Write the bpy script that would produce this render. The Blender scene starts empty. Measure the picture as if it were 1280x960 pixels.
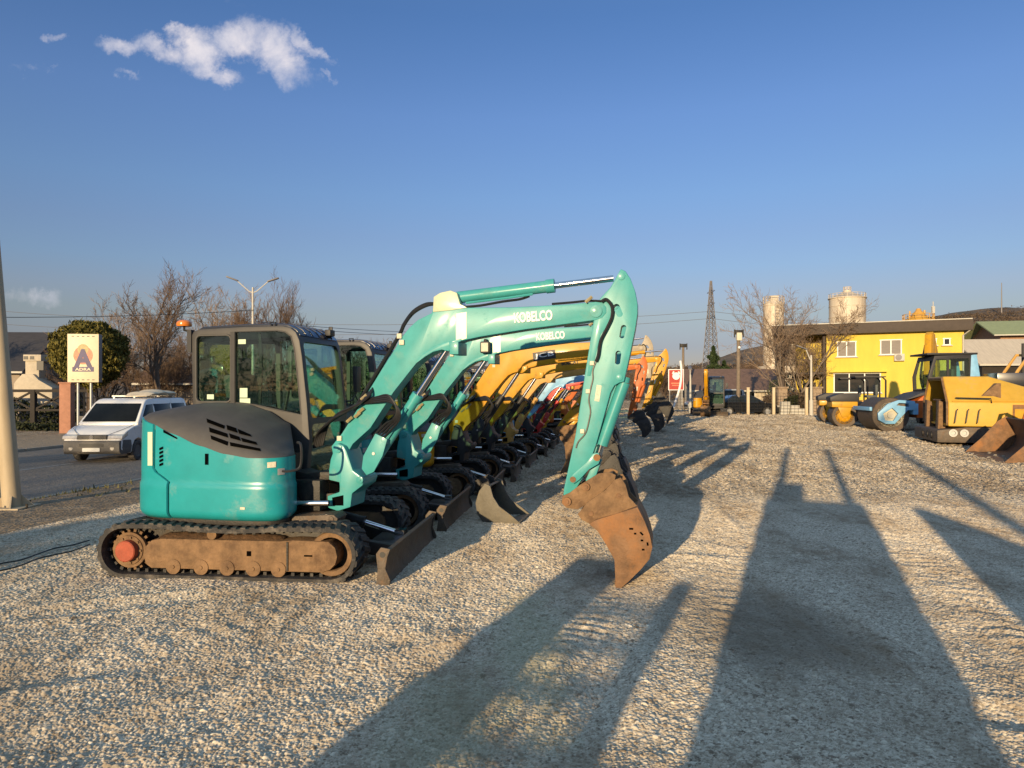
import bpy, bmesh, math, random
import numpy as np
from mathutils import Vector, Matrix
from mathutils.bvhtree import BVHTree

R = math.radians
S = bpy.context.scene
COL = S.collection
random.seed(7)

# ------------------------------------------------------------------ camera
F, HY, CH = 888.0, 488.0, 1.75            # focal length (px of the 1280 wide photo), horizon row, eye height
cam_d = bpy.data.cameras.new('camera')
cam = bpy.data.objects.new('camera', cam_d); COL.objects.link(cam)
cam.location = (0, 0, CH); cam.rotation_euler = (R(90), 0, 0)
cam_d.sensor_width = 36; cam_d.lens = 36 * F / 1280
cam_d.shift_y = (HY - 480) / 1280
cam_d.clip_start = .05; cam_d.clip_end = 4000
S.camera = cam

def W(px, py, Y):
    return Vector(((px - 640) / F * Y, Y, CH - (py - HY) / F * Y))

# ------------------------------------------------------------------ materials
def nd(t, kind, **kw):
    n = t.nodes.new(kind)
    for k, v in kw.items(): setattr(n, k, v)
    return n

def mat(name, col, rough=.5, metal=0, var=.18, vs=6, dirt=None, damt=.5, ds=3, bump=0, bs=60, coat=0, spec=.5, coords='Object', streak=None, facet=0):
    m = bpy.data.materials.new(name); m.use_nodes = True
    t = m.node_tree; b = t.nodes['Principled BSDF']
    tc = nd(t, 'ShaderNodeTexCoord')
    src = tc.outputs[coords]
    if streak:
        mp = nd(t, 'ShaderNodeMapping'); mp.inputs['Scale'].default_value = streak
        t.links.new(src, mp.inputs[0]); src = mp.outputs[0]
    n1 = nd(t, 'ShaderNodeTexNoise'); n1.inputs['Scale'].default_value = vs; n1.inputs['Detail'].default_value = 6; n1.inputs['Roughness'].default_value = .65
    t.links.new(src, n1.inputs['Vector'])
    r1 = nd(t, 'ShaderNodeMapRange'); r1.inputs[1].default_value = .3; r1.inputs[2].default_value = .7
    r1.inputs[3].default_value = 1 - var; r1.inputs[4].default_value = 1 + var
    t.links.new(n1.outputs[0], r1.inputs[0])
    mx = nd(t, 'ShaderNodeMix', data_type='RGBA', blend_type='MULTIPLY'); mx.inputs[0].default_value = 1
    mx.inputs[6].default_value = (*col, 1); t.links.new(r1.outputs[0], mx.inputs[7])
    c = mx.outputs[2]
    b.inputs['Roughness'].default_value = rough; b.inputs['Metallic'].default_value = metal
    b.inputs['Specular IOR Level'].default_value = spec
    if coat:
        b.inputs['Coat Weight'].default_value = coat; b.inputs['Coat Roughness'].default_value = .12
    if dirt:
        n2 = nd(t, 'ShaderNodeTexNoise'); n2.inputs['Scale'].default_value = ds; n2.inputs['Detail'].default_value = 9; n2.inputs['Roughness'].default_value = .7
        t.links.new(src, n2.inputs['Vector'])
        r2 = nd(t, 'ShaderNodeMapRange'); r2.inputs[1].default_value = .66 - .3 * damt; r2.inputs[2].default_value = .82 - .25 * damt
        t.links.new(n2.outputs[0], r2.inputs[0])
        m2 = nd(t, 'ShaderNodeMix', data_type='RGBA'); t.links.new(r2.outputs[0], m2.inputs[0])
        t.links.new(c, m2.inputs[6]); m2.inputs[7].default_value = (*dirt, 1); c = m2.outputs[2]
        r3 = nd(t, 'ShaderNodeMapRange'); r3.inputs[3].default_value = rough; r3.inputs[4].default_value = max(rough, .8)
        t.links.new(r2.outputs[0], r3.inputs[0]); t.links.new(r3.outputs[0], b.inputs['Roughness'])
    t.links.new(c, b.inputs['Base Color'])
    if bump:
        n3 = nd(t, 'ShaderNodeTexNoise'); n3.inputs['Scale'].default_value = bs; n3.inputs['Detail'].default_value = 5
        t.links.new(src, n3.inputs['Vector'])
        bp = nd(t, 'ShaderNodeBump'); bp.inputs['Strength'].default_value = bump; bp.inputs['Distance'].default_value = .02
        t.links.new(n3.outputs[0], bp.inputs['Height']); t.links.new(bp.outputs[0], b.inputs['Normal'])
    if facet:       # coarse aggregate: every grain leans its own way
        vo = nd(t, 'ShaderNodeTexVoronoi'); vo.inputs['Scale'].default_value = 55; t.links.new(tc.outputs['Object'], vo.inputs['Vector'])
        va = nd(t, 'ShaderNodeVectorMath', operation='SUBTRACT'); t.links.new(vo.outputs['Color'], va.inputs[0]); va.inputs[1].default_value = (.5, .5, .5)
        vb = nd(t, 'ShaderNodeVectorMath', operation='MULTIPLY'); t.links.new(va.outputs[0], vb.inputs[0]); vb.inputs[1].default_value = (facet, facet, facet * .3)
        ge = nd(t, 'ShaderNodeNewGeometry'); vc = nd(t, 'ShaderNodeVectorMath', operation='ADD'); t.links.new(vb.outputs[0], vc.inputs[0]); t.links.new(ge.outputs['Normal'], vc.inputs[1])
        vn = nd(t, 'ShaderNodeVectorMath', operation='NORMALIZE'); t.links.new(vc.outputs[0], vn.inputs[0]); t.links.new(vn.outputs[0], b.inputs['Normal'])
    return m

def glass(name, tint, refl=1.0):
    m = bpy.data.materials.new(name); m.use_nodes = True
    t = m.node_tree; t.nodes.remove(t.nodes['Principled BSDF']); out = t.nodes['Material Output']
    tr = nd(t, 'ShaderNodeBsdfTransparent'); tr.inputs[0].default_value = (*tint, 1)
    gl = nd(t, 'ShaderNodeBsdfGlossy'); gl.inputs['Roughness'].default_value = .02; gl.inputs[0].default_value = (.95, .97, .95, 1)
    fr = nd(t, 'ShaderNodeFresnel'); fr.inputs[0].default_value = 1.5
    mm = nd(t, 'ShaderNodeMath', operation='MULTIPLY_ADD'); mm.inputs[1].default_value = refl; mm.inputs[2].default_value = .03
    mm.use_clamp = True
    t.links.new(fr.outputs[0], mm.inputs[0])
    ms = nd(t, 'ShaderNodeMixShader'); t.links.new(mm.outputs[0], ms.inputs[0]); t.links.new(tr.outputs[0], ms.inputs[1]); t.links.new(gl.outputs[0], ms.inputs[2])
    t.links.new(ms.outputs[0], out.inputs[0])
    return m

DUST = (.30, .22, .13)
M = {}
M['teal'] = mat('teal_paint', (.017, .305, .335), .3, 0, .09, 4, (.12, .28, .27), .32, 2.6, coat=.22)
M['teal_boom'] = mat('faded_teal_paint', (.058, .34, .335), .38, 0, .10, 6, (.14, .34, .31), .3, 4, coat=.10, spec=.3)
M['yellow'] = mat('yellow_paint', (.56, .275, .008), .42, 0, .10, 5, (.30, .17, .05), .25, 3, coat=.05, spec=.3)
M['yellow2'] = mat('golden_paint', (.54, .285, .014), .45, 0, .12, 5, (.28, .17, .06), .3, 3, coat=.05, spec=.3)
M['lemon'] = mat('faded_yellow_paint', (.60, .36, .04), .5, 0, .12, 3, (.45, .32, .12), .38, 3)
M['apricot'] = mat('faded_orange_paint', (.56, .31, .07), .5, 0, .12, 5, (.4, .26, .12), .3, 3)
M['orange'] = mat('orange_paint', (.48, .115, .02), .45, 0, .12, 5, (.3, .12, .05), .3, 3, spec=.3)
M['blue'] = mat('light_blue_paint', (.20, .44, .66), .42, 0, .12, 5, (.25, .3, .32), .3, 3)
M['red'] = mat('red_paint', (.50, .03, .025), .4, 0, .12, 5, (.25, .1, .06), .25, 3)
M['beige'] = mat('grey_beige_paint', (.33, .28, .20), .5, 0, .15, 5, (.2, .15, .1), .3, 3)
M['black'] = mat('black_plastic', (.022, .022, .024), .55, 0, .2, 10)
M['hood'] = mat('charcoal_hood', (.066, .064, .062), .65, 0, .12, 8, (.10, .095, .085), .3, 4, bump=.08, bs=220)
M['frame'] = mat('grey_cab_frame', (.052, .050, .047), .5, 0, .12, 8, (.10, .09, .07), .2, 5)
M['roof'] = mat('dark_roof_panel', (.02, .024, .035), .25, 0, .1, 8, coat=.5)
M['dark'] = mat('dark_grease_steel', (.028, .026, .023), .55, .2, .3, 9, (.09, .065, .04), .4, 6, bump=.2)
M['rubber'] = mat('dusty_rubber', (.032, .031, .031), .75, 0, .2, 9, (.16, .14, .115), .55, 7, bump=.3, bs=70)
M['rust'] = mat('rusty_steel', (.195, .105, .050), .7, .1, .4, 6, (.34, .15, .05), .6, 2.8, bump=.35, bs=45)
M['mud'] = mat('mud_coated_steel', (.21, .125, .062), .85, 0, .35, 9, (.10, .055, .028), .5, 5, bump=.4, bs=40)
M['bladem'] = mat('worn_blade_steel', (.10, .078, .058), .6, .3, .3, 9, (.20, .12, .065), .45, 5, bump=.25, bs=50)
M['redcap'] = mat('faded_red_cap', (.36, .075, .035), .7, 0, .2, 12, (.25, .12, .06), .3, 8, bump=.2)
M['chrome'] = mat('chromed_rod', (.75, .75, .76), .12, 1, .03, 6)
M['hose'] = mat('hydraulic_hose', (.016, .016, .017), .42, 0, .15, 20)
M['white'] = mat('white_lettering', (.82, .82, .80), .5, 0, .04, 20)
M['letterblack'] = mat('black_lettering', (.02, .02, .02), .5, 0, .04, 20)
M['sticker'] = mat('pale_label', (.55, .68, .50), .6, 0, .05, 20)
M['label'] = mat('cream_label', (.62, .58, .44), .6, 0, .2, 60)
M['brass'] = mat('brass_fitting', (.62, .50, .26), .4, .6, .2, 20)
M['pale'] = mat('pale_green_paint', (.60, .62, .42), .3, 0, .12, 9, (.35, .55, .40), .35, 6, coat=.5)
M['seat'] = mat('grey_seat_vinyl', (.06, .075, .075), .6, 0, .15, 12)
M['amber'] = mat('amber_lens', (.70, .20, .02), .25, 0, .1, 10, coat=.4)
M['glass'] = glass('tinted_cab_glass', (.76, .90, .83), .45)
M['carglass'] = glass('dark_car_glass', (.10, .13, .14), 1.7)
M['winglass'] = mat('window_glass', (.02, .026, .03), .06, 0, .15, .8, spec=.25)
M['steel'] = mat('galvanised_steel', (.42, .42, .41), .45, .4, .12, 8)
M['grey'] = mat('grey_bucket_steel', (.14, .125, .095), .6, .2, .25, 6, (.22, .17, .10), .4, 4, bump=.2)
M['vanglass'] = mat('dark_windscreen', (.010, .012, .014), .12, 0, .3, 2, spec=.12)
M['soil'] = mat('packed_soil', (.105, .058, .028), .95, 0, .4, 14, bump=.8, bs=30)
M['greenmark'] = mat('green_mark', (.25, .55, .10), .6)
M['skyblue_smear'] = mat('chalky_blue_smear', (.30, .36, .44), .7, 0, .3, 20)

# ------------------------------------------------------------------ object helpers
def tag(o, label=None, cat=None, group=None, kind=None):
    if label: o['label'] = label
    if cat: o['category'] = cat
    if group: o['group'] = group
    if kind: o['kind'] = kind
    return o

def empty(name, loc=(0, 0, 0), rz=0, sc=1, label=None, cat=None, group=None):
    o = bpy.data.objects.new(name, None); COL.objects.link(o)
    o.empty_display_size = .2
    o.location = loc; o.rotation_euler = (0, 0, rz); o.scale = (sc, sc, sc)
    return tag(o, label, cat, group)

def kids(o): return [c for c in COL.objects if c.parent == o]

def copy_tree(o, parent=None):
    c = o.copy(); COL.objects.link(c)
    if parent is not None: c.parent = parent
    for ch in list(o.children): copy_tree(ch, c)
    return c

def frame_of(d):
    d = Vector(d).normalized()
    up = Vector((0, 0, 1)) if abs(d.z) < .95 else Vector((1, 0, 0))
    a = d.cross(up).normalized(); b = a.cross(d).normalized()
    return d, a, b

class MB:
    def __init__(s): s.v = []; s.f = []; s.m = []
    def add(s, vs, fs, mi=0):
        o = len(s.v); s.v += [tuple(v) for v in vs]; s.f += [tuple(i + o for i in f) for f in fs]; s.m += [mi] * len(fs); return s
    def box(s, c, d, rot=None, mi=0, top=1.0):
        vs = []
        for z in (-1, 1):
            k = top if z > 0 else 1
            for x, y in ((-1, -1), (1, -1), (1, 1), (-1, 1)):
                v = Vector((x * d[0] / 2 * k, y * d[1] / 2 * k, z * d[2] / 2))
                if rot is not None: v = rot @ v
                vs.append(v + Vector(c))
        return s.add(vs, [(3, 2, 1, 0), (4, 5, 6, 7), (0, 1, 5, 4), (1, 2, 6, 5), (2, 3, 7, 6), (3, 0, 4, 7)], mi)
    def bar(s, p0, p1, w, h, mi=0):
        p0 = Vector(p0); p1 = Vector(p1); d, a, b = frame_of(p1 - p0)
        vs = [p + a * x * w / 2 + b * y * h / 2 for p in (p0, p1) for x, y in ((-1, -1), (1, -1), (1, 1), (-1, 1))]
        return s.add(vs, [(3, 2, 1, 0), (4, 5, 6, 7), (0, 1, 5, 4), (1, 2, 6, 5), (2, 3, 7, 6), (3, 0, 4, 7)], mi)
    def prism(s, pts, y0, y1, mi=0, ax='y'):
        n = len(pts)
        def P(a, b, y): return (a, y, b) if ax == 'y' else ((y, a, b) if ax == 'x' else (a, b, y))
        f0 = y0 if callable(y0) else (lambda a, b: y0)
        f1 = y1 if callable(y1) else (lambda a, b: y1)
        vs = [P(a, b, f0(a, b)) for a, b in pts] + [P(a, b, f1(a, b)) for a, b in pts]
        fs = [tuple(range(n)), tuple(range(2 * n - 1, n - 1, -1))] + [(i, i + n, (i + 1) % n + n, (i + 1) % n) for i in range(n)]
        return s.add(vs, fs, mi)
    def cyl(s, p0, p1, r0, r1=None, n=16, mi=0, cap=True):
        r1 = r0 if r1 is None else r1
        p0 = Vector(p0); p1 = Vector(p1); d, a, b = frame_of(p1 - p0)
        vs = []
        for p, r in ((p0, r0), (p1, r1)):
            for i in range(n):
                t = 2 * math.pi * i / n; vs.append(p + a * math.cos(t) * r + b * math.sin(t) * r)
        fs = [(i, (i + 1) % n, (i + 1) % n + n, i + n) for i in range(n)]
        if cap: fs += [tuple(range(n - 1, -1, -1)), tuple(range(n, 2 * n))]
        return s.add(vs, fs, mi)
    def lathe(s, p, d, prof, n=24, mi=0, cap=True):
        p = Vector(p); d, a, b = frame_of(d); vs = []; k = len(prof)
        for t, r in prof:
            for i in range(n):
                q = 2 * math.pi * i / n; vs.append(p + d * t + a * math.cos(q) * r + b * math.sin(q) * r)
        fs = [(j * n + i, j * n + (i + 1) % n, (j + 1) * n + (i + 1) % n, (j + 1) * n + i) for j in range(k - 1) for i in range(n)]
        if cap: fs += [tuple(range(n - 1, -1, -1)), tuple(range((k - 1) * n, k * n))]
        return s.add(vs, fs, mi)
    def tube(s, pts, r, n=7, r1=None, mi=0, smooth=0):
        pts = [Vector(p) for p in pts]
        if smooth:
            out = []
            for i in range(len(pts) - 1):
                a = pts[max(i - 1, 0)]; b = pts[i]; c = pts[i + 1]; d = pts[min(i + 2, len(pts) - 1)]
                for k in range(smooth):
                    t = k / smooth
                    out.append(.5 * ((2 * b) + (c - a) * t + (2 * a - 5 * b + 4 * c - d) * t * t + (3 * b - a - 3 * c + d) * t ** 3))
            out.append(pts[-1]); pts = out
        k = len(pts); vs = []
        d, a, b = frame_of(pts[1] - pts[0])
        for j, p in enumerate(pts):
            dd = (pts[min(j + 1, k - 1)] - pts[max(j - 1, 0)])
            if dd.length > 1e-9:
                dd.normalize(); a = (a - dd * a.dot(dd))
                a = a.normalized() if a.length > 1e-6 else frame_of(dd)[1]
                b = a.cross(dd)
            rr = r if r1 is None else r + (r1 - r) * j / (k - 1)
            for i in range(n):
                q = 2 * math.pi * i / n; vs.append(p + a * math.cos(q) * rr + b * math.sin(q) * rr)
        fs = [(j * n + i, j * n + (i + 1) % n, (j + 1) * n + (i + 1) % n, (j + 1) * n + i) for j in range(k - 1) for i in range(n)]
        fs += [tuple(range(n - 1, -1, -1)), tuple(range((k - 1) * n, k * n))]
        return s.add(vs, fs, mi)
    def sphere(s, c, r, n=16, m=10, mi=0):
        r = (r, r, r) if not hasattr(r, '__len__') else r
        vs = []; fs = []
        for j in range(1, m):
            for i in range(n):
                a = math.pi * j / m; q = 2 * math.pi * i / n
                vs.append((c[0] + r[0] * math.sin(a) * math.cos(q), c[1] + r[1] * math.sin(a) * math.sin(q), c[2] + r[2] * math.cos(a)))
        vs += [(c[0], c[1], c[2] + r[2]), (c[0], c[1], c[2] - r[2])]; T = len(vs) - 2
        for j in range(m - 2):
            for i in range(n): fs.append((j * n + i, (j + 1) * n + i, (j + 1) * n + (i + 1) % n, j * n + (i + 1) % n))
        for i in range(n):
            fs.append((T, i, (i + 1) % n)); fs.append((T + 1, (m - 2) * n + (i + 1) % n, (m - 2) * n + i))
        return s.add(vs, fs, mi)
    def grid(s, P, mi=0, closed=False):
        nj = len(P); ni = len(P[0])
        vs = [p for row in P for p in row]
        fs = [(j * ni + i, j * ni + (i + 1) % ni, (j + 1) * ni + (i + 1) % ni, (j + 1) * ni + i) for j in range(nj - 1) for i in range(ni if closed else ni - 1)]
        return s.add(vs, fs, mi)
    def build(s, name, mats, parent=None, bevel=0, seg=2, ang=35, xf=None, rz=0, flat=False, fix=True):
        vs = s.v if xf is None else [xf(v) for v in s.v]
        me = bpy.data.meshes.new(name); me.from_pydata([tuple(v) for v in vs], [], s.f)
        mats = mats if isinstance(mats, (list, tuple)) else [mats]
        for m in mats: me.materials.append(M[m] if isinstance(m, str) else m)
        me.polygons.foreach_set('material_index', s.m)
        if bevel or fix:
            bm = bmesh.new(); bm.from_mesh(me)
            if fix: bmesh.ops.recalc_face_normals(bm, faces=bm.faces)
            if bevel:
                ed = [e for e in bm.edges if len(e.link_faces) == 2 and e.calc_face_angle(0) > .6]
                bmesh.ops.bevel(bm, geom=ed, offset=bevel, segments=seg, affect='EDGES', profile=.6, clamp_overlap=True)
            bm.to_mesh(me); bm.free()
        if not flat:
            me.polygons.foreach_set('use_smooth', [True] * len(me.polygons)); me.set_sharp_from_angle(angle=R(ang))
        me.update()
        o = bpy.data.objects.new(name, me); COL.objects.link(o)
        if parent is not None: o.parent = parent
        o.rotation_euler = (0, 0, rz)
        return o

def cut(o, cutters, delete=True):
    """subtract mesh builders from an object's mesh (real openings)."""
    tmp = []
    for c in cutters:
        k = c.build('cutter', o.data.materials[0], None, flat=True)
        k.matrix_world = Matrix.Identity(4)
        md = o.modifiers.new('b', 'BOOLEAN'); md.object = k; md.operation = 'DIFFERENCE'; md.solver = 'EXACT'
        tmp.append(k)
    par, rz = o.parent, o.rotation_euler.copy(); o.parent = None; o.rotation_euler = (0, 0, 0)
    bpy.context.view_layer.update()
    dg = bpy.context.evaluated_depsgraph_get()
    me = bpy.data.meshes.new_from_object(o.evaluated_get(dg))
    o.modifiers.clear(); old = o.data; nm = old.name
    o.data = me; bpy.data.meshes.remove(old); me.name = nm
    o.parent = par; o.rotation_euler = rz
    for k in tmp:
        d = k.data; bpy.data.objects.remove(k); bpy.data.meshes.remove(d)
    me.polygons.foreach_set('use_smooth', [True] * len(me.polygons)); me.set_sharp_from_angle(angle=R(35))
    return o

_tcache = {}
def text_mesh(body, extrude=.01, bold=.0, shear=0):
    key = (body, extrude, bold, shear)
    if key not in _tcache:
        cu = bpy.data.curves.new('t', 'FONT'); cu.body = body; cu.extrude = extrude; cu.offset = bold; cu.resolution_u = 3; cu.shear = shear
        o = bpy.data.objects.new('t', cu); COL.objects.link(o)
        bpy.context.view_layer.update()
        me = bpy.data.meshes.new_from_object(o.evaluated_get(bpy.context.evaluated_depsgraph_get()))
        bpy.data.objects.remove(o); bpy.data.curves.remove(cu)
        xs = [v.co.x for v in me.vertices]; ys = [v.co.y for v in me.vertices]
        _tcache[key] = (me, min(xs), max(xs), min(ys), max(ys))
    return _tcache[key]

def lettering(name, body, p0, ex, ey, w, h, material, parent, rz=0, bold=.02, thick=.004, shear=0):
    """letters filling a w by h box whose lower left corner is p0, along unit vectors ex, ey."""
    me, x0, x1, y0, y1 = text_mesh(body, .01, bold, shear)
    me = me.copy(); me.name = name; me.materials.clear(); me.materials.append(M[material] if isinstance(material, str) else material)
    ex = Vector(ex).normalized(); ey = Vector(ey).normalized(); ez = ex.cross(ey)
    for v in me.vertices:
        c = v.co
        v.co = Vector(p0) + ex * ((c.x - x0) / (x1 - x0) * w) + ey * ((c.y - y0) / (y1 - y0) * h) + ez * (c.z / .01 * thick)
    o = bpy.data.objects.new(name, me); COL.objects.link(o); o.parent = parent; o.rotation_euler = (0, 0, rz)
    return o
M['void'] = mat('dark_opening', (.003, .003, .003), .9, 0, .05, 5, spec=0)
# ------------------------------------------------------------------ mini excavator
O1 = (-2.51, 7.42); UA = R(12); UH = R(6)
_c, _s = math.cos(UA), math.sin(UA)
def U(px, py, y0=-.2):
    """a point of the photo on the plane y = y0 of the first machine's upper body -> local (x, z), metres."""
    k = (px - 640) / F
    x = (k * (O1[1] + y0 * _c) - O1[0] - y0 * _s) / (_c + k * _s)
    Y = O1[1] - x * _s + y0 * _c
    return (x, CH - (py - HY) / F * Y)
def UL(l, y0=-.2): return [U(a, b, y0) for a, b in l]
def U3(px, py, y): x, z = U(px, py, y); return (x, y, z)
def ray_local(px, py):
    d = Vector(((px - 640) / F, 1, (HY - py) / F))
    o = Vector((-O1[0], -O1[1], CH))
    f = lambda v: Vector((v.x * _c - v.y * _s, v.x * _s + v.y * _c, v.z))
    return f(o), f(d)

BOOM = [(414, 558), (427, 542), (440, 522), (472, 470), (504, 419), (512, 409), (522, 400), (540, 391), (541, 384), (542, 371), (550, 366.5), (563, 363.5), (570, 366), (573, 372), (575, 380), (584, 384.5),
        (640, 384), (710, 380.5), (745, 377), (753, 378), (758, 384), (758, 391), (753, 397), (745, 400), (655, 412), (600, 421), (577, 426), (566, 431), (561, 438), (556, 439), (552, 435.5), (541, 438), (530, 444), (518, 457), (492, 490), (463, 535), (441, 555), (434, 567), (425, 572), (416, 568)]
ARM = [(776, 336), (782, 339), (788, 348), (794, 364), (797, 380), (797, 392), (794, 412), (787, 446), (780, 477), (774, 478.5), (768, 482), (763, 491), (757, 513), (745, 556), (733, 590), (719, 613), (709, 622), (704, 619), (705, 610), (719, 545), (731, 468), (742, 400), (744, 384), (750, 373), (763, 359)]
T_PIV = U(750, 389, -.2)
B_PIV = U(708, 627, -.25)

def perimeter():
    pts = [(.40, -.34), (.52, -.45), (.575, -.58), (.585, -.70), (.54, -.80), (.42, -.865), (.2, -.893), (-.2, -.9), (-.55, -.895), (-.76, -.865), (-.885, -.80), (-.975, -.68), (-1.035, -.5), (-1.07, -.25), (-1.08, 0), (-1.07, .25), (-1.03, .5), (-.95, .7), (-.8, .86), (-.55, .94), (-.2, .95)]
    P = [Vector((a, b, 0)) for a, b in pts]; out = []
    for i in range(len(P) - 1):
        a = P[max(i - 1, 0)]; b = P[i]; c = P[i + 1]; d = P[min(i + 2, len(P) - 1)]
        for k in range(8):
            t = k / 8
            out.append(.5 * ((2 * b) + (c - a) * t + (2 * a - 5 * b + 4 * c - d) * t * t + (3 * b - a - 3 * c + d) * t ** 3))
    out.append(P[-1]); return out
PER = perimeter()
PL = [0.0]
for i in range(1, len(PER)): PL.append(PL[-1] + (PER[i] - PER[i - 1]).length)
def per(s):
    s = min(max(s, 0), PL[-1] - 1e-6)
    for i in range(1, len(PL)):
        if PL[i] >= s:
            t = (s - PL[i - 1]) / (PL[i] - PL[i - 1]); p = PER[i - 1].lerp(PER[i], t)
            d = (PER[i] - PER[i - 1]).normalized(); return p, Vector((d.y, -d.x, 0)) * -1.0
def s_at_x(x):          # arclength on the right-hand side where the outline passes x
    for i in range(1, len(PER)):
        if PER[i - 1].x >= x > PER[i].x: return PL[i - 1] + (PER[i - 1].x - x) / (PER[i - 1].x - PER[i].x) * (PL[i] - PL[i - 1])
    return PL[-1]
def lerpt(x, tab):
    if x <= tab[0][0]: return tab[0][1]
    for (a, b), (c, d) in zip(tab, tab[1:]):
        if x <= c:
            t = (x - a) / (c - a); t = t * t * (3 - 2 * t) * .5 + t * .5
            return b + (d - b) * t
    return tab[-1][1]
_zt = [(-1.1, 1.50), (-.95, 1.49), (-.75, 1.44), (-.5, 1.345), (-.2, 1.235), (.05, 1.165), (.3, 1.13), (.5, 1.13), (.62, 1.135)]
_zh = [(-1.1, 1.53), (-.9, 1.58), (-.6, 1.625), (-.28, 1.61), (-.02, 1.54), (.2, 1.42), (.4, 1.28), (.5, 1.20), (.62, 1.15)]
def out_off(z):         # side bulge: tucked in at the bottom, a soft lip under the crease, plain above
    if z < .62: return -.10 * ((.62 - z) / .09) ** 2 * .8 + .012
    if z < .865: return .012
    if z < .89: return .012 * (.89 - z) / .025
    return -.02 * max(0, z - .95) ** 1.5

def side_grid(sa, sb, za, zb, ns, nz, off=0):
    rows = []
    for j in range(nz + 1):
        row = []
        for i in range(ns + 1):
            t = j / nz; u = i / ns
            z0 = za(u) if callable(za) else za
            a0 = sa(z0) if callable(sa) else sa
            s_ = None
            # iterate once, since the seam depends on z and the top on x
            z = z0
            for _ in range(3):
                a = sa(z) if callable(sa) else sa; b = sb(z) if callable(sb) else sb
                s_ = a + (b - a) * u; p, n = per(s_)
                z1 = zb(p.x) if callable(zb) else zb
                z = z0 + (z1 - z0) * t
            q = p - n * (out_off(z) + off) * -1
            row.append((q.x, q.y, z))
        rows.append(row)
    return rows

def solid_grid(mb, rows, thick=.02):
    """a shell of the grid with a turned-in edge, so panels read as having thickness."""
    nj, ni = len(rows), len(rows[0])
    cx = Vector((-.1, 0, 0))
    inner = []
    for r in rows:
        rr = []
        for p in r:
            v = Vector((p[0], p[1], 0)) - cx; v.normalize()
            rr.append((p[0] - v.x * thick, p[1] - v.y * thick, p[2]))
        inner.append(rr)
    mb.grid(rows); o = len(mb.v); mb.grid(inner)
    base = o - nj * ni
    def idx(j, i, k): return (o if k else base) + j * ni + i
    fs = []
    for i in range(ni - 1):
        fs += [(idx(0, i, 0), idx(0, i, 1), idx(0, i + 1, 1), idx(0, i + 1, 0)), (idx(nj - 1, i, 0), idx(nj - 1, i + 1, 0), idx(nj - 1, i + 1, 1), idx(nj - 1, i, 1))]
    for j in range(nj - 1):
        fs += [(idx(j, 0, 0), idx(j + 1, 0, 0), idx(j + 1, 0, 1), idx(j, 0, 1)), (idx(j, ni - 1, 0), idx(j, ni - 1, 1), idx(j + 1, ni - 1, 1), idx(j + 1, ni - 1, 0))]
    mb.f += fs; mb.m += [0] * len(fs)

_decals = {}
def decal(bvh, key, polys, lift=.010, n=6):
    """patches that follow a surface: each poly is four photo points on it."""
    if key in _decals: return _decals[key]
    mb = MB()
    for q in polys:
        P = []
        for j in range(n + 1):
            row = []
            for i in range(n + 1):
                u, v = i / n, j / n
                x = (q[0][0] * (1 - u) + q[1][0] * u) * (1 - v) + (q[3][0] * (1 - u) + q[2][0] * u) * v
                y = (q[0][1] * (1 - u) + q[1][1] * u) * (1 - v) + (q[3][1] * (1 - u) + q[2][1] * u) * v
                o, d = ray_local(x, y); h = bvh.ray_cast(o, d.normalized())
                row.append(None if h[0] is None else (h[0] - d.normalized() * lift))
            P.append(row)
        if any(p is None for r in P for p in r): continue
        mb.grid(P)
    _decals[key] = mb
    return mb

def belt_path(xr, xf, r, zc):
    pts = []
    n = 14
    L = xf - xr
    for i in range(25): t = i / 25; pts.append((xr + L * t, zc - r))
    for i in range(n): a = -math.pi / 2 + math.pi * i / n; pts.append((xf + r * math.cos(a), zc + r * math.sin(a)))
    for i in range(25): t = i / 25; pts.append((xf - L * t, zc + r - .016 * math.sin(math.pi * t) + .01 * math.sin(3 * math.pi * t)))
    for i in range(n): a = math.pi / 2 + math.pi * i / n; pts.append((xr + r * math.cos(a), zc + r * math.sin(a)))
    return pts

def resample(pts, step):
    P = pts + [pts[0]]; L = [0]
    for a, b in zip(P, P[1:]): L.append(L[-1] + math.hypot(b[0] - a[0], b[1] - a[1]))
    n = int(L[-1] / step); out = []; k = 0
    for i in range(n):
        s = L[-1] * i / n
        while L[k + 1] < s: k += 1
        t = (s - L[k]) / (L[k + 1] - L[k]); out.append((P[k][0] + (P[k + 1][0] - P[k][0]) * t, P[k][1] + (P[k + 1][1] - P[k][1]) * t))
    return out

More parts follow.
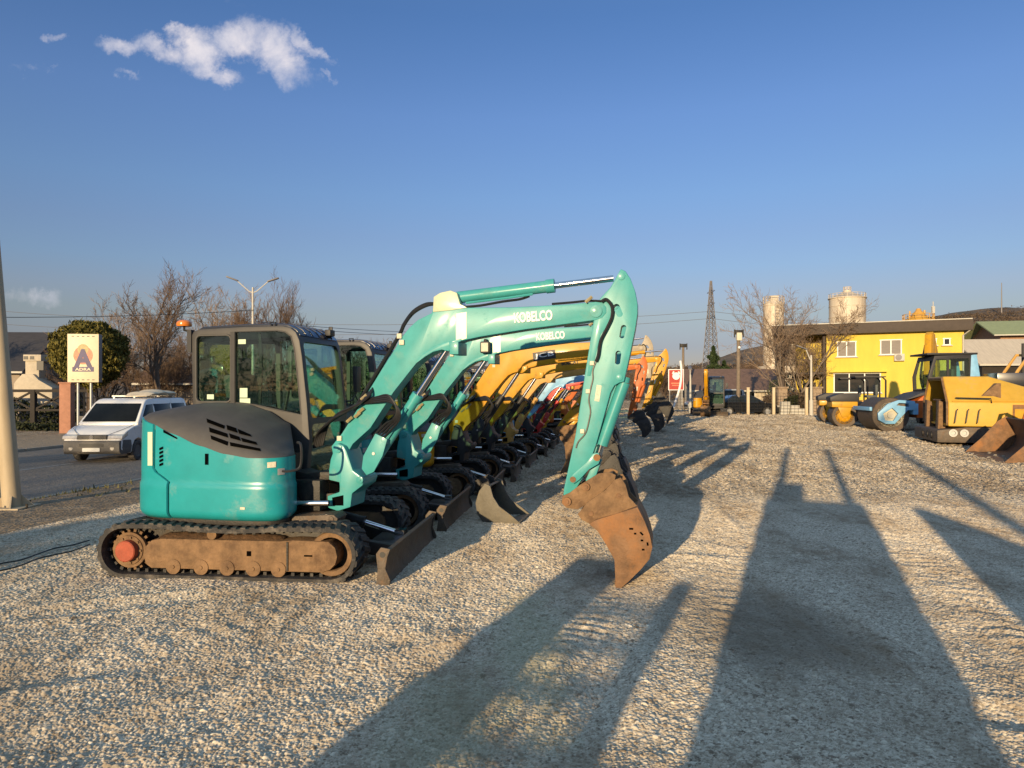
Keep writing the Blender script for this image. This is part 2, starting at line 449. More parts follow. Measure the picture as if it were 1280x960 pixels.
def track(root, ya, yb, near):
    """one rubber track between y = ya (outer) and yb."""
    XR, XF, Rr, ZC = -.985, .985, .232, .268
    path = resample(belt_path(XR, XF, Rr, ZC), .045); n = len(path); mb = MB()
    nor = []
    for i in range(n):
        a = path[i - 1]; b = path[(i + 1) % n]; d = Vector((b[0] - a[0], b[1] - a[1])).normalized(); nor.append(Vector((d.y, -d.x)))
    th = .022
    rings = []
    for i in range(n):
        p = Vector(path[i]); o_ = p + nor[i] * .014; i_ = p - nor[i] * th
        rings.append([(o_.x, ya, o_.y), (o_.x, yb, o_.y), (i_.x, yb, i_.y), (i_.x, ya, i_.y)])
    o = len(mb.v); mb.v += [v for r in rings for v in r]
    for i in range(n):
        j = (i + 1) % n
        for k in range(4): mb.f.append((o + i * 4 + k, o + i * 4 + (k + 1) % 4, o + j * 4 + (k + 1) % 4, o + j * 4 + k)); mb.m.append(0)
    sg = 1 if yb > ya else -1; w = abs(yb - ya)
    lp = resample(belt_path(XR, XF, Rr, ZC), .088); m = len(lp)
    for i in range(m):
        a = lp[i - 1]; b = lp[(i + 1) % m]; d = Vector((b[0] - a[0], b[1] - a[1])).normalized(); nn = Vector((d.y, -d.x)); p = Vector(lp[i])
        for half in (0, 1):
            sh = (.0 if half == 0 else .044)
            y0 = ya + sg * (.005 if half == 0 else w * .47); y1 = ya + sg * (w * .53 if half == 0 else w - .005)
            sk = .03 * (1 if half == 0 else -1)
            vs = []
            for (yy, off) in ((y0, -sk), (y1, sk)):
                for (t, h) in ((-.031, .010), (.031, .010), (.021, .027), (-.021, .027)):
                    q = p + d * (t + sh + off) + nn * h; vs.append((q.x, yy, q.y))
            mb.add(vs, [(0, 1, 2, 3), (7, 6, 5, 4), (0, 4, 5, 1), (1, 5, 6, 2), (2, 6, 7, 3), (3, 7, 4, 0)])
    # inner drive lugs
    for i in range(0, m, 1):
        a = lp[i - 1]; b = lp[(i + 1) % m]; d = Vector((b[0] - a[0], b[1] - a[1])).normalized(); nn = Vector((d.y, -d.x)); p = Vector(lp[i])
        q = p - nn * .035; ym = ya + sg * w * .30
        rot = Matrix(((d.x, 0, nn.x), (0, 1, 0), (d.y, 0, nn.y)))
        mb.box((q.x, ym, q.y), (.03, .05, .035), rot)
    tr = mb.build('track', 'rubber', root, flat=True)
    yo = ya + sg * .055; yi = yb - sg * .03
    # frame with the mud shelf on top
    f = MB()
    prof = [(-.74, .105), (.90, .105), (.97, .13), (1.02, .18), (1.04, .25), (1.02, .33), (.96, .385), (.62, .392), (.5, .38), (-.64, .38), (-.74, .36), (-.80, .30), (-.82, .22), (-.79, .14)]
    f.prism(prof, yo, yi)
    fr = f.build('track_frame', 'mud', tr, bevel=.012)
    so_ = MB(); rs = random.Random(2); rows_ = []
    for i in range(41):
        x_ = -.70 + 1.2 * i / 40; ht = .045 * math.sin(math.pi * i / 40) ** .4 * (.6 + .5 * rs.random())
        rows_.append([(x_, yo + sg * (.03 + .02 * rs.random()), .37), (x_, yo + sg * .09, .385 + ht * .7), (x_, yo + sg * .15, .39 + ht), (x_, yo + sg * .24, .37)])
    so_.grid(rows_); so_.build('soil_crust', 'soil', fr, fix=False, ang=80)
    for nm_, cc_, dd_ in (('frame_rib', (.575, yo - sg * .006, .245), (.014, .012, .26)), ('frame_hole', (.21, yo - sg * .003, .262), (.04, .008, .045)), ('frame_slot', (.77, yo - sg * .003, .255), (.075, .008, .014))):
        g = MB(); g.box(cc_, dd_); g.build(nm_, 'dark' if nm_ == 'frame_rib' else 'void', fr)
    # rollers along the bottom
    for x in (-.52, -.25, .0, .25, .49):
        r = MB(); r.lathe((x, yo - sg * .012, .125), (0, sg, 0), [(0, .03), (.004, .07), (.05, .07), (.06, .045), (abs(yi - yo), .045)], 18)
        r.cyl((x, yo - sg * .02, .125), (x, yo, .125), .018)
        r.build('roller', 'mud', tr)
    r = MB(); r.cyl((-.15, yo, .425), (-.15, yi, .425), .045); r.box((-.15, yo + sg * .05, .395), (.05, .03, .06)); r.build('carrier_roller', 'mud', tr)
    # sprocket and motor cap at the back
    sp = MB(); C = (XR + .02, yo + sg * .02, ZC - .005)
    sp.lathe(C, (0, sg, 0), [(0, .12), (0, .165), (.03, .165), (.03, .12)], 28)
    for k in range(18):
        a = 2 * math.pi * k / 18
        sp.box((C[0] + .168 * math.cos(a), C[1] + sg * .05, C[2] + .168 * math.sin(a)), (.05, .03, .026), Matrix.Rotation(-a, 3, 'Y'))
    sp.lathe((C[0], C[1] - sg * .01, C[2]), (0, sg, 0), [(0, .135), (.012, .14), (.04, .14)], 28)
    for k in range(9):
        a = 2 * math.pi * k / 9
        sp.cyl((C[0] + .118 * math.cos(a), C[1] - sg * .022, C[2] + .118 * math.sin(a)), (C[0] + .118 * math.cos(a), C[1], C[2] + .118 * math.sin(a)), .012, n=6)
    so = sp.build('sprocket', 'mud', tr)
    cp = MB(); cp.lathe((C[0], yo - sg * .055, C[2]), (0, sg, 0), [(0, .0), (0, .088), (.008, .097), (.10, .10)], 28)
    cp.build('motor_cap', 'redcap', tr)
    # front idler: rim, web and hub
    idl = MB(); C = (XF - .01, yo + sg * .02, ZC)
    idl.lathe(C, (0, sg, 0), [(.12, .15), (.01, .15), (0, .155), (0, .195), (.02, .205), (.10, .205), (.12, .15)], 28, cap=False)
    idl.cyl((C[0], C[1] - sg * .01, C[2]), (C[0], C[1] + sg * .1, C[2]), .05)
    idl.build('idler', 'mud', tr)
    return tr

def mini_excavator(loc, label, group, paint='teal', boomp='teal_boom', sc=1.0, arm_rot=0, bucket_rot=0, word=None, wordm='white', wordbox=None, cabmat='frame',
                   fat=0, heading=-UH, upper=0.0, name='mini_excavator', worklight=False, bucketm='rust', bracketp=None, extras=True, capp='redcap'):
    root = empty(name, (loc[0], loc[1], loc[2] if len(loc) > 2 else 0), heading, sc, label, 'excavator', group)
    ur = -UH + upper
    pb = bracketp or boomp
    hm_, hp_ = ('dark', 'dark') if bucketm == 'dark' else ('mud', 'rust')
    # ---------------- undercarriage
    track(root, -.98, -.58, True); track(root, .98, .58, False)
    u = MB(); u.box((0, 0, .33), (1.1, 1.1, .16)); u.cyl((0, 0, .4), (0, 0, .53), .42, n=32)
    u.prism([(-.5, .26), (.6, .26), (.5, .42), (-.4, .42)], -.6, .6)
    for sg in (-1, 1):
        st_ = [(1.0 + .2 * math.cos(R(a)), .268 + .2 * math.sin(R(a))) for a in range(-90, 91, 15)] + [(-1.0 + .2 * math.cos(R(a)), .268 + .2 * math.sin(R(a))) for a in range(90, 271, 15)]
        u.prism(st_, sg * .74, sg * .66)
    u.build('chassis', 'dark', root, bevel=.015)
    # ---------------- dozer blade
    b = MB()
    bp = [(1.50, .0), (1.545, .0), (1.50, .07), (1.485, .17), (1.505, .27), (1.535, .33), (1.50, .34), (1.455, .26), (1.44, .15), (1.46, .06)]
    b.prism(bp, -.965, .965)
    for y in (-.975, .963): b.prism([(1.405, .0), (1.53, -.005), (1.545, .07), (1.50, .17), (1.52, .28), (1.545, .345), (1.46, .36), (1.415, .30), (1.43, .16), (1.42, .06)], y - .011, y + .011)
    bl = b.build('blade', 'bladem', root, bevel=.005)
    h = MB()
    for y in (-.989, .977): h.cyl((1.475, y, .295), (1.475, y + .012, .295), .026, n=14)
    h.build('blade_eye', 'letterblack', bl)
    a = MB()
    for y in (-.33, .33): a.bar((.55, y, .30), (1.46, y, .17), .09, .13)
    a.box((1.25, 0, .21), (.3, .6, .06)); a.build('blade_arm', 'dark', root, bevel=.01)
    c = MB(); c.cyl((.55, -.0, .50), (.98, -.0, .40), .055); c.cyl((.98, 0, .40), (1.0, 0, .395), .062); cy = c.build('blade_cylinder', 'dark', root)
    c = MB(); c.cyl((.98, 0, .40), (1.36, 0, .29), .028); c.box((1.38, 0, .27), (.1, .14, .12)); c.build('rod', 'chrome', cy)
    c = MB(); c.prism([(.50, .44), (.80, .44), (.93, .50), (.95, .545), (.91, .58), (.86, .58), (.5, .56)], -.66, -.40); c.cyl((.885, -.67, .54), (.885, -.39, .54), .028)
    c.build('frame_bracket', 'bladem', root, bevel=.008)
    # ---------------- upper structure
    d = MB(); d.prism([(p.x * .95, p.y * .95) for p in PER] + [(.5, .93), (.62, .5), (.62, .1)], .50, .56, ax='z')
    d.build('turntable_deck', 'dark', root, rz=ur, bevel=.01)
    seam = lambda z: s_at_x(-.70 if z > .985 else (-.525 if z < .90 else -.525 - .175 * (z - .90) / .085))
    g1 = MB(); solid_grid(g1, side_grid(.0, lambda z: seam(z) - .010, .545, lambda x: lerpt(x, _zt), 44, 30))
    body = g1.build('side_panel', paint, root, rz=ur, ang=50)
    g2 = MB(); solid_grid(g2, side_grid(lambda z: seam(z) + .012, PL[-1], .545, lambda x: lerpt(x, _zt) + .0, 50, 30, off=.012))
    cw = g2.build('counterweight', paint, root, rz=ur, ang=50)
    core = MB()
    core.prism([(p.x * .93, p.y * .93) for p in PER] + [(.3, .88), (.3, .0), (.40, -.1)], .57, 1.12, ax='z')
    core.build('engine_bay', 'letterblack', root, rz=ur)
    # black hood
    rows = []; ns, nr = 60, 16
    spine = lambda x: Vector((max(-.62, min(.22, x)), -.02, 0))
    for j in range(nr + 1):
        r = j / nr; row = []
        for i in range(ns + 1):
            p, n = per(PL[-1] * i / ns)
            e = p + n * (out_off(lerpt(p.x, _zt)) - .004)
            sp = spine(p.x); q = e.lerp(sp, r * .98)
            zt = lerpt(p.x, _zt) + .006; zh = lerpt(q.x, _zh)
            k = 1 - (1 - r) ** 2.3
            row.append((q.x, q.y, zt + (zh - zt) * math.sqrt(max(0, k))))
        rows.append(row)
    hb = MB(); hb.grid([[(x, y, z - .05) for x, y, z in rows[0]]] + rows); hood = hb.build('engine_hood', 'hood', root, rz=ur, ang=60, fix=False)
    bvh = BVHTree.FromPolygons([Vector(v) for v in hb.v], hb.f); bvs = BVHTree.FromPolygons([Vector(v) for v in g1.v], g1.f)
    bvc = BVHTree.FromPolygons([Vector(v) for v in g2.v], g2.f)
    sl = [[(258, 523), (281, 532), (280, 536), (259, 528)], [(283, 531), (295, 535), (297, 541), (284, 537)], [(297, 536), (313, 543), (315, 546), (299, 542)],
          [(261, 534), (284, 542), (285, 547), (262, 540)], [(286, 541.5), (299, 546), (301, 551), (288, 547.5)], [(301, 547), (320, 552.5), (322, 556), (303, 552)],
          [(263, 544), (285, 552), (326, 562), (325, 564), (283, 557)][:2] + [(284, 557), (264, 549)], [(287, 552.5), (325, 560.5), (326, 564), (288, 557.5)]]
    decal(bvh, 'hood', sl).build('air_slots', 'void', hood, rz=0, fix=False)
    decal(bvs, 'side', [[(256, 567), (260, 567), (260, 581), (256, 581)], [(202, 532), (221, 542), (221, 545), (202, 534.5)], [(204, 537), (221, 547), (221, 549), (204, 540.5)]] +
          [[(199, 560 + k * 5), (203.5, 558 + k * 5), (203.5, 561 + k * 5), (199, 563 + k * 5)] for k in range(5)]).build('panel_slots', 'void', body, fix=False)
    decal(bvs, 'marks', [[(226, 545), (229, 546), (229, 548), (226, 547)], [(233, 548), (237, 550), (237, 552), (233, 551)], [(240, 552), (243, 553), (243, 555), (240, 554)]], .008).build('panel_catch', 'steel', body, fix=False)
    decal(bvs, 'warn', [[(334, 578), (345, 577), (345, 584), (334, 585)], [(300, 634), (306, 634), (306, 637), (300, 637)]], .006).build('warning_label', 'label', body, fix=False)
    decal(bvs, 'latch', [[(347, 586), (356, 585), (356, 593), (347, 594)]], .012).build('latch', 'steel', body, fix=False)
    if extras:
        decal(bvc, 'refl', [[(184.5, 540), (190.5, 540), (190.5, 582), (184.5, 582)]], .005).build('reflector_strip', 'sticker', cw, fix=False)
    hm = MB(); hm.tube([U3(372, 553, -.80), U3(376, 556, -.88), U3(377, 572, -.88), U3(374, 585, -.88), U3(362, 589, -.93), U3(353, 589, -.93)], .012, 6, smooth=5); hm.build('hand_rail', 'black', body)
    # ---------------- cab: hollow shell with real openings
    P = [(-.93, 1.30), (-.955, 2.33), (-.93, 2.385), (-.86, 2.405), (-.3, 2.425), (.12, 2.425), (.21, 2.405), (.275, 2.355), (.315, 2.27), (.345, 2.10), (.40, 1.62), (.43, 1.25), (.40, .90), (.40, .62), (-.2, .62), (-.2, 1.30)]
    Y0, Y1 = .0, .94
    c = MB(); c.prism(P, Y0, Y1); cab = c.build('cab', cabmat, root, rz=ur, bevel=.022)
    ins = [(-.90, 1.34), (-.91, 2.31), (-.87, 2.35), (-.3, 2.375), (.1, 2.375), (.19, 2.35), (.25, 2.26), (.30, 2.09), (.35, 1.62), (.375, 1.25), (.35, .9), (.35, .70), (-.15, .70), (-.15, 1.34)]
    k = []
    i_ = MB(); i_.prism(ins, Y0 + .045, Y1 - .045); k.append(i_)
    def rr(x0, x1, z0, z1, r=.05):
        q = []
        for cx, cz, a0 in ((x1 - r, z1 - r, 0), (x0 + r, z1 - r, 90), (x0 + r, z0 + r, 180), (x1 - r, z0 + r, 270)):
            for a in (0, 30, 60, 90): q.append((cx + r * math.cos(R(a0 + a)), cz + r * math.sin(R(a0 + a))))
        return q
    WR = rr(-.885, -.475, 1.63, 2.335, .05)
    WM = [(-.425, 1.62), (-.425, 2.37), (.06, 2.375), (.15, 2.36), (.222, 2.31), (.258, 2.18), (.288, 1.95), (.335, 1.50), (.10, 1.54), (-.2, 1.60)]
    w1 = MB(); w1.prism(WR, Y0 - .05, Y0 + .1); k.append(w1)
    w2 = MB(); w2.prism(WM, Y0 - .05, Y0 + .1); k.append(w2)
    w3 = MB(); w3.prism(rr(-.88, -.475, 1.5, 2.3), Y1 - .1, Y1 + .05); k.append(w3)
    w4 = MB(); w4.prism([(-.42, 1.0), (-.42, 2.34), (.1, 2.34), (.2, 2.25), (.27, 1.9), (.33, 1.45), (.35, 1.0)], Y1 - .1, Y1 + .05); k.append(w4)
    fr = MB(); fr.prism(rr(.07, .87, 1.46, 2.26, .06), .12, .6, ax='x'); k.append(fr)
    fl = MB(); fl.prism(rr(.07, .87, .80, 1.40, .06), .25, .6, ax='x'); k.append(fl)
    rw = MB(); rw.prism(rr(.07, .87, 1.55, 2.28, .06), -1.1, -.85, ax='x'); k.append(rw)
    cut(cab, k)
    def pane(nm, fn, material='glass'):
        q = MB(); fn(q); return q.build(nm, material, cab)
    p1 = pane('window', lambda q: q.prism(rr(-.895, -.465, 1.62, 2.345, .05), Y0 + .016, Y0 + .022))
    p2 = pane('window', lambda q: q.prism([(a, b) for a, b in WM], Y0 + .016, Y0 + .022))
    pane('door_window', lambda q: q.prism([(-.42, 1.0), (-.42, 2.34), (.1, 2.34), (.2, 2.25), (.27, 1.9), (.33, 1.45), (.35, 1.0)], Y1 - .03, Y1 - .024))
    pane('window', lambda q: q.prism(rr(-.88, -.475, 1.5, 2.3), Y1 - .03, Y1 - .024))
    def scr(q):
        e = [(.297, 2.27), (.325, 2.10), (.378, 1.62), (.392, 1.45)]
        q.prism(e + [(a - .006, b) for a, b in e[::-1]], .06, .88)
    pane('windscreen', scr)
    pane('windscreen', lambda q: q.prism([(.395, 1.41), (.375, .79), (.369, .79), (.389, 1.41)], .06, .88))
    pane('rear_window', lambda q: q.prism(rr(.06, .88, 1.54, 2.29, .06), -.93, -.924, ax='x'))
    # rubber seals round the two near panes
    def ring(pts, y, r=.012):
        q = MB(); q.tube([(a, y, b) for a, b in pts + pts[:1]], r, 5); return q
    ring(rr(-.888, -.472, 1.627, 2.338, .05), Y0 - .001, .013).build('window_seal', 'frame', cab)
    ring(WM, Y0 + .005, .010).build('window_seal', 'black', cab)
    s_ = MB(); s_.box((-.448, Y0 - .004, 1.98), (.05, .02, .78)); s_.build('door_pillar', 'black', cab)
    if extras:
        st = MB()
        for (x0, y0, x1, y1) in ((297, 424, 306.5, 430), (299, 485, 308.5, 497), (299, 498, 312, 505), (258, 493, 266.5, 499), (316, 506, 324, 511)):
            a0 = U(x0, y1, Y0); a1 = U(x1, y0, Y0); st.box(((a0[0] + a1[0]) / 2, Y0 + .012, (a0[1] + a1[1]) / 2), (a1[0] - a0[0], .004, a1[1] - a0[1]))
        st.build('window_stickers', 'sticker', cab)
    rf = MB()
    rp = [(-.9, 2.405), (-.84, 2.435), (-.3, 2.455), (.05, 2.452), (.16, 2.44), (.25, 2.39), (.30, 2.325), (.285, 2.32), (.22, 2.38), (.1, 2.42), (-.3, 2.425)]
    rf.prism(rp, .05, .90)
    for y in (.2, .35, .5, .65, .8):
        rf.prism([(a, b + .012) for a, b in rp[1:7]] + [(.2, 2.385), (-.3, 2.43), (-.8, 2.41)], y - .02, y + .02)
    rf.build('cab_roof', 'roof', cab, bevel=.006)
    wl = MB(); wl.box((.30, .72, 2.40), (.07, .12, .07)); wl.box((.27, .80, 2.42), (.05, .02, .12)); wl.build('work_light', ['black'], cab, bevel=.01)
    lg = MB(); lg.tube([(-.02, .03, 2.42), (-.03, .03, 2.465), (.03, .03, 2.465), (.02, .03, 2.42)], .008, 6); lg.build('lifting_eye', 'black', cab)
    # interior
    s = MB(); s.box((-.38, .48, 1.30), (.5, .5, .14)); s.build('seat', 'seat', cab, bevel=.04)
    s = MB(); s.box((-.63, .48, 1.62), (.14, .48, .62), Matrix.Rotation(R(-8), 3, 'Y')); s.box((-.66, .48, 2.02), (.1, .28, .2)); s.build('seat_back', 'seat', cab, bevel=.04)
    s = MB()
    for y in (.16, .80):
        s.box((-.1, y, 1.34), (.5, .14, .36)); s.cyl((.05, y, 1.5), (.1, y, 1.75), .018); s.sphere((.1, y, 1.79), .04)
    s.box((.26, .20, 1.25), (.12, .2, .5)); s.cyl((.2, .42, .75), (.24, .42, 1.35), .015); s.cyl((.2, .54, .75), (.24, .54, 1.35), .015)
    s.build('controls', 'black', cab, bevel=.01)
    s = MB(); s.tube([(-.2, .10, 2.36), (-.18, .10, 2.1), (-.2, .10, 1.6)], .02, 6); s.tube([(.2, .85, 2.25), (.26, .85, 1.9), (.3, .85, 1.4)], .02, 6); s.build('grab_bar', 'black', cab)
    # mirror on the front corner, rear mirror arm, beacon
    s = MB(); s.tube([(.37, .93, 1.62), (.44, 1.0, 1.63), (.47, 1.05, 1.72), (.46, 1.06, 1.82)], .012, 6); s.box((.47, 1.07, 1.88), (.05, .12, .30)); s.build('mirror', 'black', cab, bevel=.02)
    if extras:
        s = MB(); s.tube([(-.96, .9, 2.25), (-1.1, 1.0, 2.20), (-1.38, 1.05, 2.05), (-1.42, 1.05, 1.98)], .012, 6); s.build('mirror_arm', 'black', cab)
        s = MB(); s.box((-1.45, 1.05, 1.98), (.36, .03, .10), Matrix.Rotation(R(-14), 3, 'Y')); s.build('rear_mirror', 'roof', cab, bevel=.012)
        s = MB(); s.box((-.97, .02, 2.28), (.05, .06, .24)); s.tube([(-.97, .02, 2.38), (-1.05, .02, 2.40), (-1.05, .02, 2.44)], .014, 6); s.build('beacon_bracket', 'black', cab)
        s = MB(); s.lathe((-1.05, .02, 2.44), (0, 0, 1), [(0, .075), (.02, .08), (.045, .075), (.065, .05), (.07, .01)], 18); s.build('beacon', 'amber', cab)
    # ---------------- swing frame and bracket
    s = MB()
    s.prism(UL([(368, 588), (383, 592), (398, 590), (424, 590), (424, 600), (407, 600), (402, 605), (402, 613), (407, 617), (424, 616), (424, 627), (384, 627), (368, 640)], -.24), -.24, .06)
    s.box((.55, -.1, .72), (.35, .5, .3))
    s.build('swing_frame', 'dark', root, rz=ur, bevel=.012)
    s = MB()
    s.prism(UL([(422, 554), (429, 557), (433, 564), (436, 573), (441, 588), (449, 594), (455, 600), (453, 607), (440, 617), (438, 634), (422, 639), (410, 635), (409, 620), (424, 615), (424, 603), (411, 600), (411, 588), (413, 574), (416, 566), (416, 558)], -.27), -.27, .07)
    sb = s.build('swing_bracket', pb, root, rz=ur, bevel=.014)
    cc = MB(); cc.prism(UL([(412, 603), (423, 606), (423, 613), (412, 617)], -.29), -.29, -.22); cc.prism(UL([(415, 622), (429, 619), (429, 632), (416, 632)], -.275), -.275, -.26)
    cc.build('bracket_recess', 'void', sb)
    for px, py, r in ((422, 561, .042), (449.5, 600, .036), (411, 629, .03)):
        s = MB(); x, z = U(px, py, -.28); s.lathe((x, -.285, z), (0, 1, 0), [(0, r * .6), (.003, r), (.02, r), (.36, r)], 18); s.cyl((x, -.292, z), (x, -.28, z), r * .35, n=8)
        s.build('pivot_pin', pb, root, rz=ur)
    s = MB(); a0 = U(352, 629, -.42); a1 = U(371, 629, -.42); s.cyl((a0[0] - .2, -.42, a0[1]), (a1[0], -.42, a1[1]), .065); sw = s.build('swing_cylinder', 'black', root, rz=ur)
    s = MB(); a2 = U(411, 629, -.36); s.cyl((a1[0], -.42, a1[1]), (a2[0], -.36, a2[1]), .03); s.build('rod', 'chrome', sw)
    # ---------------- boom
    bpts = UL(BOOM, -.2)
    if fat:
        nb = len(bpts); q = []
        for i in range(nb):
            a_, b_, c_ = Vector(bpts[i - 1]), Vector(bpts[i]), Vector(bpts[(i + 1) % nb])
            e1 = (b_ - a_).normalized(); e2 = (c_ - b_).normalized(); n_ = Vector((-(e1.y + e2.y), e1.x + e2.x))
            n_ = n_.normalized() if n_.length > .3 else Vector((-e1.y, e1.x)); q.append(tuple(b_ + n_ * fat))
        bpts = q
    s = MB(); s.prism(bpts, -.2 - fat * .4, fat * .4); boom = s.build('boom', boomp, root, rz=ur, bevel=.010)
    s = MB()      # raised gusset under the bend, with its own seam, and lamp lug
    s.prism(UL([(519, 455), (528, 443), (540, 434), (556, 428), (577, 423), (577, 426), (566, 431), (561, 439), (552, 437), (541, 440), (531, 446)], -.206), -.206, .006)
    s.prism(UL([(561, 427), (573, 427), (573, 443), (562, 443)], -.25), -.25, .05)
    s.build('bend_gusset', boomp, boom, bevel=.006)
    s = MB(); s.prism(UL([(541, 390), (542, 371), (550, 366), (563, 363), (571, 366), (575, 380), (584, 384.5), (562, 388)], -.21), -.21, .01); s.build('cylinder_lug', 'pale' if boomp == 'teal_boom' else boomp, boom, bevel=.006)
    if boomp == 'teal_boom':
        s = MB(); s.prism(UL([(570, 392), (583, 390), (583, 423), (570, 427)], -.2025), -.2025, -.2); s.build('pale_patch', 'pale', boom)  # paler strip across the boom's bend
    x, z = U(745, 389, -.215); s = MB(); s.lathe((x, -.215, z), (0, 1, 0), [(0, .03), (.003, .055), (.02, .055), (.21, .055), (.228, .055), (.23, .03)], 20); s.build('boom_pin', boomp, boom)
    s = MB()
    for px, py in ((499, 420), (424, 548), (502, 428)): x, z = U(px, py, -.215); s.box((x, -.205, z), (.05, .03, .05))
    s.build('hose_clamp', 'label', boom, bevel=.006)
    # lettering on the boom
    if word:
        wx = wordbox or (643, 404, 691, 400, 12.5)
        a0 = U(wx[0], wx[1], -.204); a1 = U(wx[2], wx[3], -.204); fo = fat * .4; e = Vector((a1[0] - a0[0], 0, a1[1] - a0[1])); hh = wx[4] / F * 6.9
        if wordm == 'boxed':
            ex = e.normalized(); ez = Vector((-ex.z, 0, ex.x)); p = Vector((a0[0], -.2025 - fo, a0[1])); m = .025
            q = MB(); vs = [p - ex * m - ez * m, p + e + ex * m - ez * m, p + e + ex * m + ez * (hh + m), p - ex * m + ez * (hh + m)]
            q.add(vs + [v + Vector((0, .003, 0)) for v in vs], [(0, 1, 2, 3), (7, 6, 5, 4), (0, 4, 5, 1), (1, 5, 6, 2), (2, 6, 7, 3), (3, 7, 4, 0)])
            q.build('letter_panel', 'letterblack', boom)
        e0 = e.normalized()
        lettering('lettering', word, (a0[0], -.205 - fo, a0[1]), e0, Vector((-e0.z, 0, e0.x)), e.length, hh, 'white' if wordm != 'letterblack' else wordm, boom, bold=.02 if wordm == "boxed" else .035)
    # boom lift cylinder beneath
    b0 = U3(461, 588, -.13); b1 = U3(560, 436, -.13)
    v = Vector(b1) - Vector(b0); L = v.length; d_ = v.normalized()
    s = MB(); s.cyl(b0, Vector(b0) + d_ * L * .60, .052); s.cyl(Vector(b0) + d_ * L * .58, Vector(b0) + d_ * L * .63, .06)
    s.tube([Vector(b0) + d_ * .2 + Vector((.0, -.07, .0)), Vector(b0) + d_ * .75 + Vector((.0, -.07, 0))], .014, 6); bc = s.build('boom_cylinder', pb, root, rz=ur)
    s = MB(); s.cyl(Vector(b0) + d_ * L * .6, b1, .03); s.build('rod', 'chrome', bc)
    s = MB(); s.prism(UL([(452, 586), (454, 570), (469, 542), (484, 549), (478, 570), (467, 590), (458, 594)], -.235), -.235, -.225); s.prism(UL([(469, 542), (484, 549), (478, 570), (467, 590)], -.05), -.05, -.04)
    s.prism(UL([(469, 542), (484, 549), (482, 556), (467, 548)], -.235), -.23, -.04)
    s.build('cylinder_guard', pb, bc, bevel=.004)
    x, z = U(467, 567, -.236); s = MB(); s.cyl((x, -.242, z), (x, -.23, z), .016, n=8); s.build('guard_bolt', 'steel', bc)
    # ---------------- arm, cylinders, bucket: all turn about the boom tip
    def rota(v, piv, a): 
        x, z = v[0] - piv[0], v[2] - piv[1]; c_, s_ = math.cos(a), math.sin(a)
        return (piv[0] + x * c_ - z * s_, v[1], piv[1] + x * s_ + z * c_)
    xa = lambda v: rota(v, T_PIV, arm_rot)
    xb = lambda v: rota(rota(v, B_PIV, bucket_rot), T_PIV, arm_rot)
    ln = xa((U(767, 348, -.1)[0], -.1, U(767, 348, -.1)[1]))
    s = MB(); s.prism(UL(ARM, -.19), -.19, -.01); arm = s.build('arm', boomp, root, rz=ur, bevel=.010)
    def slot(px, py, w, h, a):
        q = MB(); x, z = U(px, py, -.19); w = w / F * 6.6; h = h / F * 6.6; pts = []
        for k in range(12):
            t = 2 * math.pi * k / 12; pts.append((math.cos(t) * w, math.sin(t) * w + (h if math.sin(t) >= 0 else -h)))
        q.prism([(x + p_ * math.cos(a) - r_ * math.sin(a), z + p_ * math.sin(a) + r_ * math.cos(a)) for p_, r_ in pts], -.3, .1); return q
    cut(arm, [slot(772.5, 388, 4.2, 4.5, R(25)), slot(778.5, 414.5, 3.4, 5, R(-12)), slot(772.5, 447, 3.6, 5, R(-5))])
    if arm_rot:
        for v in arm.data.vertices: v.co = Vector(xa(v.co))
    s = MB(); s.prism(UL([(744, 392), (751, 376), (766, 378), (767, 392), (762, 404), (751, 418), (745, 442), (738, 470), (734, 470)], -.194), -.194, -.006); s.build('arm_cheek', boomp, arm, xf=xa, bevel=.003)
    # hydraulic line down the arm with clips
    s = MB(); s.tube([U3(a, b, -.215) for a, b in ((752, 377), (758, 374.5), (765, 383), (765, 396), (759, 410), (751, 426), (748, 444), (745, 452))], .017, 7, smooth=6)
    s.tube([U3(a, b, -.20) for a, b in ((745, 452), (741, 463), (741, 474), (738, 487), (736, 500), (738, 513), (737, 522), (732, 541), (723, 552), (720, 560))], .007, 5, smooth=5)
    s.build('arm_hose', 'hose', arm, xf=xa)
    s = MB()
    for px, py in ((740, 454), (735, 489), (728, 539)): x, z = U(px, py, -.195); s.box((x, -.2, z), (.04, .02, .04))
    s.build('hose_clip', 'label', arm, xf=xa, bevel=.005)
    s = MB(); s.prism(UL([(746, 481), (752, 482), (749, 502), (743, 501)], -.1925), -.1925, -.19); s.build('data_label', 'label', arm, xf=xa)
    s = MB()
    for px, py, r in ((776.5, 345, .035), (774, 472, .03)): x, z = U(px, py, -.2); s.lathe((x, -.2, z), (0, 1, 0), [(0, r * .5), (.003, r), (.2, r), (.203, r * .5)], 16)
    s.build('arm_pin', boomp, arm, xf=xa)
    # arm cylinder on top of the boom
    c0 = Vector(U3(572, 372, -.1)); c1 = Vector(ln); dd = (c1 - c0).normalized(); Lb = (Vector(U3(692, 357, -.1)) - Vector(U3(572, 372, -.1))).length
    s = MB(); s.cyl(c0, c0 + dd * Lb, .058, n=20); s.cyl(c0 + dd * (Lb - .07), c0 + dd * (Lb + .01), .066, n=20); s.tube([c0 + dd * .1 + Vector((0, -.05, -.07)), c0 + dd * .5 + Vector((0, -.05, -.07)), c0 + dd * .75 + Vector((0, -.03, -.06))], .012, 6)
    ac = s.build('arm_cylinder', boomp, root, rz=ur)
    s = MB(); s.cyl(c0 + dd * (Lb - .02), c1, .03, n=14); s.build('rod', 'chrome', ac)
